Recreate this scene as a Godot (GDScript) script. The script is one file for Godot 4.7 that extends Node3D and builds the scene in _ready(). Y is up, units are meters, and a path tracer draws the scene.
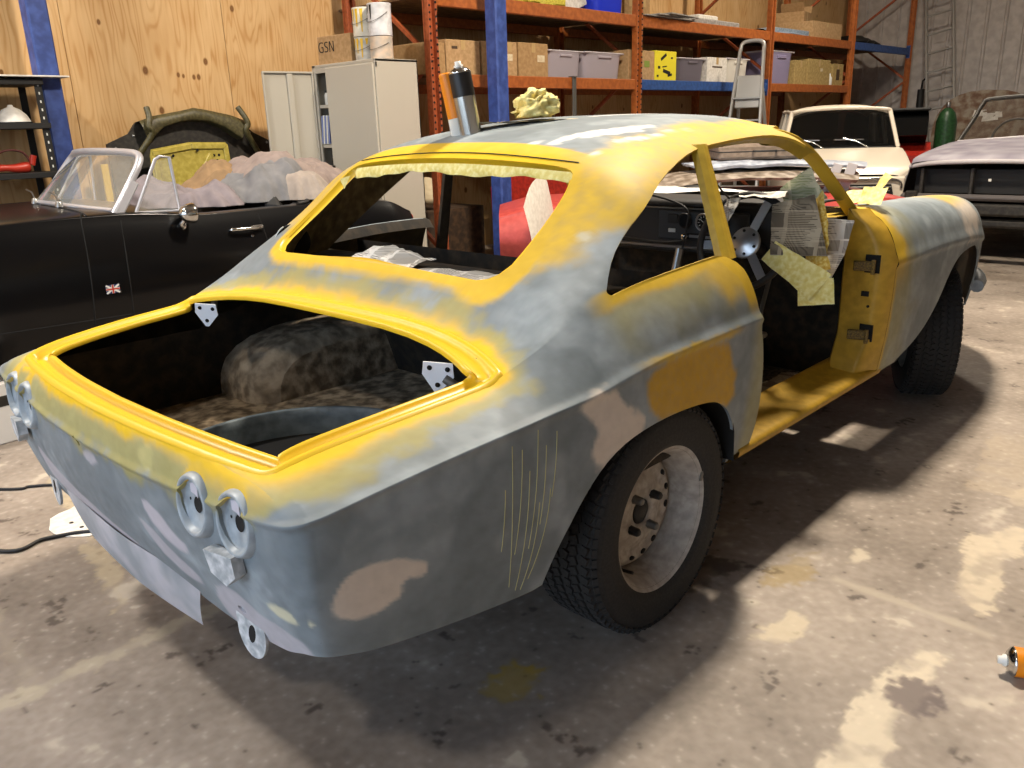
extends Node3D
# A workshop: a stripped coupe body in yellow and grey primer, a black roadster behind it, racking along the left wall.
# World: y up, metres; the coupe faces -z, its rear axle is at z = 0.

var used := {}
var M := {}
var rng := RandomNumberGenerator.new()
var nz := FastNoiseLite.new()
var soft := FastNoiseLite.new()

class MB:
	var v := PackedVector3Array()
	var n := PackedVector3Array()
	var c := PackedColorArray()
	var ix := PackedInt32Array()
	var col := Color.WHITE
	var xf := Transform3D.IDENTITY

	func tri(a: Vector3, b: Vector3, d: Vector3) -> void:
		a = xf * a; b = xf * b; d = xf * d
		var nn := (d - a).cross(b - a)
		if nn.length_squared() < 1e-16:
			return
		nn = nn.normalized()
		var k := v.size()
		v.append(a); v.append(b); v.append(d)
		for i in 3:
			n.append(nn); c.append(col); ix.append(k + i)

	func quad(a: Vector3, b: Vector3, d: Vector3, e: Vector3) -> void:
		tri(a, b, d); tri(a, d, e)

	# rows of points, smooth normals; cu closes across rows, cv closes along a row
	func grid(rows: Array, cu := false, cv := false, flip := false) -> void:
		var nr := rows.size()
		var nc: int = rows[0].size()
		var base := v.size()
		var nrm := PackedVector3Array()
		nrm.resize(nr * nc)
		for r in nr:
			for k in nc:
				v.append(xf * (rows[r][k] as Vector3)); c.append(col)
		for r in (nr if cu else nr - 1):
			var r2 := (r + 1) % nr
			for k in (nc if cv else nc - 1):
				var k2 := (k + 1) % nc
				var q := [r * nc + k, r * nc + k2, r2 * nc + k2, r2 * nc + k]
				if flip:
					q = [q[3], q[2], q[1], q[0]]
				for t in [[0, 1, 2], [0, 2, 3]]:
					var a: int = q[t[0]]
					var b: int = q[t[1]]
					var d: int = q[t[2]]
					var fn := (v[base + d] - v[base + a]).cross(v[base + b] - v[base + a])
					if fn.length_squared() < 1e-18:
						continue
					nrm[a] += fn; nrm[b] += fn; nrm[d] += fn
					ix.append(base + a); ix.append(base + b); ix.append(base + d)
		for i in nrm.size():
			n.append(nrm[i].normalized() if nrm[i].length_squared() > 1e-20 else Vector3.UP)

	func box(ce: Vector3, s: Vector3, bev := 0.0, b := Basis.IDENTITY) -> void:
		var h := s * 0.5
		var e := minf(bev, minf(h.x, minf(h.y, h.z)) * 0.9)
		var P := func(x: float, y: float, z: float) -> Vector3: return ce + b * Vector3(x, y, z)
		var i := h - Vector3(e, e, e)
		for sg in [-1.0, 1.0]:
			var fl: bool = sg < 0
			var qs := [
				[P.call(sg * h.x, -i.y, -i.z), P.call(sg * h.x, -i.y, i.z), P.call(sg * h.x, i.y, i.z), P.call(sg * h.x, i.y, -i.z)],
				[P.call(-i.x, sg * h.y, -i.z), P.call(i.x, sg * h.y, -i.z), P.call(i.x, sg * h.y, i.z), P.call(-i.x, sg * h.y, i.z)],
				[P.call(-i.x, -i.y, sg * h.z), P.call(-i.x, i.y, sg * h.z), P.call(i.x, i.y, sg * h.z), P.call(i.x, -i.y, sg * h.z)]]
			for q in qs:
				if fl: quad(q[3], q[2], q[1], q[0])
				else: quad(q[0], q[1], q[2], q[3])
		if e > 0.0:
			for sx in [-1.0, 1.0]:
				for sy in [-1.0, 1.0]:
					_fq(ce, P.call(sx * h.x, sy * i.y, -i.z), P.call(sx * h.x, sy * i.y, i.z), P.call(sx * i.x, sy * h.y, i.z), P.call(sx * i.x, sy * h.y, -i.z))
					_fq(ce, P.call(sx * h.x, -i.y, sy * i.z), P.call(sx * h.x, i.y, sy * i.z), P.call(sx * i.x, i.y, sy * h.z), P.call(sx * i.x, -i.y, sy * h.z))
					_fq(ce, P.call(-i.x, sx * h.y, sy * i.z), P.call(i.x, sx * h.y, sy * i.z), P.call(i.x, sx * i.y, sy * h.z), P.call(-i.x, sx * i.y, sy * h.z))
					for sz in [-1.0, 1.0]:
						_ft(ce, P.call(sx * h.x, sy * i.y, sz * i.z), P.call(sx * i.x, sy * h.y, sz * i.z), P.call(sx * i.x, sy * i.y, sz * h.z))

	func _fq(ce: Vector3, a: Vector3, b: Vector3, d: Vector3, e: Vector3) -> void:
		if (d - a).cross(b - a).dot((a + d) * 0.5 - ce) < 0: quad(e, d, b, a)
		else: quad(a, b, d, e)

	func _ft(ce: Vector3, a: Vector3, b: Vector3, d: Vector3) -> void:
		if (d - a).cross(b - a).dot(a - ce) < 0: tri(d, b, a)
		else: tri(a, b, d)

	# a bar of rectangular section between two points
	func bar(a: Vector3, b: Vector3, w: float, h: float, up := Vector3.UP, bev := 0.0) -> void:
		var f := (b - a).normalized()
		if absf(f.dot(up)) > 0.98:
			up = Vector3.RIGHT if absf(f.x) < 0.9 else Vector3.FORWARD
		var r := f.cross(up).normalized()
		var u := r.cross(f)
		box((a + b) * 0.5, Vector3(w, h, a.distance_to(b)), bev, Basis(r, u, -f))

	func tube(path: Array, r, sides := 10, caps := true, closed := false) -> void:
		var rows := []
		var m := path.size()
		var f0: Vector3 = (path[1] - path[0]).normalized()
		var up := Vector3.UP if absf(f0.y) < 0.9 else Vector3.RIGHT
		for i in m:
			var a: Vector3 = path[(i - 1 + m) % m] if closed else path[maxi(i - 1, 0)]
			var b: Vector3 = path[(i + 1) % m] if closed else path[mini(i + 1, m - 1)]
			var f := (b - a).normalized()
			var rr := f.cross(up)
			if rr.length() < 1e-4:
				rr = f.cross(Vector3.RIGHT)
			rr = rr.normalized()
			up = rr.cross(f).normalized()
			var rad: float = r[i] if r is Array else r
			var row := PackedVector3Array()
			for k in sides:
				var t := TAU * k / sides
				row.append((path[i] as Vector3) + (rr * cos(t) + up * sin(t)) * rad)
			rows.append(row)
		grid(rows, closed, true)
		if caps and not closed:
			for e in [0, m - 1]:
				for k in range(1, sides - 1):
					if e == 0: tri(rows[e][0], rows[e][k], rows[e][k + 1])
					else: tri(rows[e][0], rows[e][k + 1], rows[e][k])

	# prof: Vector2(radius, height along axis); b.y is the axis
	func lathe(prof: Array, at: Vector3, b := Basis.IDENTITY, segs := 32) -> void:
		var rows := []
		for p in prof:
			var row := PackedVector3Array()
			for k in segs:
				var t := TAU * k / segs
				row.append(at + b * Vector3(cos(t) * p.x, p.y, sin(t) * p.x))
			rows.append(row)
		grid(rows, false, true)

	# closed 2D outline in the xy plane of t, thickness d along its z (from 0 to d)
	func prism(poly: Array, d: float, t := Transform3D.IDENTITY) -> void:
		var pv := PackedVector2Array()
		for p in poly: pv.append(p)
		var tr := Geometry2D.triangulate_polygon(pv)
		var cw := Geometry2D.is_polygon_clockwise(pv)
		for i in range(0, tr.size(), 3):
			var a := pv[tr[i]]; var b := pv[tr[i + 1]]; var e := pv[tr[i + 2]]
			if (b - a).cross(e - a) < 0:
				var s := b; b = e; e = s
			tri(t * Vector3(a.x, a.y, 0), t * Vector3(b.x, b.y, 0), t * Vector3(e.x, e.y, 0))
			tri(t * Vector3(e.x, e.y, d), t * Vector3(b.x, b.y, d), t * Vector3(a.x, a.y, d))
		for i in pv.size():
			var a := pv[i]
			var b := pv[(i + 1) % pv.size()]
			if cw: quad(t * Vector3(a.x, a.y, 0), t * Vector3(b.x, b.y, 0), t * Vector3(b.x, b.y, d), t * Vector3(a.x, a.y, d))
			else: quad(t * Vector3(a.x, a.y, d), t * Vector3(b.x, b.y, d), t * Vector3(b.x, b.y, 0), t * Vector3(a.x, a.y, 0))

	func mesh() -> ArrayMesh:
		var arr := []
		arr.resize(Mesh.ARRAY_MAX)
		arr[Mesh.ARRAY_VERTEX] = v
		arr[Mesh.ARRAY_NORMAL] = n
		arr[Mesh.ARRAY_COLOR] = c
		arr[Mesh.ARRAY_INDEX] = ix
		var m := ArrayMesh.new()
		m.add_surface_from_arrays(Mesh.PRIMITIVE_TRIANGLES, arr)
		return m

func numbered(called: String) -> String:
	if not used.has(called):
		used[called] = 0
		return called
	used[called] += 1
	return "%s_%03d" % [called, used[called]]

func obj(called: String, mb: MB, m: Material, parent: Node = self) -> MeshInstance3D:
	var o := MeshInstance3D.new()
	o.name = numbered(called) if parent == self else called
	o.mesh = mb.mesh()
	o.material_override = m
	o.cast_shadow = GeometryInstance3D.SHADOW_CASTING_SETTING_ON
	parent.add_child(o, true)
	return o

func tag(o: Node, label: String, category: String, group := "") -> Node:
	o.set_meta("label", label)
	o.set_meta("category", category)
	if group: o.set_meta("group", group)
	return o

func thing(called: String, label: String, category: String, at := Vector3.ZERO, turn := 0.0, group := "") -> Node3D:
	var o := Node3D.new()
	o.name = numbered(called)
	add_child(o, true)
	o.position = at
	o.rotation.y = turn
	tag(o, label, category, group)
	return o

func struct(called: String, mb: MB, m: Material) -> MeshInstance3D:
	var o := obj(called, mb, m)
	o.set_meta("kind", "structure")
	return o

func mat(hex: String, rough := 0.6, metal := 0.0) -> StandardMaterial3D:
	var m := StandardMaterial3D.new()
	m.albedo_color = Color(hex)
	m.roughness = rough
	m.metallic = metal
	return m

func lin(hex: String) -> Color:
	return Color(hex).srgb_to_linear()

# colour variation as a triplanar noise texture between two tones
func noisy(a: String, b: String, scale: float, rough := 0.7, freq := 0.02, oct := 4, bump := 0.0, seed_ := 1, stretch := Vector3.ONE) -> StandardMaterial3D:
	var m := StandardMaterial3D.new()
	var f := FastNoiseLite.new()
	f.noise_type = FastNoiseLite.TYPE_SIMPLEX_SMOOTH
	f.frequency = freq
	f.fractal_octaves = oct
	f.seed = seed_
	var t := NoiseTexture2D.new()
	t.width = 512; t.height = 512
	t.seamless = true
	t.noise = f
	var g := Gradient.new()
	g.set_color(0, Color(a)); g.set_color(1, Color(b))
	g.set_offset(0, 0.25); g.set_offset(1, 0.75)
	t.color_ramp = g
	m.albedo_texture = t
	m.uv1_triplanar = true
	m.uv1_world_triplanar = true
	m.uv1_scale = Vector3.ONE * scale * stretch
	m.roughness = rough
	if bump > 0.0:
		var h := NoiseTexture2D.new()
		h.width = 512; h.height = 512; h.seamless = true; h.noise = f
		m.heightmap_enabled = true
		m.heightmap_texture = h
		m.heightmap_scale = bump
	return m

func v3(x: float, y: float, z: float) -> Vector3:
	return Vector3(x, y, z)

# smooth interpolation in a table of rows [key, value, value ...]
func key(tab: Array, t: float, k := 1) -> float:
	var m := tab.size()
	if t <= tab[0][0]: return tab[0][k]
	if t >= tab[m - 1][0]: return tab[m - 1][k]
	var i := 0
	while tab[i + 1][0] < t: i += 1
	var x0: float = tab[i][0]; var x1: float = tab[i + 1][0]
	var y0: float = tab[i][k]; var y1: float = tab[i + 1][k]
	var h := x1 - x0
	var d := (y1 - y0) / h
	var m0 := d
	var m1 := d
	if i > 0:
		var dp: float = (y0 - tab[i - 1][k]) / (x0 - tab[i - 1][0])
		m0 = 0.0 if dp * d <= 0.0 else 2.0 * dp * d / (dp + d)
	if i < m - 2:
		var dn: float = (tab[i + 2][k] - y1) / (tab[i + 2][0] - x1)
		m1 = 0.0 if dn * d <= 0.0 else 2.0 * dn * d / (dn + d)
	var s := (t - x0) / h
	var s2 := s * s
	var s3 := s2 * s
	return y0 * (2 * s3 - 3 * s2 + 1) + h * m0 * (s3 - 2 * s2 + s) + y1 * (-2 * s3 + 3 * s2) + h * m1 * (s3 - s2)

# signed distance to a closed polygon, negative inside
func sd(p: Vector2, q: PackedVector2Array) -> float:
	var d := 1e9
	var s := 1.0
	var j := q.size() - 1
	for i in q.size():
		var a := q[i]
		var b := q[j]
		var e := b - a
		var w := p - a
		var r := w - e * clampf(w.dot(e) / e.length_squared(), 0.0, 1.0)
		d = minf(d, r.length_squared())
		if (p.y >= a.y and p.y < b.y and e.x * w.y > e.y * w.x) or (p.y < a.y and p.y >= b.y and e.x * w.y <= e.y * w.x):
			s = -s
		j = i
	return s * sqrt(d)

# a closed outline through points, rounded by repeated corner cutting
func rounded(pts: Array, times := 2) -> PackedVector2Array:
	var q := PackedVector2Array(pts)
	for t in times:
		var o := PackedVector2Array()
		for i in q.size():
			var a := q[i]
			var b := q[(i + 1) % q.size()]
			o.append(a.lerp(b, 0.25)); o.append(a.lerp(b, 0.75))
		q = o
	return q

# an open curve through points (Catmull-Rom)
func curve(pts: Array, per := 8) -> Array:
	var o := []
	for i in pts.size() - 1:
		var a: Vector3 = pts[maxi(i - 1, 0)]
		var b: Vector3 = pts[i]
		var c: Vector3 = pts[i + 1]
		var d: Vector3 = pts[mini(i + 2, pts.size() - 1)]
		for k in per:
			o.append(b.cubic_interpolate(c, a, d, float(k) / per))
	o.append(pts[pts.size() - 1])
	return o

func ss(a: float, b: float, x: float) -> float:
	return smoothstep(a, b, x)

# ---------------------------------------------------------------- light fittings
# a high-bay lamp: housing, reflector, glowing disc, and a light of the same size under it
func high_bay(at: Vector3, energy: float, size: float, hue: Color, label: String) -> void:
	var t := thing("high_bay_lamp", label, "lamp", at, 0.0, "high-bay lamps under the roof")
	var mb := MB.new()
	mb.lathe([Vector2(0, .32), Vector2(.09, .32), Vector2(.10, .12), Vector2(.12, .10), Vector2(size * .5 + .03, .0), Vector2(size * .5 + .03, -.02)], Vector3.ZERO, Basis.IDENTITY, 32)
	obj("housing", mb, M.lamp_metal, t)
	mb = MB.new()
	mb.lathe([Vector2(0, .0), Vector2(size * .5, .0), Vector2(size * .5, .012)], Vector3.ZERO, Basis.IDENTITY, 32)
	obj("diffuser", mb, M.lamp_glow, t)
	mb = MB.new()
	mb.tube([v3(0, .32, 0), v3(0, 5.6 - at.y, 0)], .01, 8)
	obj("hanger", mb, M.lamp_metal, t)
	var l := AreaLight3D.new()
	l.name = "light"
	l.area_size = Vector2(size, size)
	l.light_energy = energy
	l.light_color = hue
	l.shadow_enabled = true
	l.area_range = 30.0
	l.rotation.x = -PI / 2
	l.position.y = -.03
	t.add_child(l)

func build_lights() -> void:
	M.lamp_metal = mat("#9a9a96", .5, .5)
	var g := StandardMaterial3D.new()
	g.albedo_color = Color("#fff4e2")
	g.emission_enabled = true
	g.emission = Color("#fff0da")
	g.emission_energy_multiplier = 6.0
	M.lamp_glow = g
	var warm := Color(1.0, .945, .865)
	high_bay(v3(-.12, 4.9, -2.3), 46.0, .5, warm, "round high-bay lamp over the coupe")
	high_bay(v3(-1.4, 4.9, -8.2), 20.0, .5, warm, "round high-bay lamp over the small cream saloon")
	high_bay(v3(-3.2, 4.9, 2.2), 27.0, .5, Color(1.0, .975, .94), "round high-bay lamp over the nose of the black roadster")
	high_bay(v3(.5, 4.9, 4.3), 8.0, .5, Color(1.0, .975, .94), "round high-bay lamp just inside the open roller door")

func build_room() -> void:
	build_floor()
	var w := MB.new()
	w.box(v3(-4.76, 2.9, -4.0), v3(.2, 5.8, 20.6))
	var wl := struct("wall_left", w, mat("#7a5f3e", .8))
	# plywood sheets on the left wall, two rows, butted with a fine gap
	for k in 17:
		for r in 2:
			var mb := MB.new()
			var z := 6.45 - k * 1.2
			mb.box(v3(-4.651, 1.2 + r * 2.4, z - .6), v3(.018, 2.396, 1.196), .001)
			obj("plywood_sheet", mb, M.ply[(k * 2 + r) % 3], wl)
	# far wall of ribbed steel: each pan a strip of its own
	w = MB.new()
	w.box(v3(1.0, 2.9, -13.85), v3(11.4, 5.8, .2))
	var wf := struct("wall_far", w, mat("#8d867f", .7))
	for k in 26:
		var mb := MB.new()
		var x := -4.60 + k * .27
		mb.prism([Vector2(0, 0), Vector2(0, .004), Vector2(.015, .030), Vector2(.045, .030), Vector2(.06, .004), Vector2(.27, .004), Vector2(.27, 0)], 5.6, Transform3D(Basis(v3(1, 0, 0), v3(0, 0, 1), v3(0, -1, 0)), v3(x, 5.7, -13.748)))
		obj("steel_pan", mb, M.pan, wf)
	w = MB.new()
	w.box(v3(6.7, 2.9, -4.0), v3(.2, 5.8, 20.6))
	struct("wall_right", w, mat("#a8a098", .8))
	# near wall with the open roller door the daylight comes through
	w = MB.new()
	w.box(v3(-3.6, 2.9, 6.0), v3(2.2, 5.8, .2))
	w.box(v3(5.25, 2.9, 6.0), v3(2.9, 5.8, .2))
	w.box(v3(.65, 4.7, 6.0), v3(6.3, 2.2, .2))
	struct("wall_near", w, mat("#a8a098", .8))
	w = MB.new()
	w.box(v3(1.0, 5.9, -4.0), v3(12.0, .2, 20.6))
	struct("ceiling", w, mat("#9b9894", .8))
	w = MB.new()
	w.box(v3(0, -.12, 16.2), v3(40.0, .2, 20.0))
	struct("floor_yard", w, mat("#8f8a82", .9))

func noise_bytes(seed_: int, freq: float, oct: int, w: int, h: int, tw: int, th: int) -> PackedByteArray:
	var f := FastNoiseLite.new()
	f.seed = seed_
	f.frequency = freq
	f.fractal_octaves = oct
	f.noise_type = FastNoiseLite.TYPE_SIMPLEX_SMOOTH
	var im := f.get_image(w, h)
	if w != tw or h != th: im.resize(tw, th, Image.INTERPOLATE_CUBIC)
	im.convert(Image.FORMAT_L8)
	return im.get_data()

func material_from(im: Image, scale: Vector3, offset: Vector3, rough: float) -> StandardMaterial3D:
	var m := StandardMaterial3D.new()
	m.albedo_texture = ImageTexture.create_from_image(im)
	m.uv1_triplanar = true
	m.uv1_world_triplanar = true
	m.uv1_scale = scale
	m.uv1_offset = offset
	m.roughness = rough
	return m

func plywood(seed_: int) -> StandardMaterial3D:
	var W := 384
	var H := 768
	var a := noise_bytes(seed_, .011, 3, W, 110, W, H)
	var b := noise_bytes(seed_ + 5, .09, 2, W, 60, W, H)
	var c := noise_bytes(seed_ + 9, .006, 2, W, H, W, H)
	var out := PackedByteArray()
	out.resize(W * H * 3)
	var r := RandomNumberGenerator.new()
	r.seed = seed_
	var knots := []
	for k in 9: knots.append([r.randf() * W, r.randf() * H, 3.0 + r.randf() * 4.0])
	for k in 4: knots.append([r.randf() * W, H * .30 + r.randf() * 6.0, 2.5 + r.randf() * 2.0])
	for y in H:
		for x in W:
			var q := y * W + x
			var t := x * .02 + a[q] * .0235
			var s := .5 + .5 * sin(t * TAU)
			s = s * s
			s = s * s
			var d := .34 * s * (.4 + c[q] / 255.0) + .20 * (b[q] / 255.0 - .5) + .25 * (c[q] / 255.0 - .5)
			out[q * 3] = int(clampf(209.0 - 46.0 * d, 0, 255))
			out[q * 3 + 1] = int(clampf(170.0 - 62.0 * d, 0, 255))
			out[q * 3 + 2] = int(clampf(118.0 - 72.0 * d, 0, 255))
	for k in knots:
		var R: float = k[2]
		for y in range(int(k[1] - R * 3), int(k[1] + R * 3)):
			for x in range(int(k[0] - R * 2), int(k[0] + R * 2)):
				if x < 0 or y < 0 or x >= W or y >= H: continue
				var e: float = Vector2((x - k[0]) / R, (y - k[1]) / (R * 1.5)).length()
				if e < 1.4:
					var m := 1.0 - ss(.7, 1.4, e)
					var q := (y * W + x) * 3
					out[q] = int(lerpf(out[q], 104 + 26 * absf(sin(e * 5.0)), m))
					out[q + 1] = int(lerpf(out[q + 1], 66 + 20 * absf(sin(e * 5.0)), m))
					out[q + 2] = int(lerpf(out[q + 2], 34, m))
	var im := Image.create_from_data(W, H, false, Image.FORMAT_RGB8, out)
	return material_from(im, v3(1 / 1.2, 1 / 2.4, 1 / 1.2), v3(0, 0, .25 + seed_ * .13), .6)

func build_floor() -> void:
	# bare concrete: mottled, with worn lines, paint spills and oil, over x -4..4 and z -8..2.5
	var W := 1100
	var H := 1444
	var n1 := noise_bytes(3, .012, 5, W, H, W, H)
	var n2 := noise_bytes(8, .035, 4, W, H, W, H)
	var n3 := noise_bytes(14, .2, 3, W, H, W, H)
	var n4 := noise_bytes(23, .0045, 3, W, H, W, H)
	var out := PackedByteArray()
	out.resize(W * H * 3)
	for q in W * H:
		var a := n1[q] / 255.0
		var b := n2[q] / 255.0
		var c := n3[q] / 255.0
		var d := n4[q] / 255.0
		var k := .50 + .55 * (a - .5) + .35 * (b - .5) + .40 * (d - .5)
		var red := 112.0 + 62.0 * k + 26.0 * (c - .5)
		var gr := 101.0 + 60.0 * k + 26.0 * (c - .5)
		var bl := 90.0 + 58.0 * k + 26.0 * (c - .5)
		if b > .70 and a > .5:      # pale scuffs
			var m := minf((b - .70) * 5.0, .55)
			red = lerpf(red, 205, m); gr = lerpf(gr, 194, m); bl = lerpf(bl, 174, m)
		if b < .22 and c < .5:      # dark specks and oil
			var m := minf((.27 - b) * 6.0, .6)
			red = lerpf(red, 62, m); gr = lerpf(gr, 52, m); bl = lerpf(bl, 46, m)
		if c > .80:
			red = lerpf(red, 190, .35); gr = lerpf(gr, 180, .35); bl = lerpf(bl, 165, .35)
		elif c < .12:
			red = lerpf(red, 60, .5); gr = lerpf(gr, 52, .5); bl = lerpf(bl, 45, .5)
		out[q * 3] = int(clampf(red, 0, 255))
		out[q * 3 + 1] = int(clampf(gr, 0, 255))
		out[q * 3 + 2] = int(clampf(bl, 0, 255))
	# marks: outline in x z, colour, strength, raggedness
	var marks := [
		[[Vector2(-.235, .1), Vector2(-.185, .1), Vector2(-.185, 1.9), Vector2(-.235, 1.9)], Vector3(196, 184, 158), .55, .7],
		[[Vector2(-.9, 1.14), Vector2(-.22, 1.14), Vector2(-.22, 1.19), Vector2(-.9, 1.19)], Vector3(196, 184, 158), .35, .8],
		[[Vector2(-1.6, .62), Vector2(-.4, .86), Vector2(-.4, .92), Vector2(-1.6, .70)], Vector3(206, 188, 150), .5, .9],
		[[Vector2(.985, -.512), Vector2(1.39, -.497), Vector2(1.39, -.470), Vector2(.985, -.482)], Vector3(188, 176, 156), .55, .3],
		[[Vector2(1.25, .22), Vector2(1.235, -.10), Vector2(1.27, -.33), Vector2(1.33, -.33), Vector2(1.335, -.05), Vector2(1.37, .22)], Vector3(218, 204, 178), .75, .8],
		[[Vector2(1.25, -.60), Vector2(1.20, -.98), Vector2(1.27, -1.16), Vector2(1.33, -1.15), Vector2(1.33, -.90), Vector2(1.345, -.58)], Vector3(214, 198, 170), .7, .8],
		[[Vector2(1.22, -1.3), Vector2(1.30, -1.3), Vector2(1.28, -3.2), Vector2(1.20, -3.2)], Vector3(200, 184, 160), .45, .9],
		[[Vector2(.96, -.09), Vector2(.97, -.27), Vector2(1.02, -.27), Vector2(1.03, -.12)], Vector3(216, 200, 168), .6, .8],
		[[Vector2(.97, -.60), Vector2(.98, -.70), Vector2(1.02, -.68), Vector2(1.01, -.60)], Vector3(220, 206, 180), .6, .7],
		[[Vector2(.57, .50), Vector2(.57, .37), Vector2(.64, .335), Vector2(.70, .42), Vector2(.66, .50)], Vector3(176, 140, 42), .75, .8],
		[[Vector2(.84, -.55), Vector2(.90, -.62), Vector2(.93, -.40), Vector2(.86, -.36)], Vector3(150, 120, 48), .35, .9],
		[[Vector2(1.27, -.09), Vector2(1.28, -.18), Vector2(1.34, -.19), Vector2(1.38, -.15), Vector2(1.35, -.06)], Vector3(78, 66, 66), .7, .9],
		[[Vector2(.60, -.15), Vector2(.62, -.36), Vector2(.74, -.40), Vector2(.76, -.2)], Vector3(58, 48, 40), .6, .9],
		[[Vector2(1.0, -2.0), Vector2(1.5, -2.1), Vector2(1.6, -1.5), Vector2(1.1, -1.35)], Vector3(196, 178, 152), .35, .9]]
	for mk in marks:
		var poly := PackedVector2Array(mk[0])
		var lo := poly[0]; var hi := poly[0]
		for p in poly:
			lo = lo.min(p); hi = hi.max(p)
		for y in range(maxi(0, int((lo.y - .06 + 8) / 10.5 * H)), mini(H, int((hi.y + .06 + 8) / 10.5 * H))):
			for x in range(maxi(0, int((lo.x - .06 + 4) / 8.0 * W)), mini(W, int((hi.x + .06 + 4) / 8.0 * W))):
				var p := Vector2(x * 8.0 / W - 4.0, y * 10.5 / H - 8.0)
				var q := y * W + x
				var rag: float = mk[3]
				var e := sd(p, poly) + rag * .09 * (n2[q] / 255.0 - .5) + rag * .05 * (n3[q] / 255.0 - .5)
				var m: float = (1.0 - ss(-.012, .010, e)) * mk[2] * (1.0 - rag * .9 * ss(.45, .62, n2[q] / 255.0) * .6)
				if m > .01:
					var cc: Vector3 = mk[1]
					out[q * 3] = int(lerpf(out[q * 3], cc.x, m))
					out[q * 3 + 1] = int(lerpf(out[q * 3 + 1], cc.y, m))
					out[q * 3 + 2] = int(lerpf(out[q * 3 + 2], cc.z, m))
	var im := Image.create_from_data(W, H, false, Image.FORMAT_RGB8, out)
	var m := material_from(im, v3(1 / 8.0, 1, 1 / 10.5), v3(.5, 0, 8 / 10.5), .62)
	var fl := MB.new()
	fl.box(v3(1.0, -.1, -4.0), v3(12.0, .2, 20.6))
	struct("floor", fl, m)

func build_rest() -> void:
	build_columns()
	build_rack()
	build_cabinet()
	build_shelf()
	build_roadster()
	build_left_things()
	build_far_cars()
	build_heap()
	build_far_things()
	build_small()

# ---------------------------------------------------------------- the coupe
var ARCH_R := rounded([Vector2(.44, .15), Vector2(.434, .29), Vector2(.416, .342), Vector2(.392, .392), Vector2(.318, .500), Vector2(.225, .563), Vector2(.078, .584), Vector2(-.10, .577), Vector2(-.21, .552), Vector2(-.287, .475), Vector2(-.318, .40), Vector2(-.30, .33), Vector2(-.28, .15)], 2)
var ARCH_F := rounded([Vector2(-1.42, .20), Vector2(-1.46, .33), Vector2(-1.75, .395), Vector2(-1.90, .50), Vector2(-1.99, .61), Vector2(-2.10, .675), Vector2(-2.28, .69), Vector2(-2.48, .67), Vector2(-2.62, .60), Vector2(-2.70, .48), Vector2(-2.72, .20)], 2)
var SIDE_R := PackedVector2Array()
var SIDE_L := PackedVector2Array()
var WINDOW := rounded([Vector2(-.475, .895), Vector2(-.30, .903), Vector2(0, .906), Vector2(.30, .903), Vector2(.475, .895), Vector2(.475, 1.00), Vector2(.462, 1.105), Vector2(.43, 1.132), Vector2(.22, 1.148), Vector2(0, 1.153), Vector2(-.22, 1.148), Vector2(-.43, 1.132), Vector2(-.462, 1.105), Vector2(-.475, 1.00)], 2)
const ROOF := [[-1.06, 1.205], [-1.0, 1.236], [-.9, 1.252], [-.7, 1.257], [-.5, 1.25], [-.25, 1.225], [-.12, 1.196], [-.06, 1.175], [-.02, 1.152], [0.0, 1.136], [.1, 1.056], [.2, .976], [.28, .912], [.33, .85], [.37, .806], [.42, .780], [.47, .764]]
const SHOULDER := [[-1.02, .69, .895], [-.41, .705, .905], [-.2, .705, .90], [0, .703, .888], [.13, .70, .872], [.3, .685, .82], [.46, .661, .76]]
const LOWER := [[-1.02, .74, .35], [-.41, .74, .355], [-.28, .74, .34], [0, .738, .315], [.25, .732, .304], [.46, .725, .300]]
const CREASE := [[-1.02, .781, .738], [-.37, .783, .735], [-.1, .783, .732], [.06, .782, .729], [.164, .780, .721], [.32, .775, .703], [.46, .768, .697]]
# along the flank from z = .46 round the corner to the middle of the tail: s, lower edge, crease, boot rim
const TAIL := [
	[0.00, .725, .300, .460, .768, .697, .460, .661, .760, .460],
	[0.04, .724, .304, .500, .766, .695, .500, .658, .7475, .498],
	[0.10, .722, .312, .562, .7625, .692, .562, .653, .7420, .556],
	[0.20, .720, .329, .670, .755, .686, .670, .645, .7350, .660],
	[0.40, .714, .364, .855, .741, .671, .855, .620, .716, .855],
	[0.48, .706, .380, .915, .735, .664, .925, .607, .703, .925],
	[0.54, .692, .386, .945, .725, .658, .968, .599, .697, .945],
	[0.60, .655, .380, .956, .690, .650, .992, .582, .695, .957],
	[0.70, .590, .362, .960, .600, .642, 1.002, .520, .696, .968],
	[0.90, .420, .350, .964, .400, .634, 1.014, .360, .701, .990],
	[1.10, .200, .372, .978, .200, .630, 1.026, .180, .705, 1.006],
	[1.28, .000, .377, .982, .000, .628, 1.030, .000, .706, 1.012]]
# front wing: z, lower x y, crease x y, inner edge x y, crown height
const WING := [
	[-3.24, .30, .40, .33, .560, .24, .66, .67],
	[-3.16, .43, .38, .47, .580, .31, .72, .74],
	[-3.02, .54, .36, .575, .612, .38, .775, .80],
	[-2.80, .635, .35, .670, .655, .44, .82, .845],
	[-2.50, .70, .345, .732, .698, .48, .86, .885],
	[-2.20, .735, .345, .765, .728, .50, .885, .905],
	[-1.80, .742, .345, .774, .742, .51, .90, .918],
	[-1.36, .745, .345, .776, .742, .51, .915, .93]]

const T_SIDE := [[.46, .661, .76], [.498, .658, .7475], [.556, .653, .742], [.66, .645, .735], [.855, .62, .716], [.925, .607, .703], [.945, .599, .697]]
const T_BACK := [[0.0, 1.012], [.18, 1.006], [.36, .99], [.52, .968], [.582, .957], [.60, .945]]

func rim_front(x: float) -> float:
	return .37 + .09 * pow(absf(x) / .661, 4.0)

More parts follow.
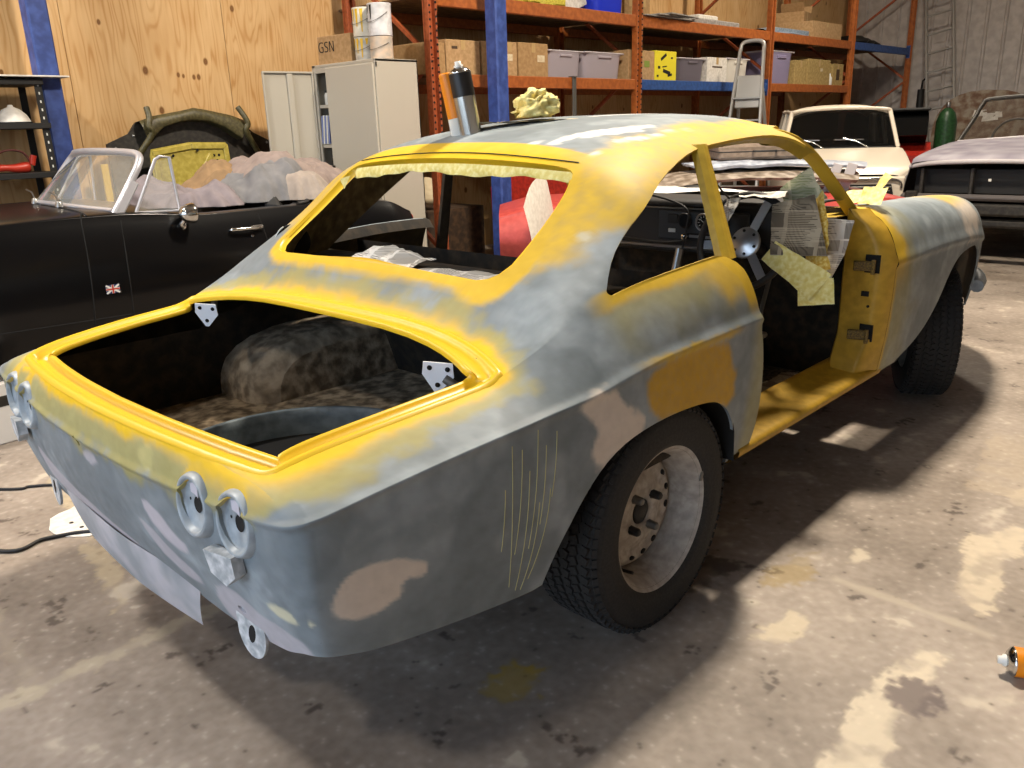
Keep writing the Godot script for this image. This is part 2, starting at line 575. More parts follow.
func belt(b: Vector3, c: Vector3, t: Vector3, v: float, crown := 0.0, mx := .22, my := .62) -> Vector3:
	# a pressed ridge runs along the crease
	var bead := exp(-pow((v - 1.0) / (.032 if v < 1.0 else .07), 2.0)) * .008
	var away := v3(c.x, 0, 0) if c.x > .73 else v3(c.x, 0, (c.z - .72) * 2.2 if c.z > 0.0 else (c.z + 2.6) * 1.5)
	away = away.normalized() * bead
	if v <= 1.0:
		var w := 1.0 - pow(1.0 - v, 2.2)
		return v3(lerpf(b.x, c.x, w), lerpf(b.y, c.y, v), lerpf(b.z, c.z, w)) + away
	var u := v - 1.0
	var m := v3(lerpf(c.x, t.x, mx), lerpf(c.y, t.y, my), lerpf(c.z, t.z, mx))
	if crown > 0.0:
		m = v3(lerpf(c.x, t.x, .10), crown + (crown - t.y) * 1.0 + .02, lerpf(c.z, t.z, .3))
	return c.lerp(m, u).lerp(m.lerp(t, u), u) + away

func body_side(z: float, v: float) -> Vector3:
	var s := v3(key(SHOULDER, z), key(SHOULDER, z, 2), z)
	if v <= 2.0:
		return belt(v3(key(LOWER, z), key(LOWER, z, 2), z), v3(key(CREASE, z), key(CREASE, z, 2), z), s, v, 0.0, lerpf(.22, .42, ss(-.1, .25, z)), lerpf(.62, .55, ss(-.1, .25, z)))
	var th := (v - 2.0) * PI * .5
	var e := 2.0 / fullness(z)
	var up := (key(ROOF, z) - s.y) * pow(maxf(sin(th), 0.0), e)
	return v3((s.x - lean(z) * up) * pow(maxf(cos(th), 0.0), e), s.y + up, z)

# inward lean of the section where it leaves the shoulder
func lean(z: float) -> float:
	var out := (key(CREASE, z) - key(SHOULDER, z)) * .58
	var rise := (key(SHOULDER, z, 2) - key(CREASE, z, 2)) * .45
	return lerpf(.06, minf(out / rise, 2.2), ss(-.08, .20, z))

# exponent of the cabin section: boxier over the doors, rounder down the rear pillars
func fullness(z: float) -> float:
	return lerpf(2.8, 3.3, ss(-.35, -.75, z)) if z < -.15 else lerpf(2.8, 2.6, clampf((z + .15) / .3, 0.0, 1.0))

# half width of the cabin at a length and a height; length of the rear window at a width and a height
func cabin_x(z: float, y: float) -> float:
	var xs := key(SHOULDER, z); var ys := key(SHOULDER, z, 2); var yc := key(ROOF, z); var e := fullness(z)
	var k := clampf((y - ys) / (yc - ys), 0.0, 1.0)
	return (xs - lean(z) * k * (yc - ys)) * pow(maxf(1.0 - pow(k, e), 0.0), 1.0 / e)

func cabin_y(z: float, x: float) -> float:
	var a := key(SHOULDER, z, 2)
	var b := key(ROOF, z)
	for i in 18:
		var m := (a + b) * .5
		if cabin_x(z, m) > absf(x): a = m
		else: b = m
	return a

func window_z(x: float, y: float) -> float:
	var a := -.2
	var b := .36
	for i in 24:
		var m := (a + b) * .5
		if cabin_y(m, x) > y: a = m
		else: b = m
	return a

func body_tail(s: float, v: float) -> Vector3:
	var r := []
	for k in range(1, 10): r.append(key(TAIL, s, k))
	return belt(v3(r[0], r[1], r[2]), v3(r[3], r[4], r[5]), v3(r[6], r[7], r[8]), v, 0.0, lerpf(.42, .25, ss(.1, .6, s)), lerpf(.55, .62, ss(.1, .6, s)))

func body_wing(z: float, v: float) -> Vector3:
	return belt(v3(key(WING, z, 1), key(WING, z, 2), z), v3(key(WING, z, 3), key(WING, z, 4), z), v3(key(WING, z, 5), key(WING, z, 6), z), v, key(WING, z, 7))

# a skin of two faces: mb gets the painted outside and the cut edges, inner the back of the sheet
func skin(mb: MB, inner: MB, us: Array, vs: Array, pos: Callable, keep: Callable, paint: Callable, th: float, side: float) -> void:
	var nu := us.size()
	var nv := vs.size()
	var P := PackedVector3Array(); P.resize(nu * nv)
	var N := PackedVector3Array(); N.resize(nu * nv)
	var K := PackedFloat32Array(); K.resize(nu * nv)
	var C := PackedColorArray(); C.resize(nu * nv)
	var id := PackedInt32Array(); id.resize(nu * nv); id.fill(-1)
	for i in nu:
		for j in nv:
			P[i * nv + j] = pos.call(us[i], vs[j])
			K[i * nv + j] = keep.call(P[i * nv + j], us[i], vs[j])
	var mir := v3(side, 1, 1)
	for i in nu:
		for j in nv:
			var q := i * nv + j
			if K[q] < -.03: continue
			var du := P[mini(i + 1, nu - 1) * nv + j] - P[maxi(i - 1, 0) * nv + j]
			var dv := P[i * nv + mini(j + 1, nv - 1)] - P[i * nv + maxi(j - 1, 0)]
			var nn := dv.cross(du).normalized()
			if nn.dot(P[q] - v3(0, .55, clampf(P[q].z, -2.9, .7))) < 0: nn = -nn
			N[q] = nn * mir
			C[q] = paint.call(P[q] * mir, nn * mir)
	for q in nu * nv:
		P[q] = P[q] * mir
	var add := func(p: Vector3, nn: Vector3, cc: Color) -> int:
		mb.v.append(p); mb.n.append(nn); mb.c.append(cc)
		inner.v.append(p - nn * th); inner.n.append(-nn); inner.c.append(Color.WHITE)
		return mb.v.size() - 1
	# the two builders have the same vertex numbers only if both start equal
	var off := inner.v.size() - mb.v.size()
	for i in nu - 1:
		for j in nv - 1:
			var q := [i * nv + j, i * nv + j + 1, (i + 1) * nv + j + 1, (i + 1) * nv + j]
			if K[q[0]] < 0 and K[q[1]] < 0 and K[q[2]] < 0 and K[q[3]] < 0: continue
			for t in [[q[0], q[1], q[2]], [q[0], q[2], q[3]]]:
				var poly := PackedInt32Array()
				var cut := []
				for e in 3:
					var a: int = t[e]
					var b: int = t[(e + 1) % 3]
					if K[a] >= 0:
						if id[a] < 0: id[a] = add.call(P[a], N[a], C[a])
						poly.append(id[a])
					if (K[a] >= 0) != (K[b] >= 0):
						var f := K[a] / (K[a] - K[b])
						poly.append(add.call(P[a].lerp(P[b], f), N[a].lerp(N[b], f).normalized(), C[a].lerp(C[b], f)))
						cut.append(mb.v.size() - 1)
				if poly.size() < 3: continue
				for k in range(1, poly.size() - 1):
					var a := poly[0]; var b := poly[k]; var d := poly[k + 1]
					if (mb.v[d] - mb.v[a]).cross(mb.v[b] - mb.v[a]).dot(mb.n[a] + mb.n[b] + mb.n[d]) < 0:
						var s := b; b = d; d = s
					mb.ix.append(a); mb.ix.append(b); mb.ix.append(d)
					inner.ix.append(a + off); inner.ix.append(d + off); inner.ix.append(b + off)
				if cut.size() == 2:
					mb.col = mb.c[cut[0]]
					mb.quad(mb.v[cut[0]], mb.v[cut[1]], inner.v[cut[1] + off], inner.v[cut[0] + off])
					# keep both builders in step
					while inner.v.size() - off < mb.v.size():
						inner.v.append(mb.v[inner.v.size() - off]); inner.n.append(Vector3.UP); inner.c.append(Color.WHITE)

func span(a: float, b: float, step: float) -> Array:
	var k := int(ceil(absf(b - a) / step))
	var o := []
	for i in k + 1: o.append(lerpf(a, b, float(i) / k))
	return o

# ---- what the panels are painted with: primer coats, filler, bare patches (all with outlines of their own)
var GREY := lin("#767f83")
var GREYB := lin("#8f989d")
var GREYD := lin("#677075")
var YMUTED := lin("#bb9c34")
var SANDED := lin("#b5b09a")
var YEL := lin("#dcb424")
var OCH := lin("#bf9524")
var OLIVE := lin("#a49a58")
var BEIGE := lin("#cfc4b8")
var LILAC := lin("#b3aeb4")
var WHITE := lin("#e6e4e0")
var PALE := lin("#d8d2b0")
var P_OCHRE := rounded([Vector2(.125, .722), Vector2(-.205, .726), Vector2(-.235, .66), Vector2(-.262, .60), Vector2(-.262, .53), Vector2(-.09, .55), Vector2(.06, .575), Vector2(.135, .62)], 2)
var P_BEIGE := rounded([Vector2(.37, .685), Vector2(.325, .712), Vector2(.255, .705), Vector2(.20, .64), Vector2(.12, .612), Vector2(.15, .56), Vector2(.30, .53), Vector2(.315, .58), Vector2(.285, .63)], 2)
var P_BEIGE2 := rounded([Vector2(.940, .466), Vector2(.930, .520), Vector2(.900, .545), Vector2(.838, .540), Vector2(.795, .522), Vector2(.748, .500), Vector2(.750, .474), Vector2(.800, .488), Vector2(.804, .448), Vector2(.870, .440)], 2)
var P_BEIGE3 := rounded([Vector2(.996, .515), Vector2(.982, .51), Vector2(.975, .47), Vector2(.962, .458), Vector2(.985, .452), Vector2(.997, .47)], 1)
var P_TAIL := []
var P_ROOF := []

func paint_coupe(p: Vector3, n: Vector3) -> Color:
	var a := nz.get_noise_3dv(p * 6.0)
	var b := nz.get_noise_3dv(p * 22.0 + v3(7, 3, 1))
	var f := nz.get_noise_3dv(p * 60.0)
	var c := GREY.lerp(GREYB, clampf(.5 + a * .9 + b * .3, 0, 1)).lerp(GREYD, .55 * ss(-.02, .14, nz.get_noise_3dv(p * 3.1 + v3(2, 5, 0)) + .04 * b))
	var ax := absf(p.x)
	var yel := 0.0
	var oli := 0.0
	if p.z > .30:
		# distance from the boot rim
		var near: Vector3
		var tz := clampf(p.z, .46, .945)
		var tx := key(T_SIDE, tz)
		if p.z > .90 and ax < tx: near = v3(ax, .70, key(T_BACK, ax))
		elif p.z < .46 and ax < .661: near = v3(ax, p.y, rim_front(ax))
		else: near = v3(tx, key(T_SIDE, tz, 2), tz)
		var d := v3(ax, p.y, p.z).distance_to(near)
		var back := ss(.90, .97, p.z)
		var corner := ss(.30, .60, p.x) * ss(.70, .95, p.z)
		var w := lerpf(lerpf(.036, .030, back), .080, corner)
		yel = 1.0 - ss(.15 * w, w, d + .016 * a + .010 * b)
		oli = .8 * (1.0 - ss(lerpf(.9 * w, .060, back), lerpf(2.0 * w, .105, back), d + .045 * a + .022 * b))
		if p.y < .705 and n.z < .6: yel *= ss(.66, .70, p.y + .02 * a)
		if back > .5 and n.z > .3:
			for lx in [.558, .433]:
				var dl := Vector2(ax - lx, p.y - .665).length()
				yel = maxf(yel, .85 * (1.0 - ss(.022, .045, dl + .01 * b)))
			c = c.lerp(GREYD, .5 * ss(.06, .09, d + .03 * a) * (1.0 - ss(.16, .24, d + .06 * b)))
			for q in P_TAIL:
				var k: float = 1.0 - ss(-.004, .006, sd(Vector2(p.x, p.y), q[0]) + .006 * b)
				c = c.lerp(q[1], k * q[2])
	if p.y > .80 and p.z > -.15 and p.z < .40:
		var dw := sd(Vector2(p.x, p.y), WINDOW)
		yel = maxf(yel, 1.0 - ss(.016, .036, dw + .012 * a + .006 * b - .03 * ss(.34, .5, p.x) * ss(.0, .25, p.z)))
	if p.y > .84 and p.z < .30 and p.z > -1.1:
		if p.x > .36:
			# right pillar and cant rail
			var low := .905 + (p.x - .5) * .62 + .05 * a + .02 * b
			var pil := ss(-.035, .035, p.y - low) * ss(.40, .47, p.x + .06 * a + .02 * b + .10 * ss(-.05, .1, p.z))
			yel = maxf(yel, pil * (.93 + .2 * b))
		elif p.x < -.36:
			yel = maxf(yel, .8 * ss(.44, .52, ax + .05 * a) * ss(.93, .98, p.y))
	if p.y > 1.13 and p.z < .05:
		for q in P_ROOF:
			c = c.lerp(WHITE, 1.0 - ss(-.003, .008, sd(Vector2(p.x, p.z), q) + .012 * b))
		yel = maxf(yel, .9 * (1.0 - ss(.02, .05, 1.0 if p.z < -.1 else p.z + .07)))
	if p.z <= .34 and p.z > -.5 and p.y < .915 and p.y > .74:
		var base := key([[-.33, .905], [-.03, .893], [.17, .872], [.3, .82]], p.z)
		var dq := base - p.y
		var fade := ss(.24, .14, p.z) * (1.0 if p.x > 0 else 0.0) * ss(-.014, -.004, dq)
		yel = maxf(yel, fade * (1.0 - ss(.008, .034, dq + .012 * a + .006 * b)))
		oli = maxf(oli, .55 * fade * (1.0 - ss(.03, .15, dq + .05 * a)))
		var dd := p.z - key([[.5, -.428], [.65, -.40], [.73, -.387], [.83, -.34], [.905, -.285]], p.y)
		if p.x > 0: yel = maxf(yel, (1.0 - ss(.015, .05, dd + .02 * a + .01 * b)) * ss(.74, .80, p.y))
		yel = maxf(yel, (.9 if p.x > 0 else 0.0) * (1.0 - ss(.06, .12, Vector2(p.z + .27, (p.y - .875) * 1.3).length() + .04 * a)))
	if p.z <= .46 and p.z > -.5 and p.y < .75 and p.x > 0:
		oli = maxf(oli, .5 * (1.0 - ss(-.39, -.33, p.z + .02 * a)))
		var q2 := Vector2(p.z, p.y)
		var ko := 1.0 - ss(-.012, .012, sd(q2, P_OCHRE) + .012 * b + .01 * a)
		c = c.lerp(OCH, ko * (.92 + .12 * f))
		yel = maxf(yel, .8 * (1.0 - ss(.006, .014, absf(p.y - .728) + .006 * b)) * ss(.2, .05, p.z) * ss(-.30, -.2, p.z))
		c = c.lerp(BEIGE, 1.0 - ss(-.008, .012, sd(q2, P_BEIGE) + .016 * b))
	if p.x > 0 and p.z > .7 and n.x > .5:
		var q3 := Vector2(p.z, p.y)
		c = c.lerp(GREYB, .5 * (1.0 - ss(.0, .05, sd(q3, P_BEIGE2) + .02 * a)))
		c = c.lerp(BEIGE, 1.0 - ss(-.003, .005, sd(q3, P_BEIGE2) + .007 * b))
		c = c.lerp(PALE, .7 * (1.0 - ss(-.003, .004, sd(q3, P_BEIGE3) + .006 * b)))
	if p.z < -1.0 and p.y < .99 and p.x > 0:
		# front wing
		var dw2 := -1.36 - p.z
		yel = maxf(yel, (1.0 - ss(.04, .12, dw2 + .05 * a + .02 * b)) * ss(.60, .78, p.y))
		yel = maxf(yel, .9 * (1.0 - ss(.01, .03, dw2 + .01 * b)))
		oli = maxf(oli, .5 * (1.0 - ss(.05, .30, dw2 + .1 * a)))
		if p.y > .70:
			yel = maxf(yel, .75 * (1.0 - ss(.08, .2, Vector2(p.x - .62, (p.z + 2.35) * .6).length() + .08 * a)) * ss(.84, .89, p.y))
			c = c.lerp(BEIGE, .85 * (1.0 - ss(.10, .22, Vector2((p.y - .82) * 1.6, p.z + 2.35).length() + .1 * a + .04 * b)))
	if p.z < -1.3 and p.x < 0: c = c.lerp(WHITE, .8)   # the far wing is in pale filler
	oli *= 1.0 - yel
	c = c.lerp(OLIVE, oli)
	# pillars, rails and flanks: yellow mixed towards a duller tone (thin is the weight)
	var thin := ss(.34, .42, ax) * ss(-.02, .06, .30 - p.z) * (.75 + .3 * a)
	c = c.lerp(YEL.lerp(YMUTED, clampf(thin, 0, 1)), clampf(yel, 0, 1))
	if p.x > .5: c = c.lerp(SANDED, .85 * (1.0 - ss(.012, .020, p.distance_to(v3(.575, .985, .095)) + .006 * b)))
	c = c * (1.0 + .10 * b + .05 * f)
	c.a = 1.0
	return c

func build_coupe() -> void:
	SIDE_R = rounded([Vector2(-1.6, .1), Vector2(-.405, .1), Vector2(-.44, .39), Vector2(-.432, .50), Vector2(-.405, .65), Vector2(-.375, .735), Vector2(-.365, .83), Vector2(-.355, .875), Vector2(-.295, .907), Vector2(-.18, .902), Vector2(-.01, .893), Vector2(.09, .883), Vector2(.172, .868), Vector2(.12, .92), Vector2(.06, .968), Vector2(-.01, 1.018), Vector2(-.08, 1.061), Vector2(-.17, 1.103), Vector2(-.30, 1.140), Vector2(-.43, 1.164), Vector2(-.62, 1.180), Vector2(-.80, 1.184), Vector2(-.92, 1.172), Vector2(-1.00, 1.140), Vector2(-1.1, 1.07), Vector2(-1.6, 1.0)], 1)
	SIDE_L = rounded([Vector2(-1.6, .1), Vector2(-.57, .1), Vector2(-.58, .50), Vector2(-.56, .735), Vector2(-.55, .895), Vector2(-.52, .906), Vector2(-.295, .907), Vector2(-.18, .902), Vector2(-.01, .893), Vector2(.09, .883), Vector2(.172, .868), Vector2(.12, .92), Vector2(.06, .968), Vector2(-.01, 1.018), Vector2(-.08, 1.061), Vector2(-.17, 1.103), Vector2(-.30, 1.140), Vector2(-.43, 1.164), Vector2(-.62, 1.180), Vector2(-.80, 1.184), Vector2(-.92, 1.172), Vector2(-1.00, 1.140), Vector2(-1.1, 1.07), Vector2(-1.6, 1.0)], 1)
	P_TAIL = [
		[rounded([Vector2(.235, .676), Vector2(.285, .684), Vector2(.290, .645), Vector2(.275, .638), Vector2(.240, .650)], 1), PALE, .9],
		[rounded([Vector2(.215, .560), Vector2(.26, .565), Vector2(.335, .512), Vector2(.36, .505), Vector2(.35, .478), Vector2(.25, .505)], 1), LILAC, .95],
		[rounded([Vector2(.17, .505), Vector2(.20, .51), Vector2(.30, .455), Vector2(.36, .44), Vector2(.36, .41), Vector2(.25, .42)], 1), LILAC, .75],
		[rounded([Vector2(-.05, .60), Vector2(.02, .61), Vector2(.03, .585), Vector2(-.03, .575)], 1), LILAC, .7],
		[rounded([Vector2(-.50, .50), Vector2(-.40, .47), Vector2(-.10, .42), Vector2(.10, .40), Vector2(.10, .36), Vector2(-.45, .38)], 1), LILAC, .8],
		[rounded([Vector2(.40, .43), Vector2(.48, .46), Vector2(.56, .43), Vector2(.66, .42), Vector2(.68, .37), Vector2(.55, .35), Vector2(.42, .34)], 1), LILAC, .75],
		[rounded([Vector2(.60, .475), Vector2(.66, .478), Vector2(.675, .462), Vector2(.66, .452), Vector2(.61, .458)], 1), PALE, .7]]
	# sanded-through white spots on the roof: long streaks and dots, x z
	for q in [[.305, -.14, .39, -.42, .020], [.345, -.20, .40, -.36, .016], [.435, -.225, .465, -.37, .014], [.30, -.125, .30, -.14, .012], [.245, -.105, .25, -.125, .010], [.443, -.098, .443, -.105, .011], [.448, -.125, .450, -.132, .010], [.455, -.42, .47, -.50, .012], [.10, -.55, .2, -.7, .02]]:
		var e := []
		var a := Vector2(q[0], q[1])
		var b := Vector2(q[2], q[3])
		var dir := (b - a).normalized()
		for k in 14:
			var t := TAU * k / 14.0
			var ce := a if cos(t) < 0 else b
			e.append(ce + (dir * cos(t) + dir.orthogonal() * sin(t)) * q[4] * .72 * (1 + .35 * sin(k * 2.3 + q[0] * 40)))
		P_ROOF.append(rounded(e, 1))
	var car := thing("coupe", "two-door coupe body shell in patchy yellow and grey primer, doors and boot lid removed", "car")
	var mb := MB.new()
	var inn := MB.new()
	var v_all := span(0, 1, .02) + span(1.03, 2, .03) + span(2.0125, 3, .0125)
	var v_low := span(0, 1, .018) + span(1.03, 2, .03)
	var us := span(-.985, .46, .009)
	for side in [1.0, -1.0]:
		var open: PackedVector2Array = SIDE_R if side > 0 else SIDE_L
		var cut := func(p: Vector3, _u: float, v: float) -> float:
			var k := 1.0
			var q := Vector2(p.z, p.y)
			if v < 1.3 and p.z > -.5: k = minf(k, sd(q, ARCH_R))
			if v > 2.0 and p.z > -.2: k = minf(k, sd(Vector2(p.x, p.y), WINDOW))
			if v > 1.95 and p.z > .3: k = minf(k, rim_front(p.x) - p.z)
			if p.z < .25 and (v < 2.75): k = minf(k, sd(q, open))
			return k
		skin(mb, inn, us, v_all, body_side, cut, paint_coupe, .008, side)
		var cut2 := func(p: Vector3, u: float, v: float) -> float:
			var k := 1.0
			if v < 1.2 and u < .2: k = minf(k, sd(Vector2(p.z, p.y), ARCH_R))
			if v < 1.0 and side > 0 and u > .6:
				k = minf(k, .0 + Vector2((p.x - .492) / 1.7, p.y - .412).length() - .008)
			if u > .6:
				for lx in [.558, .433]: k = minf(k, Vector2(p.x - lx, p.y - .613).length() - .046)
				k = minf(k, Vector2(absf(p.x + side * .062) * 1.6, p.y - .618).length() - .014)
			return k
		skin(mb, inn, span(0, 1.28, .009), v_low, body_tail, cut2, paint_coupe, .008, side)
		var cut3 := func(p: Vector3, _u: float, v: float) -> float:
			return sd(Vector2(p.z, p.y), ARCH_F) if v < 1.3 else 1.0
		skin(mb, inn, span(-3.24, -1.36, .012), v_low, body_wing, cut3, paint_coupe, .008, side)
	obj("body_panels", mb, M.primer, car)
	obj("inner_skin", inn, M.underside, car)
	build_boot(car)
	build_cabin(car)
	build_coupe_details(car)
	for s in [1.0, -1.0]:
		for q in [[.03, .335, .50, .765], [-2.20, .45, .46, .63]]:
			var wm := MB.new()
			var rows := []
			for k in 17:
				var a := PI * k / 16.0
				var row := PackedVector3Array()
				for x in [q[3] if cos(a) < .3 else q[3] - .045, q[2]]: row.append(v3(s * x, .355 + .225 * pow(sin(a), .6), q[0] + (q[1] if cos(a) < 0 else q[1] - .03) * signf(cos(a)) * pow(absf(cos(a)), .6)))
				rows.append(row)
			wm.grid(rows, false, false, s < 0)
			for k in 16: wm.tri(rows[k][1], rows[k + 1][1], v3(s * q[2], .355, q[0]))
			obj("wheel_well", wm, M.black_part, car)
	for w in [[v3(.660, .2945, 0), 0.0], [v3(-.660, .2945, 0), PI], [v3(.600, .2945, -2.34), .48], [v3(-.600, .2945, -2.34), PI + .42]]:
		wheel(car, w[0], w[1])

# boot rim: a channel section swept round the opening
func rim_path() -> Array:
	var pts := []
	for s in span(1.28, 0.46, .03): pts.append(body_tail(s, 2.0))
	for s in span(.44, .02, .03): pts.append(body_tail(s, 2.0))
	for x in [.655, .64, .62, .59, .55, .5, .44, .36, .26, .13, 0.0]:
		var z := rim_front(x)
		pts.append(v3(x, cabin_y(z, x), z))
	var o := pts.duplicate()
	for i in range(pts.size() - 2, 0, -1):
		o.append(pts[i] * v3(-1, 1, 1))
	var dense := []
	for i in o.size():
		var a: Vector3 = o[i]
		var b: Vector3 = o[(i + 1) % o.size()]
		var k := maxi(1, int(a.distance_to(b) / .012))
		for e in k: dense.append(a.lerp(b, float(e) / k))
	return dense

func build_boot(car: Node3D) -> void:
	var path := rim_path()
	var m := path.size()
	var prof := [[-.004, -.003], [.002, .005], [.010, .006], [.017, .000], [.023, -.011], [.046, -.013], [.051, -.002], [.057, .003], [.063, .000], [.065, -.006], [.064, -.012]]
	var rows := []
	var sides := []
	for i in m:
		var f: Vector3 = (path[(i + 1) % m] - path[(i - 1 + m) % m]).normalized()
		var sv := f.cross(Vector3.UP).normalized()
		if sv.dot(v3(0, .73, .68) - path[i]) < 0: sv = -sv
		sides.append(sv)
	for i in m:
		var f: Vector3 = (path[(i + 1) % m] - path[(i - 1 + m) % m]).normalized()
		var side := Vector3.ZERO
		for e in range(-3, 4): side += sides[(i + e + m) % m]
		side = side.normalized() * 1.05
		var up := f.cross(side.normalized())
		if up.y < 0: up = -up
		var row := PackedVector3Array()
		for q in prof: row.append(path[i] + side * q[0] + up * q[1])
		rows.append(row)
	var mb := MB.new()
	mb.grid(rows, true, false)
	obj("boot_rim", mb, M.yellow, car).set_meta("label", "yellow primed channel rim round the boot opening")
	# boot tub: floor with a raised rim round the spare-wheel well, walls, wheel housings
	var tub := Node3D.new()
	tub.name = "boot_tub"
	car.add_child(tub)
	var t := MB.new()
	var ring := []
	var outer := []
	var cx := .02; var cz := .56; var R := .36
	var lim := func(a: float) -> Vector3:
		var d := Vector2(cos(a), sin(a))
		var k := 9.0
		for e in [[Vector2(1, 0), .70 - cx], [Vector2(-1, 0), .70 + cx], [Vector2(0, 1), .955 - cz], [Vector2(0, -1), .20 + cz]]:
			var q: float = d.dot(e[0])
			if q > 1e-3: k = minf(k, e[1] / q)
		k = maxf(k, R + .012)
		return v3(cx + d.x * k, .43, cz + d.y * k)
	for k in 73:
		var a := TAU * k / 72.0
		ring.append(v3(cx + cos(a) * R, .43, cz + sin(a) * R))
		outer.append(lim.call(a))
	var r2 := []
	for s in 7:
		var row := PackedVector3Array()
		for k in 73:
			var p: Vector3 = ring[k].lerp(outer[k], s / 6.0)
			p.y += .004 * nz.get_noise_2d(p.x * 30, p.z * 30)
			row.append(p)
		r2.append(row)
	t.grid(r2)
	obj("boot_floor", t, M.rusty, tub)
	t = MB.new()
	t.lathe([Vector2(R + .012, -.01), Vector2(R + .012, .02), Vector2(R + .004, .026), Vector2(R - .006, .022), Vector2(R - .012, 0), Vector2(R - .03, -.16), Vector2(R - .05, -.175), Vector2(.02, -.18)], v3(cx, .435, cz), Basis.IDENTITY, 72)
	obj("spare_wheel_well", t, M.blue_grey, tub)
	t = MB.new()
	for s in [-1.0, 1.0]:
		var w := []
		for z in span(-.20, .93, .06):
			var row := PackedVector3Array()
			var top := .665 if z > .4 else lerpf(.80, .70, ss(.1, .35, z))
			for k in 7:
				var y := lerpf(.42, top, k / 6.0)
				row.append(v3(s * (.70 - .05 * pow(k / 6.0, 2.0) + .008 * nz.get_noise_2d(z * 40, y * 40)), y, z))
			w.append(row)
		t.grid(w, false, false, s > 0)
	t.quad(v3(-.70, .42, -.20), v3(.70, .42, -.20), v3(.70, .86, -.20), v3(-.70, .86, -.20))
	t.quad(v3(-.70, .42, .952), v3(-.70, .64, .985), v3(.70, .64, .985), v3(.70, .42, .952))
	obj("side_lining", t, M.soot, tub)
	for s in [-1.0, 1.0]:
		t = MB.new()
		var w := []
		for k in 13:
			var a := PI * k / 12.0
			var row := PackedVector3Array()
			for e in [[.72, 1.0], [.55, 1.0], [.50, .97], [.47, .90], [.455, .80]]:
				row.append(v3(s * e[0], .40 + .22 * pow(sin(a), .6) * e[1], .03 + .36 * signf(cos(a)) * pow(absf(cos(a)), .6) * e[1]))
			w.append(row)
		t.grid(w, false, false, s < 0)
		# closing face towards the boot
		var c0 := v3(s * .452, .40, .03)
		for k in 12:
			t.tri(w[k][4], w[k + 1][4], c0)
		obj("wheel_housing", t, M.rusty2, tub)
	# hinge arms: a swan-neck tube with a triangular plate of three holes
	for s in [-1.0, 1.0]:
		var h := MB.new()
		h.tube(curve([v3(s * .565, .775, .43), v3(s * .575, .742, .432), v3(s * .565, .715, .445), v3(s * .54, .715, .47), v3(s * .515, .733, .485)], 6), .010, 10)
		var arm := obj("hinge_arm", h, M.steel_dark, car)
		h = MB.new()
		var pl := [Vector2(-.032, .026), Vector2(.030, .028), Vector2(.034, -.004), Vector2(.004, -.042), Vector2(-.006, -.042), Vector2(-.034, -.002)]
		var zx := v3(.72, -.10, -.55).normalized()
		var up := v3(.1, .95, .1)
		var nn := zx.cross(up).normalized()
		up = nn.cross(zx).normalized()
		var tr := Transform3D(Basis(zx, up, nn), v3(s * .503, .742, .492))
		h.prism(pl, .003, tr)
		var plate := obj("hinge_plate", h, M.primer_white, arm)
		for q in [Vector2(-.018, .014), Vector2(.020, .014), Vector2(0, -.024)]:
			h = MB.new()
			h.lathe([Vector2(0, .0045), Vector2(.0055, .0045), Vector2(.0055, -.0015), Vector2(0, -.0015)], tr * v3(q.x, q.y, 0), tr.basis * Basis(Vector3.RIGHT, PI / 2), 12)
			obj("bolt_hole", h, M.black, arm)

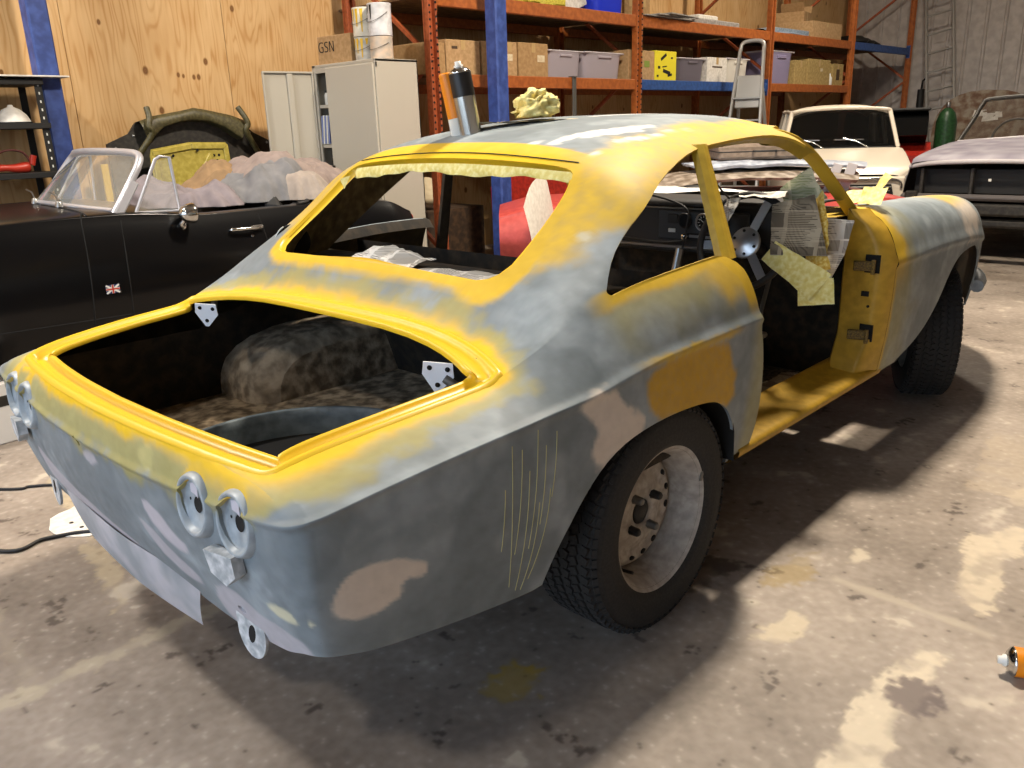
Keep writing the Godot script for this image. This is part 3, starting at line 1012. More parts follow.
func wheel(car: Node3D, at: Vector3, turn: float) -> void:
	var w := Node3D.new()
	w.name = "wheel"
	car.add_child(w, true)
	w.position = at
	w.rotation.y = turn
	var bz := Basis(v3(0, 0, -1), v3(1, 0, 0), v3(0, -1, 0))   # axis along +x
	if wheel_mesh.is_empty():
		var R := .2945
		var t := MB.new()
		t.lathe([Vector2(.176, -.085), Vector2(.19, -.094), Vector2(.225, -.099), Vector2(.262, -.096), Vector2(.281, -.084), Vector2(R - .003, -.07), Vector2(R - .004, -.05), Vector2(R - .004, .05), Vector2(R - .003, .07), Vector2(.281, .084), Vector2(.272, .091), Vector2(.262, .096), Vector2(.259, .095), Vector2(.245, .098), Vector2(.225, .099), Vector2(.222, .0975), Vector2(.205, .0965), Vector2(.197, .094), Vector2(.188, .088), Vector2(.178, .080)], Vector3.ZERO, bz, 72)
		wheel_mesh.tyre = t.mesh()
		t = MB.new()
		# tread: ribs with slanted sipes, each block a small box on the carcass
		for k in 72:
			var a := TAU * k / 72.0
			for row in [[-.068, .020, .3], [-.040, .018, -.35], [-.014, .018, .35], [.014, .018, -.35], [.040, .018, .35], [.068, .020, -.3]]:
				var aa: float = a + row[2] * .04
				var b := Basis(v3(1, 0, 0), aa) * Basis(v3(0, 1, 0), row[2])
				var rr: float = R - .004 if absf(row[0]) < .06 else R - .0055
				t.box(Basis(v3(1, 0, 0), aa) * v3(row[0], rr, 0), v3(row[1], .012, .0205), 0.0, b)
			# shoulder lugs
			for s in [-1.0, 1.0]:
				t.box(Basis(v3(1, 0, 0), a) * v3(s * .085, R - .017, 0), v3(.012, .014, .017), 0.0, Basis(v3(1, 0, 0), a) * Basis(v3(0, 0, 1), -s * .9))
		wheel_mesh.tread = t.mesh()
		t = MB.new()
		t.lathe([Vector2(.180, -.085), Vector2(.165, -.07), Vector2(.160, .0), Vector2(.163, .045), Vector2(.176, .066), Vector2(.183, .078), Vector2(.194, .083), Vector2(.1965, .088), Vector2(.1955, .091), Vector2(.190, .089), Vector2(.180, .083), Vector2(.172, .070), Vector2(.160, .048), Vector2(.156, .015), Vector2(.154, -.012)], Vector3.ZERO, bz, 72)
		wheel_mesh.rim = t.mesh()
		t = MB.new()
		t.lathe([Vector2(.155, -.020), Vector2(.152, -.006), Vector2(.140, .008), Vector2(.128, .011), Vector2(.112, .006), Vector2(.098, .006), Vector2(.088, .016), Vector2(.070, .022), Vector2(.050, .020), Vector2(.034, .018), Vector2(.034, -.02)], Vector3.ZERO, bz, 64)
		wheel_mesh.disc = t.mesh()
		t = MB.new()
		t.lathe([Vector2(0, .026), Vector2(.018, .026), Vector2(.022, .020), Vector2(.033, .018), Vector2(.033, -.01)], Vector3.ZERO, bz, 24)
		wheel_mesh.hub = t.mesh()
		t = MB.new()
		t.lathe([Vector2(0, .030), Vector2(.008, .030), Vector2(.0105, .026), Vector2(.0115, .006), Vector2(.013, .0)], Vector3.ZERO, bz, 6)
		wheel_mesh.nut = t.mesh()
		t = MB.new()
		t.lathe([Vector2(0, .004), Vector2(.0075, .004), Vector2(.0075, -.01)], Vector3.ZERO, bz, 12)
		t.xf = Transform3D.IDENTITY
		wheel_mesh.slot = t.mesh()
		t = MB.new()
		t.tube([v3(0, 0, 0), v3(.022, .002, 0), v3(.036, .004, 0)], .0042, 8)
		wheel_mesh.valve = t.mesh()
		t = MB.new()
		t.box(v3(0, 0, 0), v3(.006, .012, .034), .002)
		wheel_mesh.weight = t.mesh()
	var add := func(called: String, m: Mesh, ma: Material, par: Node3D) -> MeshInstance3D:
		var o := MeshInstance3D.new()
		o.name = called
		o.mesh = m
		o.material_override = ma
		par.add_child(o, true)
		return o
	var ty: MeshInstance3D = add.call("tyre", wheel_mesh.tyre, M.rubber, w)
	add.call("tread", wheel_mesh.tread, M.rubber, ty) if false else add.call("tread", wheel_mesh.tread, M.rubber, w)
	add.call("rim", wheel_mesh.rim, M.wheel_dust, w)
	add.call("wheel_disc", wheel_mesh.disc, M.wheel_dust, w)
	add.call("hub", wheel_mesh.hub, M.black_part, w)
	for k in 4:
		var a := TAU * k / 4.0 + .62
		var o: MeshInstance3D = add.call("wheel_nut", wheel_mesh.nut, M.steel_dark if k % 2 == 0 else M.black_part, w)
		o.position = v3(.018, cos(a) * .057, sin(a) * .057)
	for k in 16:
		if k % 4 == 3: continue
		var a := TAU * k / 16.0 - .2
		var o: MeshInstance3D = add.call("vent_slot", wheel_mesh.slot, M.black, w)
		o.position = v3(.009, cos(a) * .127, sin(a) * .127)
		o.basis = Basis(v3(1, 0, 0), a) * Basis.from_scale(v3(1, .75, 1.35))
	var va: MeshInstance3D = add.call("valve", wheel_mesh.valve, M.black_part, w)
	va.position = v3(.03, -.118, .098) if turn < 1.0 else v3(.03, .13, .08)
	var we: MeshInstance3D = add.call("balance_weight", wheel_mesh.weight, M.steel_dark, w)
	we.position = v3(.086, .06, -.175)
	we.basis = Basis(v3(1, 0, 0), -1.9)

var wheel_mesh := {}

func ribbon(mb: MB, a: Array, b: Array, closed := false) -> void:
	mb.grid([PackedVector3Array(a), PackedVector3Array(b)], false, closed)

func strips(mb: MB, rows: Array, closed := false) -> void:
	var r := []
	for q in rows: r.append(PackedVector3Array(q))
	mb.grid(r, false, closed)

# a creased sheet: four corners and waves
func sheet(mb: MB, a: Vector3, b: Vector3, d: Vector3, e: Vector3, amp: float, freq: float, seed_: float, nu := 12, nv := 12) -> void:
	var nn := (b - a).cross(e - a).normalized()
	var rows := []
	for i in nu + 1:
		var row := PackedVector3Array()
		for j in nv + 1:
			var p := a.lerp(b, float(i) / nu).lerp(e.lerp(d, float(i) / nu), float(j) / nv)
			row.append(p + nn * amp * nz.get_noise_3dv(p * freq + v3(seed_, 0, 0)))
		rows.append(row)
	mb.grid(rows)

func build_cabin(car: Node3D) -> void:
	# returns round the side openings
	for s in [1.0, -1.0]:
		var q: PackedVector2Array = SIDE_R if s > 0 else SIDE_L
		var a := []; var b := []; var c := []
		for p in q:
			if p.x < -1.05 or p.y < .86: continue
			var x := cabin_x(p.x, p.y)
			a.append(v3(s * x, p.y, p.x)); b.append(v3(s * (x - (.022 if p.y > .93 else .010)), p.y - .003, p.x)); c.append(v3(s * (x - (.05 if p.y > .93 else .034)), p.y - (.022 if p.y > .93 else .034), p.x))
		var mb := MB.new()
		strips(mb, [a, b, c])
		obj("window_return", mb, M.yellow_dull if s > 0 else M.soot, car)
	# rear window: rebate, rubber line, masking paper under the top edge
	var o1 := []; var o2 := []; var o3 := []; var o4 := []; var o5 := []
	for p in WINDOW:
		var z := window_z(p.x, p.y)
		var d := v3(p.x, p.y, 0).direction_to(v3(0, 1.02, 0)) * .012
		o1.append(v3(p.x, p.y, z))
		o2.append(v3(p.x, p.y, z) + v3(d.x * .4, d.y * .4 - .008, -.008))
		o3.append(v3(p.x, p.y, z) + v3(d.x * 1.6, d.y * 1.6 - .010, -.010))
		var dd := v3(p.x, p.y, 0).direction_to(v3(0, 1.02, 0))
		o4.append(v3(p.x, p.y, z) - v3(dd.x, dd.y, 0) * .011 + v3(0, .001, .0022))
		o5.append(v3(p.x, p.y, z) - v3(dd.x, dd.y, 0) * .0125 + v3(0, .001, .0024))
	var mb := MB.new()
	strips(mb, [o1, o2, o3], true)
	obj("window_rebate", mb, M.yellow, car)
	mb = MB.new()
	var pa := []; var pb := []; var pc := []
	for k in 41:
		var x := lerpf(-.455, .455, k / 40.0)
		var y := 1.150 - .10 * x * x - .012
		var z := window_z(x, minf(y, 1.15)) - .012
		var dr := .027 + .005 * sin(k * .32) + .002 * sin(k * 1.3)
		pa.append(v3(x, y, z)); pb.append(v3(x, y - dr * .5, z + .006)); pc.append(v3(x, y - dr, z + .004 + .004 * sin(k * .9)))
	strips(mb, [pa, pb, pc])
	mb.tri(v3(-.445, 1.09, .03), v3(-.415, 1.10, .01), v3(-.425, 1.06, .03))
	obj("masking_paper", mb, M.mask_paper, car).set_meta("label", "pale yellow masking paper along the top of the rear window")
	# drip line in the upper flange
	mb = MB.new()
	var dl := []
	for k in 41:
		var x := lerpf(-.44, .44, k / 40.0)
		var y := 1.166 - .13 * x * x
		dl.append(v3(x, y, window_z(x, minf(y, 1.19)) + .003))
	mb.tube(dl, .0016, 6)
	obj("seal_line", mb, M.black_part, car)
	# screen header and pillars
	for s in [1.0, -1.0]:
		mb = MB.new()
		var path := curve([v3(s * .49, 1.176, -.90), v3(s * .512, 1.168, -.98), v3(s * .535, 1.142, -1.06), v3(s * .556, 1.09, -1.145), v3(s * .588, .98, -1.275), v3(s * .622, .862, -1.405)], 8)
		var rows := []
		for i in path.size():
			var p: Vector3 = path[i]
			var t := float(i) / (path.size() - 1)
			var w := lerpf(.040, .030, t)
			var row := PackedVector3Array()
			for k in 12:
				var an := TAU * k / 12.0
				var cx := signf(cos(an)) * pow(absf(cos(an)), .6)
				var cz := signf(sin(an)) * pow(absf(sin(an)), .6)
				row.append(p + v3(s * cx * .026, cz * w * .72, cz * w * .72))
			rows.append(row)
		mb.col = YMUTED
		mb.grid(rows, false, true)
		obj("windscreen_pillar", mb, M.primer, car)
		# post between quarter window and door
		mb = MB.new()
		var pr := []
		for k in 9:
			var t := k / 8.0
			var y := lerpf(.890, 1.170, t) if s > 0 else lerpf(.60, 1.16, t)
			var z := lerpf(-.338, -.425, t) if s > 0 else lerpf(-.59, -.55, t)
			var x := (lerpf(.712, .566, t) if s > 0 else lerpf(.750, .590, t)) - .002
			var row := PackedVector3Array()
			var w := lerpf(.027, .019, t)
			for q in [[0.0, -1.0], [.003, -.2], [.0, .2], [-.012, .85], [-.030, 1.0], [-.032, -.9]]:
				row.append(v3(s * (x + q[0]), y, z + q[1] * w))
			pr.append(row)
		for i in 8:
			for k in 6:
				mb.quad(pr[i][k], pr[i][(k + 1) % 6], pr[i + 1][(k + 1) % 6], pr[i + 1][k])
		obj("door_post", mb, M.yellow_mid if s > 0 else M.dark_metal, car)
	mb = MB.new()
	mb.tube(curve([v3(-.50, 1.185, -.96), v3(-.3, 1.205, -.985), v3(0, 1.210, -.99), v3(.3, 1.205, -.985), v3(.50, 1.185, -.96)], 8), .022, 10)
	obj("windscreen_header", mb, M.yellow_mid, car)
	# sills
	for s in [1.0, -1.0]:
		mb = MB.new()
		var rows := []
		for z in span(-1.40, -.37, .06):
			var row := PackedVector3Array()
			for q in [[.560, .27], [.575, .375], [.590, .388], [.615, .386], [.625, .372], [.700, .366], [.730, .366], [.742, .361], [.748, .352], [.744, .338], [.715, .315], [.64, .29]]:
				row.append(v3(s * q[0], q[1], z))
			rows.append(row)
		mb.grid(rows, false, false, s > 0)
		obj("sill", mb, M.ochre, car)
		mb = MB.new()
		mb.box(v3(s * .45, .17, -1.1), v3(.10, .12, 2.9), .02)
		obj("chassis_rail", mb, M.black_part, car)
	# hinge post: a face between the door opening and the wing, with recesses for the hinges
	for s in [1.0, -1.0]:
		mb = MB.new()
		var rows := []
		for y in span(.36, .925, .025):
			var row := PackedVector3Array()
			var xo := .0
			var v := 0.0
			# outer edge follows the wing
			var bw := body_wing(-1.36, 0.0)
			for k in 61:
				var q := body_wing(-1.36, k / 60.0 * 1.6)
				if absf(q.y - y) < absf(bw.y - y): bw = q
			xo = bw.x
			var zi := -1.30 + .05 * ss(.50, .38, y)
			for q in [[0.0, -1.357], [.004, -1.345], [.010, -1.330], [.030, zi], [.05, zi]]:
				row.append(v3(s * (xo - q[0]), y, q[1]))
			row.append(v3(s * .622, y, zi)); row.append(v3(s * .612, y, zi - .012)); row.append(v3(s * .606, y, zi - .22))
			rows.append(row)
		mb.grid(rows, false, false, s < 0)
		var post := obj("hinge_post", mb, M.ochre, car)
		for h in [[.745, .050, .062], [.503, .046, .060]]:
			mb = MB.new()
			mb.box(v3(s * (.718), h[0], -1.2985), v3(h[1], h[2], .004))
			obj("hinge_recess", mb, M.black, post)
			mb = MB.new()
			mb.box(v3(s * .690, h[0] - .008, -1.288), v3(.062, .034, .016), .003, Basis(v3(0, 1, 0), s * .35))
			mb.lathe([Vector2(0, .024), Vector2(.007, .024), Vector2(.007, -.024), Vector2(0, -.024)], v3(s * .728, h[0] - .008, -1.278), Basis.IDENTITY, 12)
			obj("hinge", mb, M.hinge_iron, post)
		mb = MB.new()
		mb.box(v3(s * .702, .640, -1.2985), v3(.026, .018, .004))
		obj("lock_hole", mb, M.black, post)
		mb = MB.new()
		mb.lathe([Vector2(0, .002), Vector2(.005, .002), Vector2(.005, -.002)], v3(s * .716, .597, -1.2985), Basis(Vector3.RIGHT, PI / 2), 10)
		obj("screw_hole", mb, M.black, post)
	# scuttle between the wings
	mb = MB.new()
	var rows := []
	for z in [-1.27, -1.33, -1.40, -1.48, -1.56]:
		var row := PackedVector3Array()
		for x in span(-.60, .60, .08):
			var k := clampf((absf(x) - .46) / .22, 0, 1)
			row.append(v3(x, (.925 if x > 0 else .885) - .05 * (1 - k) + .012 * (1 - x * x * 2.0) - .03 * k * k, z))
		rows.append(row)
	mb.grid(rows)
	obj("scuttle", mb, M.yellow_mid, car)
	# firewall, floor, tunnel, bulkhead, parcel shelf
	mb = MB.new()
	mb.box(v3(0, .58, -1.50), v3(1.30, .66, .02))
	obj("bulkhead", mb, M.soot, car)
	mb = MB.new()
	mb.box(v3(0, .56, -3.05), v3(.9, .34, .03), .01)
	obj("radiator_panel", mb, M.soot, car)
	# inner lining of the rear pillars
	for s in [1.0, -1.0]:
		mb = MB.new()
		var lr := []
		for k in 9:
			var t := k / 8.0
			var row := PackedVector3Array()
			var a := v3(.470, lerpf(.880, 1.115, t), 0)
			a.z = window_z(a.x, maxf(a.y, .895)) - .015
			var b := v3(0, lerpf(.860, 1.10, t), lerpf(.175, -.165, t))
			b.x = cabin_x(b.z, b.y) - .045
			if s < 0:      # on the left the inner frame reaches past the window edge
				b = v3(lerpf(.605, .565, t), lerpf(.835, 1.115, t), lerpf(.015, -.40, pow(t, 1.1)))
			var mid := (a + b) * .5 + v3(.035, .0, .012)
			for j in 7:
				var u := j / 6.0
				var p := a.lerp(mid, u).lerp(mid.lerp(b, u), u)
				row.append(v3(s * p.x, p.y, p.z))
			lr.append(row)
		mb.grid(lr, false, false, s < 0)
		obj("pillar_lining", mb, M.lining_brown, car)
	mb = MB.new()
	mb.box(v3(0, .245, -.75), v3(1.22, .03, 1.5))
	mb.box(v3(0, .30, -2.3), v3(1.0, .03, 1.5))
	obj("floor_pan", mb, M.floor_dust, car)
	mb = MB.new()
	var tn := []
	for z in [-1.49, -1.0, -.6, -.2]:
		var row := PackedVector3Array()
		for k in 11:
			var a := PI * k / 10.0
			row.append(v3(.15 * cos(a), .25 + lerpf(.26, .17, (z + 1.49) / 1.29) * pow(sin(a), .7), z))
		tn.append(row)
	mb.grid(tn)
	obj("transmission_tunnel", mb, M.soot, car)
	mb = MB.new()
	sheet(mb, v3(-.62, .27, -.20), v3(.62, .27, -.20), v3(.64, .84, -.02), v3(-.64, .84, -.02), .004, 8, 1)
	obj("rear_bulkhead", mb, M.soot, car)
	mb = MB.new()
	mb.box(v3(0, .846, .12), v3(1.26, .016, .30), .004)
	obj("parcel_shelf", mb, M.soot, car)
	mb = MB.new()
	mb.lathe([Vector2(0, .004), Vector2(.050, .004), Vector2(.054, .0), Vector2(.05, -.004)], v3(-.540, .905, .160), Basis(v3(.48, 0, -.87).normalized(), v3(.87, .0, .48).normalized(), v3(0, 1, 0).normalized() * -1.0).orthonormalized() , 28)
	obj("speaker_hole", mb, M.black, car)
	mb = MB.new()
	var wr := []
	for k in 16:
		var a := -1.9 + k * .2
		wr.append(v3(-.532 - .026 * cos(a), .905 + .054 * sin(a), .165 + .047 * cos(a)))
	mb.tube(wr, .0022, 6)
	obj("wire", mb, M.white_plastic, car)
	# engine bay valances
	for s in [1.0, -1.0]:
		mb = MB.new()
		sheet(mb, v3(s * .52, .45, -1.5), v3(s * .50, .45, -2.9), v3(s * .44, .84, -2.9), v3(s * .50, .905, -1.5), .003, 5, 2)
		obj("inner_wing", mb, M.soot, car)
	build_dash(car)

func build_dash(car: Node3D) -> void:
	var d := Node3D.new()
	d.name = "dashboard"
	car.add_child(d)
	var mb := MB.new()
	var rows := []
	for x in span(-.40, .60, .10):
		var row := PackedVector3Array()
		for q in [[.955, -1.30], [.958, -1.16], [.952, -1.105], [.940, -1.09], [.926, -1.095], [.922, -1.11], [.79, -1.10], [.775, -1.085], [.762, -1.09], [.755, -1.12], [.76, -1.30]]:
			row.append(v3(x, q[0], q[1]))
		rows.append(row)
	mb.grid(rows)
	obj("dash_shell", mb, M.dash_black, d)
	mb = MB.new()
	mb.tube([v3(-.39, .923, -1.092), v3(.30, .923, -1.092)], .0035, 6)
	mb.tube([v3(-.39, .782, -1.083), v3(.30, .782, -1.083)], .006, 8)
	obj("chrome_strip", mb, M.chrome_dull, d)
	mb = MB.new()
	mb.box(v3(.175, .862, -1.094), v3(.37, .108, .016), .004)
	obj("instrument_panel", mb, M.dash_grey, d)
	mb = MB.new()
	mb.box(v3(.055, .885, -1.084), v3(.045, .034, .006), .002)
	obj("switch_block", mb, M.black_part, d)
	mb = MB.new()
	mb.box(v3(.052, .842, -1.084), v3(.03, .014, .005), .001)
	obj("warning_label", mb, M.white_plastic, d)
	for g in [[.108, .880, .026, 0], [.185, .878, .030, 1], [.258, .876, .026, 1]]:
		mb = MB.new()
		mb.lathe([Vector2(g[2], .0), Vector2(g[2] + .003, .010), Vector2(g[2] - .002, .012), Vector2(g[2] - .004, .006)], v3(g[0], g[1], -1.088), Basis(Vector3.RIGHT, PI / 2), 28)
		var ga := obj("gauge", mb, M.black_part if g[3] == 0 else M.chrome_dull, d)
		mb = MB.new()
		mb.lathe([Vector2(0, .004), Vector2(g[2] - .003, .004)], v3(g[0], g[1], -1.088), Basis(Vector3.RIGHT, PI / 2), 28)
		obj("dial", mb, M.black, ga)
		if g[3] == 1:
			mb = MB.new()
			for k in 9:
				var a := -2.2 + k * .55
				mb.bar(v3(g[0] + sin(a) * g[2] * .55, g[1] + cos(a) * g[2] * .55, -1.083), v3(g[0] + sin(a) * g[2] * .78, g[1] + cos(a) * g[2] * .78, -1.083), .002, .001, v3(0, 0, 1))
			mb.bar(v3(g[0], g[1], -1.082), v3(g[0] - g[2] * .5, g[1] + g[2] * .4, -1.082), .002, .001, v3(0, 0, 1))
			obj("dial_marks", mb, M.white_plastic, ga).set_meta("kind", "stuff")
	mb = MB.new()
	mb.box(v3(.195, .824, -1.088), v3(.18, .026, .02), .003)
	obj("radio", mb, M.black_part, d)
	mb = MB.new()
	mb.box(v3(.18, .826, -1.077), v3(.10, .010, .003), .001)
	obj("radio_scale", mb, M.chrome_dull, d)
	for x in [.115, .250]:
		mb = MB.new()
		mb.lathe([Vector2(0, .016), Vector2(.010, .016), Vector2(.0125, .010), Vector2(.0125, .0)], v3(x, .824, -1.078), Basis(Vector3.RIGHT, PI / 2), 18)
		obj("radio_knob", mb, M.chrome, d)
	# loose wiring over the dash and the gear lever
	mb = MB.new()
	mb.tube(curve([v3(.33, 1.172, -.80), v3(.30, 1.10, -.86), v3(.345, 1.02, -.90), v3(.335, .97, -1.0)], 8), .0035, 6)
	mb.tube(curve([v3(-.02, 1.10, -.72), v3(-.03, 1.02, -.86), v3(.06, .955, -1.05), v3(.12, .92, -1.075), v3(.13, .86, -1.06), v3(.12, .78, -1.05)], 8), .004, 6)
	mb.tube(curve([v3(-.36, .80, -1.08), v3(-.15, .805, -1.06), v3(.02, .80, -1.05), v3(.12, .81, -1.05)], 8), .004, 6)
	obj("wiring", mb, M.black_part, d)
	mb = MB.new()
	mb.tube([v3(.09, .50, -.98), v3(.10, .70, -1.04), v3(.105, .78, -1.06)], .016, 10)
	obj("bracket_tube", mb, M.chrome_dull, d)
	# steering column, boss and rim
	var st := Node3D.new()
	st.name = "steering_wheel"
	car.add_child(st)
	var ctr := v3(.405, .832, -.985)
	var ax := v3(0, .34, .94).normalized()
	var bx := Basis(v3(1, 0, 0), ax, v3(1, 0, 0).cross(ax)).orthonormalized()
	mb = MB.new()
	mb.tube([ctr - ax * .02, ctr - ax * .42], .022, 12)
	obj("column", mb, M.black_part, st)
	mb = MB.new()
	mb.lathe([Vector2(0, .012), Vector2(.024, .012), Vector2(.026, .008), Vector2(.050, .006), Vector2(.054, .0), Vector2(.05, -.012)], ctr, bx, 32)
	obj("boss", mb, M.alloy, st)
	mb = MB.new()
	for k in 6:
		var a := TAU * k / 6.0 + .3
		mb.lathe([Vector2(0, .010), Vector2(.005, .010), Vector2(.0055, .004)], ctr + bx * v3(cos(a) * .040, 0, sin(a) * .040), bx, 8)
	var bo := obj("boss_bolts", mb, M.black_part, st)
	bo.set_meta("kind", "stuff")
	for a in [.9, 3.0, 5.1]:
		mb = MB.new()
		mb.bar(ctr + bx * v3(cos(a) * .045, 0, sin(a) * .045), ctr + bx * v3(cos(a) * .165, .012, sin(a) * .165), .030, .004, ax)
		obj("spoke", mb, M.alloy, st)
	mb = MB.new()
	var ring := []
	for k in 48:
		var a := TAU * k / 48.0
		ring.append(ctr + bx * v3(cos(a) * .160, .014, sin(a) * .160))
	mb.tube(ring, .012, 10, false, true)
	obj("grip", mb, M.black_part, st)
	# pedals and handle hanging below
	mb = MB.new()
	mb.tube([v3(.40, .70, -1.20), v3(.42, .58, -1.10), v3(.46, .52, -1.02)], .008, 8)
	mb.box(v3(.46, .515, -1.02), v3(.05, .02, .03), .006)
	obj("handbrake_lever", mb, M.steel_dark, car)

func build_coupe_details(car: Node3D) -> void:
	var mb: MB
	for s in [1.0, -1.0]:
		for lx in [.558, .433]:
			var at := v3(s * lx, .613, (1.003 if lx > .5 else 1.014))
			var ax := v3(s * (.13 if lx > .5 else .08), .10, 1).normalized()
			var b := Basis(v3(1, 0, 0), ax, v3(1, 0, 0).cross(ax)).orthonormalized()
			mb = MB.new()
			mb.lathe([Vector2(.064, -.020), Vector2(.060, -.004), Vector2(.056, .005), Vector2(.052, .007), Vector2(.048, .004), Vector2(.046, -.005), Vector2(.040, -.008), Vector2(.016, -.009), Vector2(.014, -.03)], at, b, 40)
			var lamp := obj("lamp_housing", mb, M.primer_blue, car)
			mb = MB.new()
			mb.lathe([Vector2(0, .0), Vector2(.015, .0)], at + b * v3(.002, -.0080, 0), b, 16)
			obj("bulb_hole", mb, M.black, lamp)
			if s > 0:
				mb = MB.new()
				mb.grid([PackedVector3Array([at + b * v3(-.024, -.0066, -.034), at + b * v3(-.004, -.0066, -.040), at + b * v3(.002, -.0066, -.036)]), PackedVector3Array([at + b * v3(-.022, -.0072, -.018), at + b * v3(-.006, -.0076, -.016), at + b * v3(.004, -.0076, -.012)])])
				obj("sanded_patch", mb, M.lilac, lamp)
			for k in [-1.0, 1.0]:
				mb = MB.new()
				mb.lathe([Vector2(0, .0), Vector2(.0032, .0)], at + b * v3(.026 * k, -.0078, -.004), b, 8)
				obj("screw_hole", mb, M.black, lamp)
		# number-plate lamp bracket under each pair
		mb = MB.new()
		var q := v3(s * .53, .535, 1.018)
		mb.prism([Vector2(-.045, .020), Vector2(.035, .026), Vector2(.040, -.010), Vector2(.012, -.034), Vector2(-.030, -.020)], .022, Transform3D(Basis(v3(0, 1, 0), s * .12), q + v3(0, 0, -.012)))
		obj("lamp_bracket", mb, M.primer_scuffed, car)
		# bumper tab with a hole
		mb = MB.new()
		var pts := []
		for k in 24:
			var a := TAU * k / 24.0
			pts.append(Vector2(.042 * cos(a), .056 * sin(a) + (.020 if sin(a) > 0 else 0.0)))
		mb.prism(pts, .006, Transform3D(Basis(v3(0, 1, 0), s * .1), v3(s * .500, .366, .968)))
		var tab := obj("bumper_tab", mb, M.primer_scuffed, car)
		mb = MB.new()
		pts = []
		for k in 14:
			var a := TAU * k / 14.0
			pts.append(Vector2(.010 * cos(a) + .004 * sin(a), .020 * sin(a)))
		mb.prism(pts, .0075, Transform3D(Basis(v3(0, 1, 0), s * .1), v3(s * .502, .362, .9672)))
		obj("tab_hole", mb, M.black, tab)
	# scratches through the grey on the flank behind the wheel arch
	for q in [[.545, .92, .535, .10], [.520, .88, .530, .30], [.500, .75, .515, .06], [.478, .95, .492, .30], [.470, .55, .500, .05], [.455, .85, .465, .42], [.440, .60, .482, .10], [.425, .90, .435, .55], [.562, .70, .566, .35]]:
		var sc := []
		for k in 9:
			var t := k / 8.0
			var vv := lerpf(q[1], q[3], t)
			var zz := lerpf(q[0], q[2], t * t)
			var p := body_side(zz, vv) if zz < .46 else body_tail(zz - .46, vv)
			sc.append(p + v3(.0004, 0, 0))
		mb = MB.new()
		mb.tube(sc, .0011, 4)
		obj("scratch", mb, M.scratch, car)
	# lower valance flap in the middle of the tail
	mb = MB.new()
	var rows := []
	for k in 9:
		var t := k / 8.0
		var row := PackedVector3Array()
		for j in 13:
			var u := j / 12.0
			var x := lerpf(lerpf(-.40, -.335, t), lerpf(.33, .245, t), u)
			var y := .392 - t * .145 + .02 * absf(u - .5)
			row.append(v3(x, y, .992 - .010 * t - .02 * t * t - .10 * (x + .04) * (x + .04)))
		rows.append(row)
	mb.grid(rows)
	var val := obj("lower_valance", mb, M.primer_patchy, car)
	val.set_meta("label", "sanded lower valance flap under the tail")
	# floor of the boot seen from below and tank
	mb = MB.new()
	mb.box(v3(0, .36, .45), v3(1.2, .05, .9), .02)
	obj("tank", mb, M.black_part, car)
	mb = MB.new()
	mb.tube([v3(-.66, .2945, 0), v3(.66, .2945, 0)], .035, 12)
	mb.lathe([Vector2(0, -.11), Vector2(.09, -.09), Vector2(.12, 0), Vector2(.09, .09), Vector2(0, .11)], v3(0, .2945, 0), Basis(v3(0, 0, 1), PI / 2), 20)
	obj("rear_axle", mb, M.black_part, car)
	mb = MB.new()
	mb.tube([v3(-.60, .27, -2.34), v3(.60, .27, -2.34)], .03, 10)
	obj("front_axle", mb, M.black_part, car)
	# front bumper end
	mb = MB.new()
	mb.tube(curve([v3(.700, .445, -2.70), v3(.655, .45, -2.90), v3(.53, .46, -3.12), v3(.3, .46, -3.27), v3(-.3, .46, -3.27), v3(-.56, .46, -3.16), v3(-.70, .46, -2.95)], 6), .03, 10)
	obj("front_valance", mb, M.primer_blue, car)
	# masking: newspaper and paper over the steering wheel and screen opening
	mb = MB.new()
	sheet(mb, v3(.27, .965, -1.03), v3(.31, .84, -.99), v3(.350, .868, -.935), v3(.400, .985, -.945), .014, 12, 3)
	sheet(mb, v3(.395, .985, -.945), v3(.30, .985, -1.12), v3(.48, 1.0, -1.12), v3(.53, .985, -.99), .012, 11, 4)
	obj("newspaper_mask", mb, M.newsprint, car)
	mb = MB.new()
	sheet(mb, v3(.44, 1.00, -1.14), v3(.56, 1.075, -1.10), v3(.60, .97, -1.16), v3(.46, .95, -1.14), .012, 10, 5)
	obj("green_page", mb, M.newsprint_green, car)
	mb = MB.new()
	mb.xf.origin = v3(.045, .015, .10)
	sheet(mb, v3(.48, .955, -1.02), v3(.60, .985, -1.06), v3(.66, .80, -1.05), v3(.505, .80, -.98), .016, 12, 6)
	obj("printed_sheet", mb, M.print_dark, car)
	mb = MB.new()
	mb.xf.origin = v3(.045, .015, .10)
	sheet(mb, v3(.55, .95, -1.12), v3(.615, .995, -1.10), v3(.665, .76, -1.06), v3(.60, .74, -1.03), .018, 13, 7)
	obj("oversprayed_paper", mb, M.yellow_paper, car)
	mb = MB.new()
	mb.xf.origin = v3(.045, .015, .10)
	sheet(mb, v3(.515, .845, -.99), v3(.475, .785, -.98), v3(.645, .675, -.97), v3(.70, .755, -1.0), .012, 11, 8)
	sheet(mb, v3(.60, .735, -.975), v3(.705, .745, -1.0), v3(.715, .665, -1.0), v3(.61, .650, -.975), .010, 14, 9)
	obj("masking_tape_strips", mb, M.mask_paper, car)
	mb = MB.new()
	sheet(mb, v3(.62, .91, -1.13), v3(.70, .905, -1.15), v3(.685, .79, -1.13), v3(.61, .75, -1.08), .012, 12, 10)
	sheet(mb, v3(.61, .79, -1.06), v3(.69, .80, -1.12), v3(.66, .665, -1.03), v3(.60, .70, -1.0), .012, 12, 11)
	obj("paper_sheet", mb, M.newsprint, car)
	# paper bow left on the scuttle
	mb = MB.new()
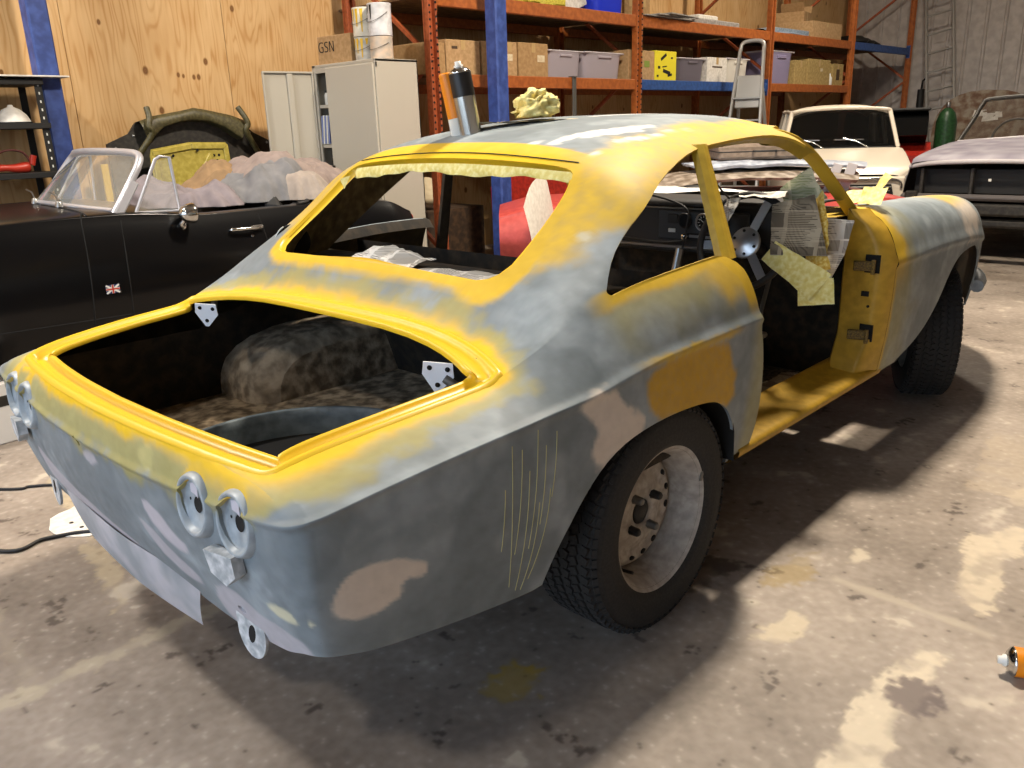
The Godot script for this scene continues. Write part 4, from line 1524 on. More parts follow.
	sheet(mb, v3(.52, .965, -1.52), v3(.52, .93, -1.44), v3(.64, .932, -1.46), v3(.64, .985, -1.54), .012, 12, 12)
	sheet(mb, v3(.60, .94, -1.50), v3(.625, .94, -1.47), v3(.685, 1.02, -1.50), v3(.65, 1.035, -1.52), .010, 14, 13)
	sheet(mb, v3(.60, .985, -1.47), v3(.60, .93, -1.42), v3(.68, .93, -1.42), v3(.68, .985, -1.48), .012, 15, 14)
	obj("masking_bow", mb, M.mask_paper, car)
	# newspapers on the parcel shelf and on the cabin floor
	mb = MB.new()
	sheet(mb, v3(-.32, .868, .21), v3(-.02, .868, .23), v3(.06, .885, .09), v3(-.18, .905, .05), .022, 9, 15)
	sheet(mb, v3(.02, .862, .24), v3(.34, .862, .22), v3(.32, .868, .08), v3(.05, .872, .10), .012, 9, 16)
	obj("shelf_newspaper", mb, M.newsprint, car)
	mb = MB.new()
	sheet(mb, v3(.28, .268, -.75), v3(.58, .268, -.72), v3(.56, .275, -1.30), v3(.30, .270, -1.25), .016, 9, 17)
	sheet(mb, v3(.42, .285, -1.12), v3(.55, .285, -1.16), v3(.52, .295, -1.40), v3(.40, .29, -1.34), .006, 9, 18)
	obj("floor_newspaper", mb, M.newsprint_grey, car)
	mb = MB.new()
	var hose := []
	for k in 20:
		var a := k * .28 - 1.4
		hose.append(v3(.50 + .055 * sin(a), .30 + .085 * cos(a), -.86 + .03 * sin(a)))
	mb.tube(hose, .010, 8)
	obj("hose", mb, M.white_plastic, car)

# ---------------------------------------------------------------- cartons, tubs and the racking
func carton(called: String, label: String, cat: String, at: Vector3, s: Vector3, m: Material, turn := 0.0, group := "", tape := true, opened := false, sticker = null) -> Node3D:
	var t := thing(called, label, cat, at, turn, group)
	var mb := MB.new()
	mb.box(v3(0, s.y * .5, 0), s, .004)
	obj("carton_body", mb, m, t)
	if tape:
		mb = MB.new()
		mb.box(v3(s.x * .5 + .0006, s.y * .86, 0), v3(.0012, s.y * .28, .05))
		mb.box(v3(0, s.y + .0006, 0), v3(s.x, .0012, .05))
		obj("tape", mb, M.tape, t)
	if opened:
		for e in [-1.0, 1.0]:
			mb = MB.new()
			mb.box(v3(s.x * .1, s.y + .05, e * (s.z * .5 + .03)), v3(s.x * .8, .12, .004), 0.0, Basis(v3(1, 0, 0), e * .55))
			obj("flap", mb, m, t)
	if sticker != null:
		mb = MB.new()
		mb.box(v3(s.x * .5 + .001, s.y * sticker[0], s.z * sticker[1]), v3(.002, s.y * sticker[2], s.z * sticker[3]))
		obj("sticker", mb, sticker[4], t)
	return t

func tub(label: String, at: Vector3, s: Vector3, m: Material, lid: Material, group: String) -> void:
	var t := thing("storage_tub", label, "tub", at, 0.0, group)
	var mb := MB.new()
	var rows := []
	for e in [[0.0, .90], [.02, .93], [.86, 1.0], [.88, 1.03], [.93, 1.03]]:
		var row := PackedVector3Array()
		for k in 28:
			var a := TAU * k / 28.0
			var cx := signf(cos(a)) * pow(absf(cos(a)), .3)
			var cz := signf(sin(a)) * pow(absf(sin(a)), .3)
			row.append(v3(cx * s.x * .5 * e[1], e[0] * s.y, cz * s.z * .5 * e[1]))
		rows.append(row)
	mb.grid(rows, false, true)
	for k in range(1, 27): mb.tri(rows[0][0], rows[0][k], rows[0][k + 1])
	obj("tub_body", mb, m, t)
	mb = MB.new()
	mb.box(v3(0, s.y * .95, 0), v3(s.x * 1.05, s.y * .06, s.z * 1.04), .008)
	obj("lid", mb, lid, t)
	mb = MB.new()
	mb.box(v3(s.x * .50, s.y * .80, 0), v3(.02, s.y * .10, s.z * .35), .006)
	obj("handle", mb, m, t)

func build_rack() -> void:
	var XF := -3.40
	var XB := -4.42
	var ZP := [-3.0, -5.74, -8.54, -11.02, -13.35]
	var t := thing("pallet_racking", "orange pallet racking with steel posts, beams and board shelves along the left wall", "racking", v3(0, 0, 0))
	# posts: pressed channel with rows of teardrop holes on the near ones
	for i in ZP.size():
		for x in [XF, XB]:
			var mb := MB.new()
			var w := .09
			mb.box(v3(x, 1.7, ZP[i] - .036), v3(.07, 3.4, .018), .003)
			mb.box(v3(x, 1.7, ZP[i] + .036), v3(.07, 3.4, .018), .003)
			mb.box(v3(x - .012, 1.7, ZP[i]), v3(.012, 3.4, w), .003)
			mb.box(v3(x, .006, ZP[i]), v3(.12, .012, .13))
			var post := obj("post", mb, M.rack_red if i == 0 else M.rack_orange, t)
			if x == XF and i < 2:
				for k in 30:
					for e in [-1.0, 1.0]:
						var h := MB.new()
						h.lathe([Vector2(0, .002), Vector2(.009, .002), Vector2(.009, -.004)], v3(x + .036, 1.0 + k * .05 + (.0 if e < 0 else .025), ZP[i] + e * .033), Basis(v3(0, 0, 1), -PI / 2), 8)
						obj("post_hole", h, M.black, post)
		# frame bracing
		var zz := [.25, 1.0, 1.75, 2.5, 3.2]
		for k in 4:
			var mb := MB.new()
			mb.bar(v3(XF if k % 2 == 0 else XB, zz[k], ZP[i]), v3(XB if k % 2 == 0 else XF, zz[k + 1], ZP[i]), .03, .03)
			obj("frame_brace", mb, M.rack_red, t)
	for i in ZP.size() - 1:
		var a: float = ZP[i] - .045
		var b: float = ZP[i + 1] + .045
		for lv in [[1.54, 1.64, 1], [2.13, 2.235, 0]]:
			for x in [XF, XB]:
				var mb := MB.new()
				mb.box(v3(x, (lv[0] + lv[1]) * .5, (a + b) * .5), v3(.045, lv[1] - lv[0], absf(b - a)), .005)
				mb.box(v3(x, (lv[0] + lv[1]) * .5, a - .004), v3(.06, .19, .008))
				mb.box(v3(x, (lv[0] + lv[1]) * .5, b + .004), v3(.06, .19, .008))
				var blue: bool = x == XF and ((i == 1 and lv[2] == 1) or (i == 3 and lv[2] == 0))
				if i == 3 and lv[2] == 1: continue
				obj("beam", mb, M.rack_blue if blue else M.rack_orange, t)
			if i == 3 and lv[2] == 1: continue
			var n := 4
			for k in n:
				var mb := MB.new()
				var z0 := lerpf(a, b, float(k) / n)
				var z1 := lerpf(a, b, float(k + 1) / n)
				mb.box(v3((XF - .03 - 4.635) * .5, lv[1] - .012, (z0 + z1) * .5), v3(absf(XF - .03 + 4.635), .018, absf(z1 - z0) - .006))  # boards lengthened past the rear posts to the wall, to keep it shaded
				obj("shelf_board", mb, M.board, t)
	# cartons and tubs on the lower level
	var y := 1.640
	var g := "cartons on the lower rack shelf"
	var put := func(called, label, cat, z0, z1, h, m, dep, gr, st = null, op := false):
		carton(called, label, cat, v3(-3.45 - dep * .5, y, (z0 + z1) * .5), v3(dep, h, absf(z1 - z0) - .01), m, 0.0, gr, true, op, st)
	put.call("cardboard_box", "brown carton behind the first red rack post, at the end of the shelf", "box", -2.97, -3.19, .235, M.card, .40, g)
	put.call("cardboard_box", "wide plain brown carton with a dark stamp left of the blue column", "box", -3.19, -3.58, .265, M.card2, .42, g, [.78, .25, .08, .16, M.print_brown])
	put.call("cardboard_box", "narrow brown carton half hidden behind the blue column", "box", -3.59, -3.83, .27, M.card, .40, g)
	put.call("cardboard_box", "brown carton with a pale square sticker beside the blue column", "box", -3.84, -4.03, .275, M.card2, .42, g, [.55, .0, .2, .35, M.card_pale])
	put.call("cardboard_box", "brown carton with white corner label and green mark next to clear tub", "box", -4.04, -4.44, .28, M.card, .42, g, [.55, -.25, .2, .25, M.card_pale])
	g = "clear tubs on the lower rack shelf"
	tub("translucent lilac-grey tub with lid beside the labelled brown carton", v3(-3.67, y, -4.71), v3(.40, .245, .49), M.tub_clear, M.tub_lid, g)
	tub("translucent lilac-grey tub with lid left of the second rack post", v3(-3.67, y, -5.30), v3(.40, .25, .60), M.tub_clear, M.tub_lid, g)
	g = "cartons on the lower rack shelf"
	put.call("cardboard_box", "brown carton with a green print behind the second rack post", "box", -5.66, -6.13, .285, M.card2, .40, g, [.55, -.2, .22, .2, M.print_green])
	var yb := carton("yellow_box", "bright yellow carton with black print on blue beam shelf", "box", v3(-3.65, y, -6.35), v3(.38, .295, .41), M.yellow_box, 0.0, "", false)
	for q in [[.80, .10, .10, .28, .5], [.78, -.28, .06, .08, 0], [.45, .30, .09, .10, 0], [.48, .05, .04, .2, .1], [.30, -.05, .12, .34, -.2], [.16, .36, .07, .08, 0], [.20, -.2, .08, .2, .2]]:
		var mb := MB.new()
		mb.box(v3(.191, .295 * q[0], .41 * q[1]), v3(.002, .295 * q[2], .41 * q[3]), 0.0, Basis(v3(1, 0, 0), q[4]))
		obj("black_print", mb, M.black_part, yb)
	tub("dark translucent tub with grey lid beside the yellow carton", v3(-3.67, y, -6.90), v3(.40, .25, .54), M.tub_dark, M.tub_lid, "clear tubs on the lower rack shelf")
	put.call("white_sack_box", "off-white crumpled carton between dark tub and white tub", "box", -7.17, -7.62, .265, M.offwhite, .38, "", [.62, .0, .06, .5, M.print_brown])
	tub("white opaque tub with lid next to the stepladder", v3(-3.67, y, -7.92), v3(.40, .28, .52), M.tub_white, M.tub_lid, "")
	tub("tall purple-grey translucent tub behind the stepladder", v3(-3.67, y, -9.0), v3(.42, .41, .66), M.tub_purple, M.tub_lid, "")
	put.call("cardboard_box", "yellowish carton beside the tall purple tub", "box", -9.37, -9.74, .30, M.card_y, .40, g)
	put.call("cardboard_box", "wide yellowish carton with raised flaps in the third rack bay", "box", -9.76, -10.48, .33, M.card_y, .42, g, [.6, -.1, .12, .1, M.card_pale])
	put.call("cardboard_box", "small yellowish carton with dark window against the last orange post", "box", -10.56, -10.93, .29, M.card_y, .38, g, [.5, .0, .5, .3, M.print_brown])
	var bt := thing("small_bottle", "small white bottle standing before the last carton", "bottle", v3(-3.47, y, -10.52))
	var bm := MB.new()
	bm.lathe([Vector2(0, 0), Vector2(.035, 0), Vector2(.035, .10), Vector2(.014, .13), Vector2(.014, .16), Vector2(0, .16)], Vector3.ZERO, Basis.IDENTITY, 14)
	obj("bottle_body", bm, M.white_plastic, bt)
	# upper level
	y = 2.235
	var yw := thing("yellow_bundle", "yellow packaged bundle on the upper rack shelf beside blue crate", "bundle", v3(-3.70, y, -4.30))
	for k in 5:
		var mb := MB.new()
		mb.box(v3(.0, .05, -.38 + k * .19), v3(.45, .10 + .02 * (k % 2), .17), .03, Basis(v3(0, 1, 0), .1 * (k % 3 - 1)))
		obj("packet", mb, M.yellow_pack, yw)
	var wp := carton("white_board", "off-white slanting panel beside the blue crate on the upper shelf", "panel", v3(-3.60, y, -5.0), v3(.05, .36, .34), M.offwhite, 0.0, "", false)
	wp.rotation.x = .35
	wp.position.y = y + .02
	tub("bright blue plastic crate on the upper rack shelf", v3(-3.66, y, -5.40), v3(.40, .26, .44), M.blue_crate, M.blue_crate, "")
	for k in 4:
		carton("brown_carton", ["small carton on the upper shelf right beside the second orange post", "taller small carton second from the second orange post, upper shelf", "small carton third from the second orange post, upper shelf", "taller small carton fourth from the second orange post, upper shelf"][k], "box", v3(-4.10 - .02 * k, y, -5.86 - k * .29), v3(.3, .28 + .02 * (k % 2), .22), M.card, 0.0, "small cartons on the upper shelf")
	var fl := thing("flat_boards", "thin grey boards lying on the upper shelf over the beam", "boards", v3(-3.60, y, -6.35))
	for k in 3:
		var mb := MB.new()
		mb.box(v3(.05 + .01 * k, .012 + .016 * k, -.12 * k + .1), v3(.40, .012, .85 - .1 * k), .002, Basis(v3(0, 1, 0), .06 * k))
		obj("board", mb, M.grey_board, fl)
	var f2 := thing("grey_tray", "long flat grey tray on the upper shelf before the third post", "tray", v3(-3.62, y, -7.35))
	var tm := MB.new()
	tm.box(v3(0, .03, 0), v3(.36, .06, 1.0), .01)
	obj("tray_body", tm, M.grey_board, f2)
	tm = MB.new()
	tm.box(v3(.02, .085, .12), v3(.22, .05, .42), .01)
	obj("small_box", tm, M.offwhite, f2)
	var bp := thing("blue_grey_panel", "blue-grey curved car panel lying beside a brown carton on the upper shelf", "car panel", v3(-3.62, y, -9.20))
	tm = MB.new()
	var rows := []
	for i in 11:
		var row := PackedVector3Array()
		for j in 7:
			var u := i / 10.0 - .5
			var w := j / 6.0 - .5
			row.append(v3(w * .42, .10 - .35 * w * w - .16 * u * u, u * 1.15))
		rows.append(row)
	tm.grid(rows)
	obj("panel_skin", tm, M.panel_blue, bp)
	tm = MB.new()
	tm.box(v3(.17, .035, 0), v3(.02, .07, 1.0), .006)
	obj("panel_edge", tm, M.panel_blue, bp)
	carton("cardboard_box", "large brown carton with an open flap on the upper shelf at the last post", "box", v3(-3.66, y, -10.28), v3(.42, .21, .95), M.card2, 0.0, "", true)
	carton("cardboard_box", "tall brown carton standing behind the flat one against the last post", "box", v3(-4.12, y, -10.62), v3(.40, .42, .40), M.card2, .2, "", true, true)
	var bb := thing("black_bags", "heap of black bags on the blue beam shelf past the last orange post", "bags", v3(-3.80, y, -12.1))
	for k in 3:
		var mb := MB.new()
		mb.lathe([Vector2(0, .0), Vector2(.25, .01), Vector2(.28, .06), Vector2(.18, .12), Vector2(0, .14)], v3(.1 * (k - 1), 0, -.55 + k * .5), Basis.IDENTITY, 14)
		obj("bag", mb, M.black_part, bb)
	# hook strap on the front beam
	var sp := thing("hanging_strap", "grey steel hook bracket hanging over the lower orange beam", "bracket", v3(-3.37, 1.3, -4.70))
	tm = MB.new()
	tm.box(v3(.006, .17, 0), v3(.012, .36, .05), .002)
	obj("plate", tm, M.steel_dark, sp)
	tm = MB.new()
	tm.box(v3(-.01, .346, 0), v3(.07, .01, .05), .002)
	obj("hook", tm, M.steel_dark, sp)
	# under the shelf, seen through the coupe
	var rp := thing("red_door", "dark red car door standing on end under the rack behind the blue column", "car panel", v3(-3.50, 0, -4.35))
	tm = MB.new()
	tm.prism([Vector2(-.62, .05), Vector2(.52, .05), Vector2(.55, .80), Vector2(.30, .98), Vector2(-.45, 1.0), Vector2(-.62, .70)], .06, Transform3D(Basis(v3(0, 0, -1), v3(-.06, 1, 0).normalized(), v3(1, .06, 0).normalized()), v3(0, 0, 0)))
	obj("panel_skin", tm, M.red_paint, rp)
	var wp2 := thing("white_wing", "white curved car wing standing beside the faded red shell, past the blue column", "car panel", v3(-2.02, 0, -2.62), .55)
	tm = MB.new()
	rows = []
	for i in 13:
		var row := PackedVector3Array()
		for j in 9:
			var u := i / 12.0
			var w := j / 8.0
			row.append(v3(.06 * sin(w * PI) + .05 * sin(u * 2.2), .02 + .88 * w * (1.0 - .18 * pow(absf(u - .5) * 2.0, 3.0)), (u - .5) * -.75))
		rows.append(row)
	tm.grid(rows)
	obj("panel_skin", tm, M.offwhite, wp2)
	carton("cardboard_box", "grey-brown carton on the red door under the rack", "box", v3(-3.72, 1.0, -4.55), v3(.30, .16, .36), M.card_dull, 0.0, "", true)
	for k in 6:
		var zc := -3.35 - k * 1.55
		carton("stored_crate", ["low wide dark crate under the first rack bay beside the grey cupboard", "mid-height dark crate under the first rack bay behind the blue column", "tallest dark crate under the rack beside the second orange post", "low dark crate under the blue beam shelf", "mid-height dark crate under the rack behind the stepladder", "tallest dark crate under the third rack bay"][k], "crate", v3(-3.98, 0, zc), v3(.55, .55 + .12 * (k % 3), .9 - .1 * (k % 2)), M.dark_wood, 0.0, "crates under the rack", false)
	var gc := thing("green_can", "small grey and cream engine part on a crate beside the red rack post", "engine part", v3(-3.85, .60, -3.25))
	tm = MB.new()
	tm.lathe([Vector2(0, 0), Vector2(.10, 0), Vector2(.11, .06), Vector2(.07, .14), Vector2(.05, .22), Vector2(0, .23)], Vector3.ZERO, Basis.IDENTITY, 14)
	obj("casting", tm, M.card_pale, gc)

func build_cabinet() -> void:
	var x0 := -4.10; var x1 := -3.30; var z0 := -2.76; var z1 := -2.36; var h := 1.725
	var t := thing("steel_cabinet", "tall light grey steel cupboard with one door open beside the racking", "cupboard", v3(x0, 0, z0))
	var w := x1 - x0; var d := z1 - z0
	var mb := MB.new()
	mb.box(v3(w * .5, h - .01, d * .5), v3(w, .02, d), .003)
	mb.box(v3(w * .5, .04, d * .5), v3(w, .08, d), .003)
	mb.box(v3(w - .006, h * .5, d * .5), v3(.012, h, d), .002)
	mb.box(v3(.006, h * .5, d * .5), v3(.012, h, d), .002)
	mb.box(v3(w * .5, h * .5, .006), v3(w, h, .012), .002)
	mb.box(v3(.025, h * .5, d - .01), v3(.035, h, .02), .002)
	mb.box(v3(w * .5, h - .04, d - .01), v3(w, .04, .018), .002)
	obj("carcass", mb, M.cab_grey, t)
	for y in [.45, .82, 1.12, 1.42]:
		mb = MB.new()
		mb.box(v3(w * .5, y, d * .5), v3(w - .03, .025, d - .03), .002)
		obj("shelf", mb, M.cab_grey, t)
	mb = MB.new()
	mb.box(v3(w * .62, h * .5 + .02, d + .010), v3(w * .74, h - .10, .018), .003)
	var dr := obj("closed_door", mb, M.cab_door, t)
	mb = MB.new()
	mb.box(v3(w * .27, .93, d + .026), v3(.03, .09, .014), .003)
	obj("handle", mb, M.black_part, dr)
	var od := Node3D.new()
	od.name = "open_door"
	t.add_child(od)
	od.position = v3(.0, .06, d)
	od.rotation.y = -.14
	mb = MB.new()
	mb.box(v3(0, h * .5 - .06, .21), v3(.004, h - .10, .41), .001)
	obj("door_skin", mb, M.cab_grey, od)
	mb = MB.new()
	mb.box(v3(.012, h * .5 - .06, .20), v3(.022, h - .12, .045), .003)
	obj("stiffener", mb, M.cab_grey, od)
	for e in [.008, .412]:
		mb = MB.new()
		mb.box(v3(.01, h * .5 - .06, e), v3(.02, h - .10, .012), .002)
		obj("door_edge", mb, M.cab_grey, od)
	for y in [.0, h - .12]:
		mb = MB.new()
		mb.box(v3(.01, y + .01, .21), v3(.02, .014, .41), .002)
		obj("door_rail", mb, M.cab_grey, od)
	# contents in the open half
	for k in 5:
		var b := thing("magazine_file", ["blue magazine against the cupboard side wall, outermost of its row", "white magazine next to the outermost blue one in the cupboard", "middle blue magazine of the row in the cupboard", "white magazine between two blue ones towards the closed cupboard door", "blue magazine closest to the closed cupboard door"][k], "magazine", v3(x0 + .05 + k * .022, 1.135, z0 + .32), 0.0, "magazines in the cupboard")
		mb = MB.new()
		mb.box(v3(.008, .11, 0), v3(.017, .21 + .01 * (k % 2), .15), .001, Basis(v3(0, 0, 1), -.10))
		obj("cover", mb, M.mag_blue if k % 2 == 0 else M.white_plastic, b)
	var jars := [[.06, 1.435, .09, "pale plastic jar with a dark lid on the top cupboard shelf"], [.14, 1.435, .07, "squat white jar next to the pale jar in the cupboard"], [.08, .835, .20, "tall dark bottle on the lower cupboard shelf"], [.15, .835, .12, "black can beside the tall bottle in the cupboard"]]
	for j in jars:
		var b := thing("jar", j[3], "jar", v3(x0 + j[0], j[1], z0 + .31))
		mb = MB.new()
		mb.lathe([Vector2(0, 0), Vector2(.030, 0), Vector2(.031, j[2] * .8), Vector2(.024, j[2])], Vector3.ZERO, Basis.IDENTITY, 16)
		obj("jar_body", mb, M.black_part if j[1] < 1.0 else M.white_plastic, b)
		mb = MB.new()
		mb.lathe([Vector2(.026, j[2]), Vector2(.026, j[2] + .018), Vector2(0, j[2] + .018)], Vector3.ZERO, Basis.IDENTITY, 16)
		obj("jar_lid", mb, M.black_part, b)
	# on top: carton with three letters, paint tins two and two
	var c := carton("lettered_box", "brown cardboard box marked GSN on top of the grey cupboard", "box", v3(-3.86, h, -2.55), v3(.40, .205, .28), M.card2, 0.06)
	var tx := TextMesh.new()
	tx.text = "GSN"
	var f := SystemFont.new()
	f.font_names = PackedStringArray(["Droid Sans"])
	tx.font = f
	tx.font_size = 64
	tx.pixel_size = .00165
	tx.depth = .001
	var lt := MeshInstance3D.new()
	lt.name = "lettering"
	lt.mesh = tx
	lt.material_override = M.black_part
	c.add_child(lt)
	lt.position = v3(-.09, .125, .1412)
	var tins := [[-3.565, 0, .085, .165, "paint tin with yellow drips, lower of the left stack on the cupboard"], [-3.565, .167, .088, .20, "white paint tin with yellow drips, upper of the left stack on the cupboard"], [-3.385, 0, .083, .155, "shiny tin with a cream label, lower of the right stack on the cupboard"], [-3.385, .157, .086, .22, "white tin with black drips, upper of the right stack on the cupboard"]]
	for k in 4:
		var q: Array = tins[k]
		var b := thing("paint_tin", q[4], "tin", v3(q[0], h + q[1], -2.50))
		var r: float = q[2]
		var hh: float = q[3]
		mb = MB.new()
		mb.lathe([Vector2(0, 0), Vector2(r, 0), Vector2(r + .003, .004), Vector2(r, .009), Vector2(r, hh - .012), Vector2(r + .003, hh - .006), Vector2(r, hh), Vector2(0, hh - .004)], Vector3.ZERO, Basis.IDENTITY, 28)
		obj("tin_body", mb, [M.tin_a, M.tin_b, M.tin_c, M.tin_d][k], b)
		mb = MB.new()
		var arc := []
		for e in 13:
			var a := PI * e / 12.0
			arc.append(v3(cos(a) * (r + .006), hh * .72 - sin(a) * hh * .30, sin(a) * .02 + r * .9 * sin(a)))
		mb.tube(arc, .002, 6)
		obj("wire_handle", mb, M.steel_dark, b)
		if k < 2 or k == 3:
			for e in 4:
				mb = MB.new()
				var a0 := .6 + e * .45 + k * .3
				var rows := []
				var dl := hh * (.25 + .18 * ((e * 7 + k * 3) % 4))
				for i in 4:
					var row := PackedVector3Array()
					for j in 4:
						var a := a0 + (j - 1.5) * .09 * (1.0 - .22 * i)
						row.append(v3(cos(a) * (r + .0012), hh - .012 - dl * i / 3.0, sin(a) * (r + .0012)))
					rows.append(row)
				mb.grid(rows)
				obj("paint_drip", mb, M.yellow if k < 2 else M.black_part, b)

func build_columns() -> void:
	for q in [[v3(-3.18, 0, -3.50), .13, "blue painted steel column standing before the orange racking"], [v3(-4.36, 0, -.50), .13, "blue painted steel column against the plywood beside black shelf"]]:
		var t := thing("steel_column", q[2], "column", q[0])
		var mb := MB.new()
		mb.box(v3(0, 2.9, 0), v3(q[1], 5.8, q[1]), .012)
		obj("shaft", mb, M.col_blue, t)
		mb = MB.new()
		mb.box(v3(0, .008, 0), v3(.26, .016, .26), .003)
		obj("base_plate", mb, M.col_blue, t)
		for e in [[1, 1], [1, -1], [-1, 1], [-1, -1]]:
			mb = MB.new()
			mb.lathe([Vector2(0, .030), Vector2(.012, .030), Vector2(.012, .016)], v3(e[0] * .10, 0, e[1] * .10), Basis.IDENTITY, 6)
			obj("bolt", mb, M.steel_dark, t)

func build_shelf() -> void:
	# black slotted-angle shelf at the left edge
	var t := thing("angle_shelf", "black slotted-angle shelf unit against the plywood wall", "shelf", v3(-4.42, 0, .07))
	var mb: MB
	for x in [-.14, .17]:
		for z in [-.47, .55]:
			mb = MB.new()
			mb.box(v3(x, .81, z), v3(.004, 1.62, .045), .001)
			mb.box(v3(x - .02, .81, z - .02), v3(.045, 1.62, .004), .001)
			var post := obj("post", mb, M.black_part, t)
			if z < 0 and x > 0:
				for k in 16:
					mb = MB.new()
					mb.box(v3(x + .0025, .82 + k * .05, z), v3(.002, .016, .008))
					obj("slot", mb, M.white_plastic, post)
	for y in [1.03, 1.335, 1.60]:
		mb = MB.new()
		mb.box(v3(.015, y - .012, .04), v3(.35, .035, 1.08), .003)
		obj("shelf_tray", mb, M.black_part, t)
	mb = MB.new()
	mb.box(v3(.02, 1.621, -.03), v3(.40, .010, 1.25), .002)
	obj("top_board", mb, M.offwhite, t)
	for q in [[.46, "white bowl-shaped lamp shade on the black shelf, at the shelf's far end"], [.20, "white bowl-shaped lamp shade next to the shelf post by the blue column"]]:
		var b := thing("white_bowl", q[1], "lamp shade", v3(-4.36, 1.342, -.02 if q[0] > .3 else -.25))
		mb = MB.new()
		mb.lathe([Vector2(.105, 0), Vector2(.102, .012), Vector2(.085, .05), Vector2(.05, .085), Vector2(.018, .10), Vector2(.014, .112), Vector2(0, .113)], Vector3.ZERO, Basis.IDENTITY, 28)
		obj("bowl", mb, M.offwhite, b)
		mb = MB.new()
		mb.lathe([Vector2(.107, -.002), Vector2(.112, .003), Vector2(.107, .008)], Vector3.ZERO, Basis.IDENTITY, 28)
		obj("bowl_rim", mb, M.black_part, b)
	var r := thing("red_tool", "red moulded ear defenders on the lower black shelf", "tool", v3(-4.33, 1.042, -.20))
	mb = MB.new()
	mb.tube(curve([v3(0, .02, .16), v3(0, .08, .14), v3(0, .135, .04), v3(0, .12, -.06), v3(0, .04, -.10)], 6), .007, 8)
	obj("band", mb, M.red_dark, r)
	mb = MB.new()
	mb.tube(curve([v3(0, .02, .16), v3(.01, .03, .08), v3(.01, .025, .0), v3(0, .03, -.08)], 5), [.030, .028, .026, .025, .024, .024, .022, .022, .024, .026, .028, .03, .032, .034, .034, .03].slice(0, 16), 10)
	obj("cup", mb, M.red_plastic, r)
	mb = MB.new()
	mb.tube([v3(0, .04, -.10), v3(0, .10, -.12)], .02, 10)
	obj("clip", mb, M.red_plastic, r)

# ---------------------------------------------------------------- other cars
# stations: z, lower x y, widest x y, shoulder x y, centre height, fullness
func hull(tab: Array) -> Callable:
	return func(z: float, v: float) -> Vector3:
		if v <= 1.0:
			var w := sin(v * PI * .5)
			return v3(lerpf(key(tab, z, 1), key(tab, z, 3), w), lerpf(key(tab, z, 2), key(tab, z, 4), v), z)
		if v <= 2.0:
			var u := v - 1.0
			return v3(lerpf(key(tab, z, 3), key(tab, z, 5), u * u), lerpf(key(tab, z, 4), key(tab, z, 6), u), z)
		var th := (v - 2.0) * PI * .5
		var e := 2.0 / key(tab, z, 8)
		return v3(key(tab, z, 5) * pow(maxf(cos(th), 0.0), e), key(tab, z, 6) + (key(tab, z, 7) - key(tab, z, 6)) * pow(maxf(sin(th), 0.0), e), z)

func simple_wheel(par: Node3D, at: Vector3, r: float, w: float, m: Material) -> void:
	var b := Basis(v3(0, 0, 1), -PI / 2)
	var mb := MB.new()
	mb.lathe([Vector2(r * .62, -w * .5), Vector2(r * .9, -w * .5), Vector2(r, -w * .36), Vector2(r, w * .36), Vector2(r * .9, w * .5), Vector2(r * .62, w * .5)], at, b, 28)
	obj("tyre", mb, M.rubber, par)
	mb = MB.new()
	mb.lathe([Vector2(0, -w * .46), Vector2(r * .3, -w * .48), Vector2(r * .5, -w * .40), Vector2(r * .62, -w * .48), Vector2(r * .64, 0), Vector2(r * .62, w * .48), Vector2(r * .5, w * .40), Vector2(r * .3, w * .48), Vector2(0, w * .46)], at, b, 28)
	obj("rim", mb, m, par)

func trace(f: Callable, zs: Array, vs: Array, side: float, out := .001) -> Array:
	var o := []
	for i in zs.size():
		var p: Vector3 = f.call(zs[i], vs[i])
		o.append(v3(side * (p.x + out), p.y, p.z))
	return o

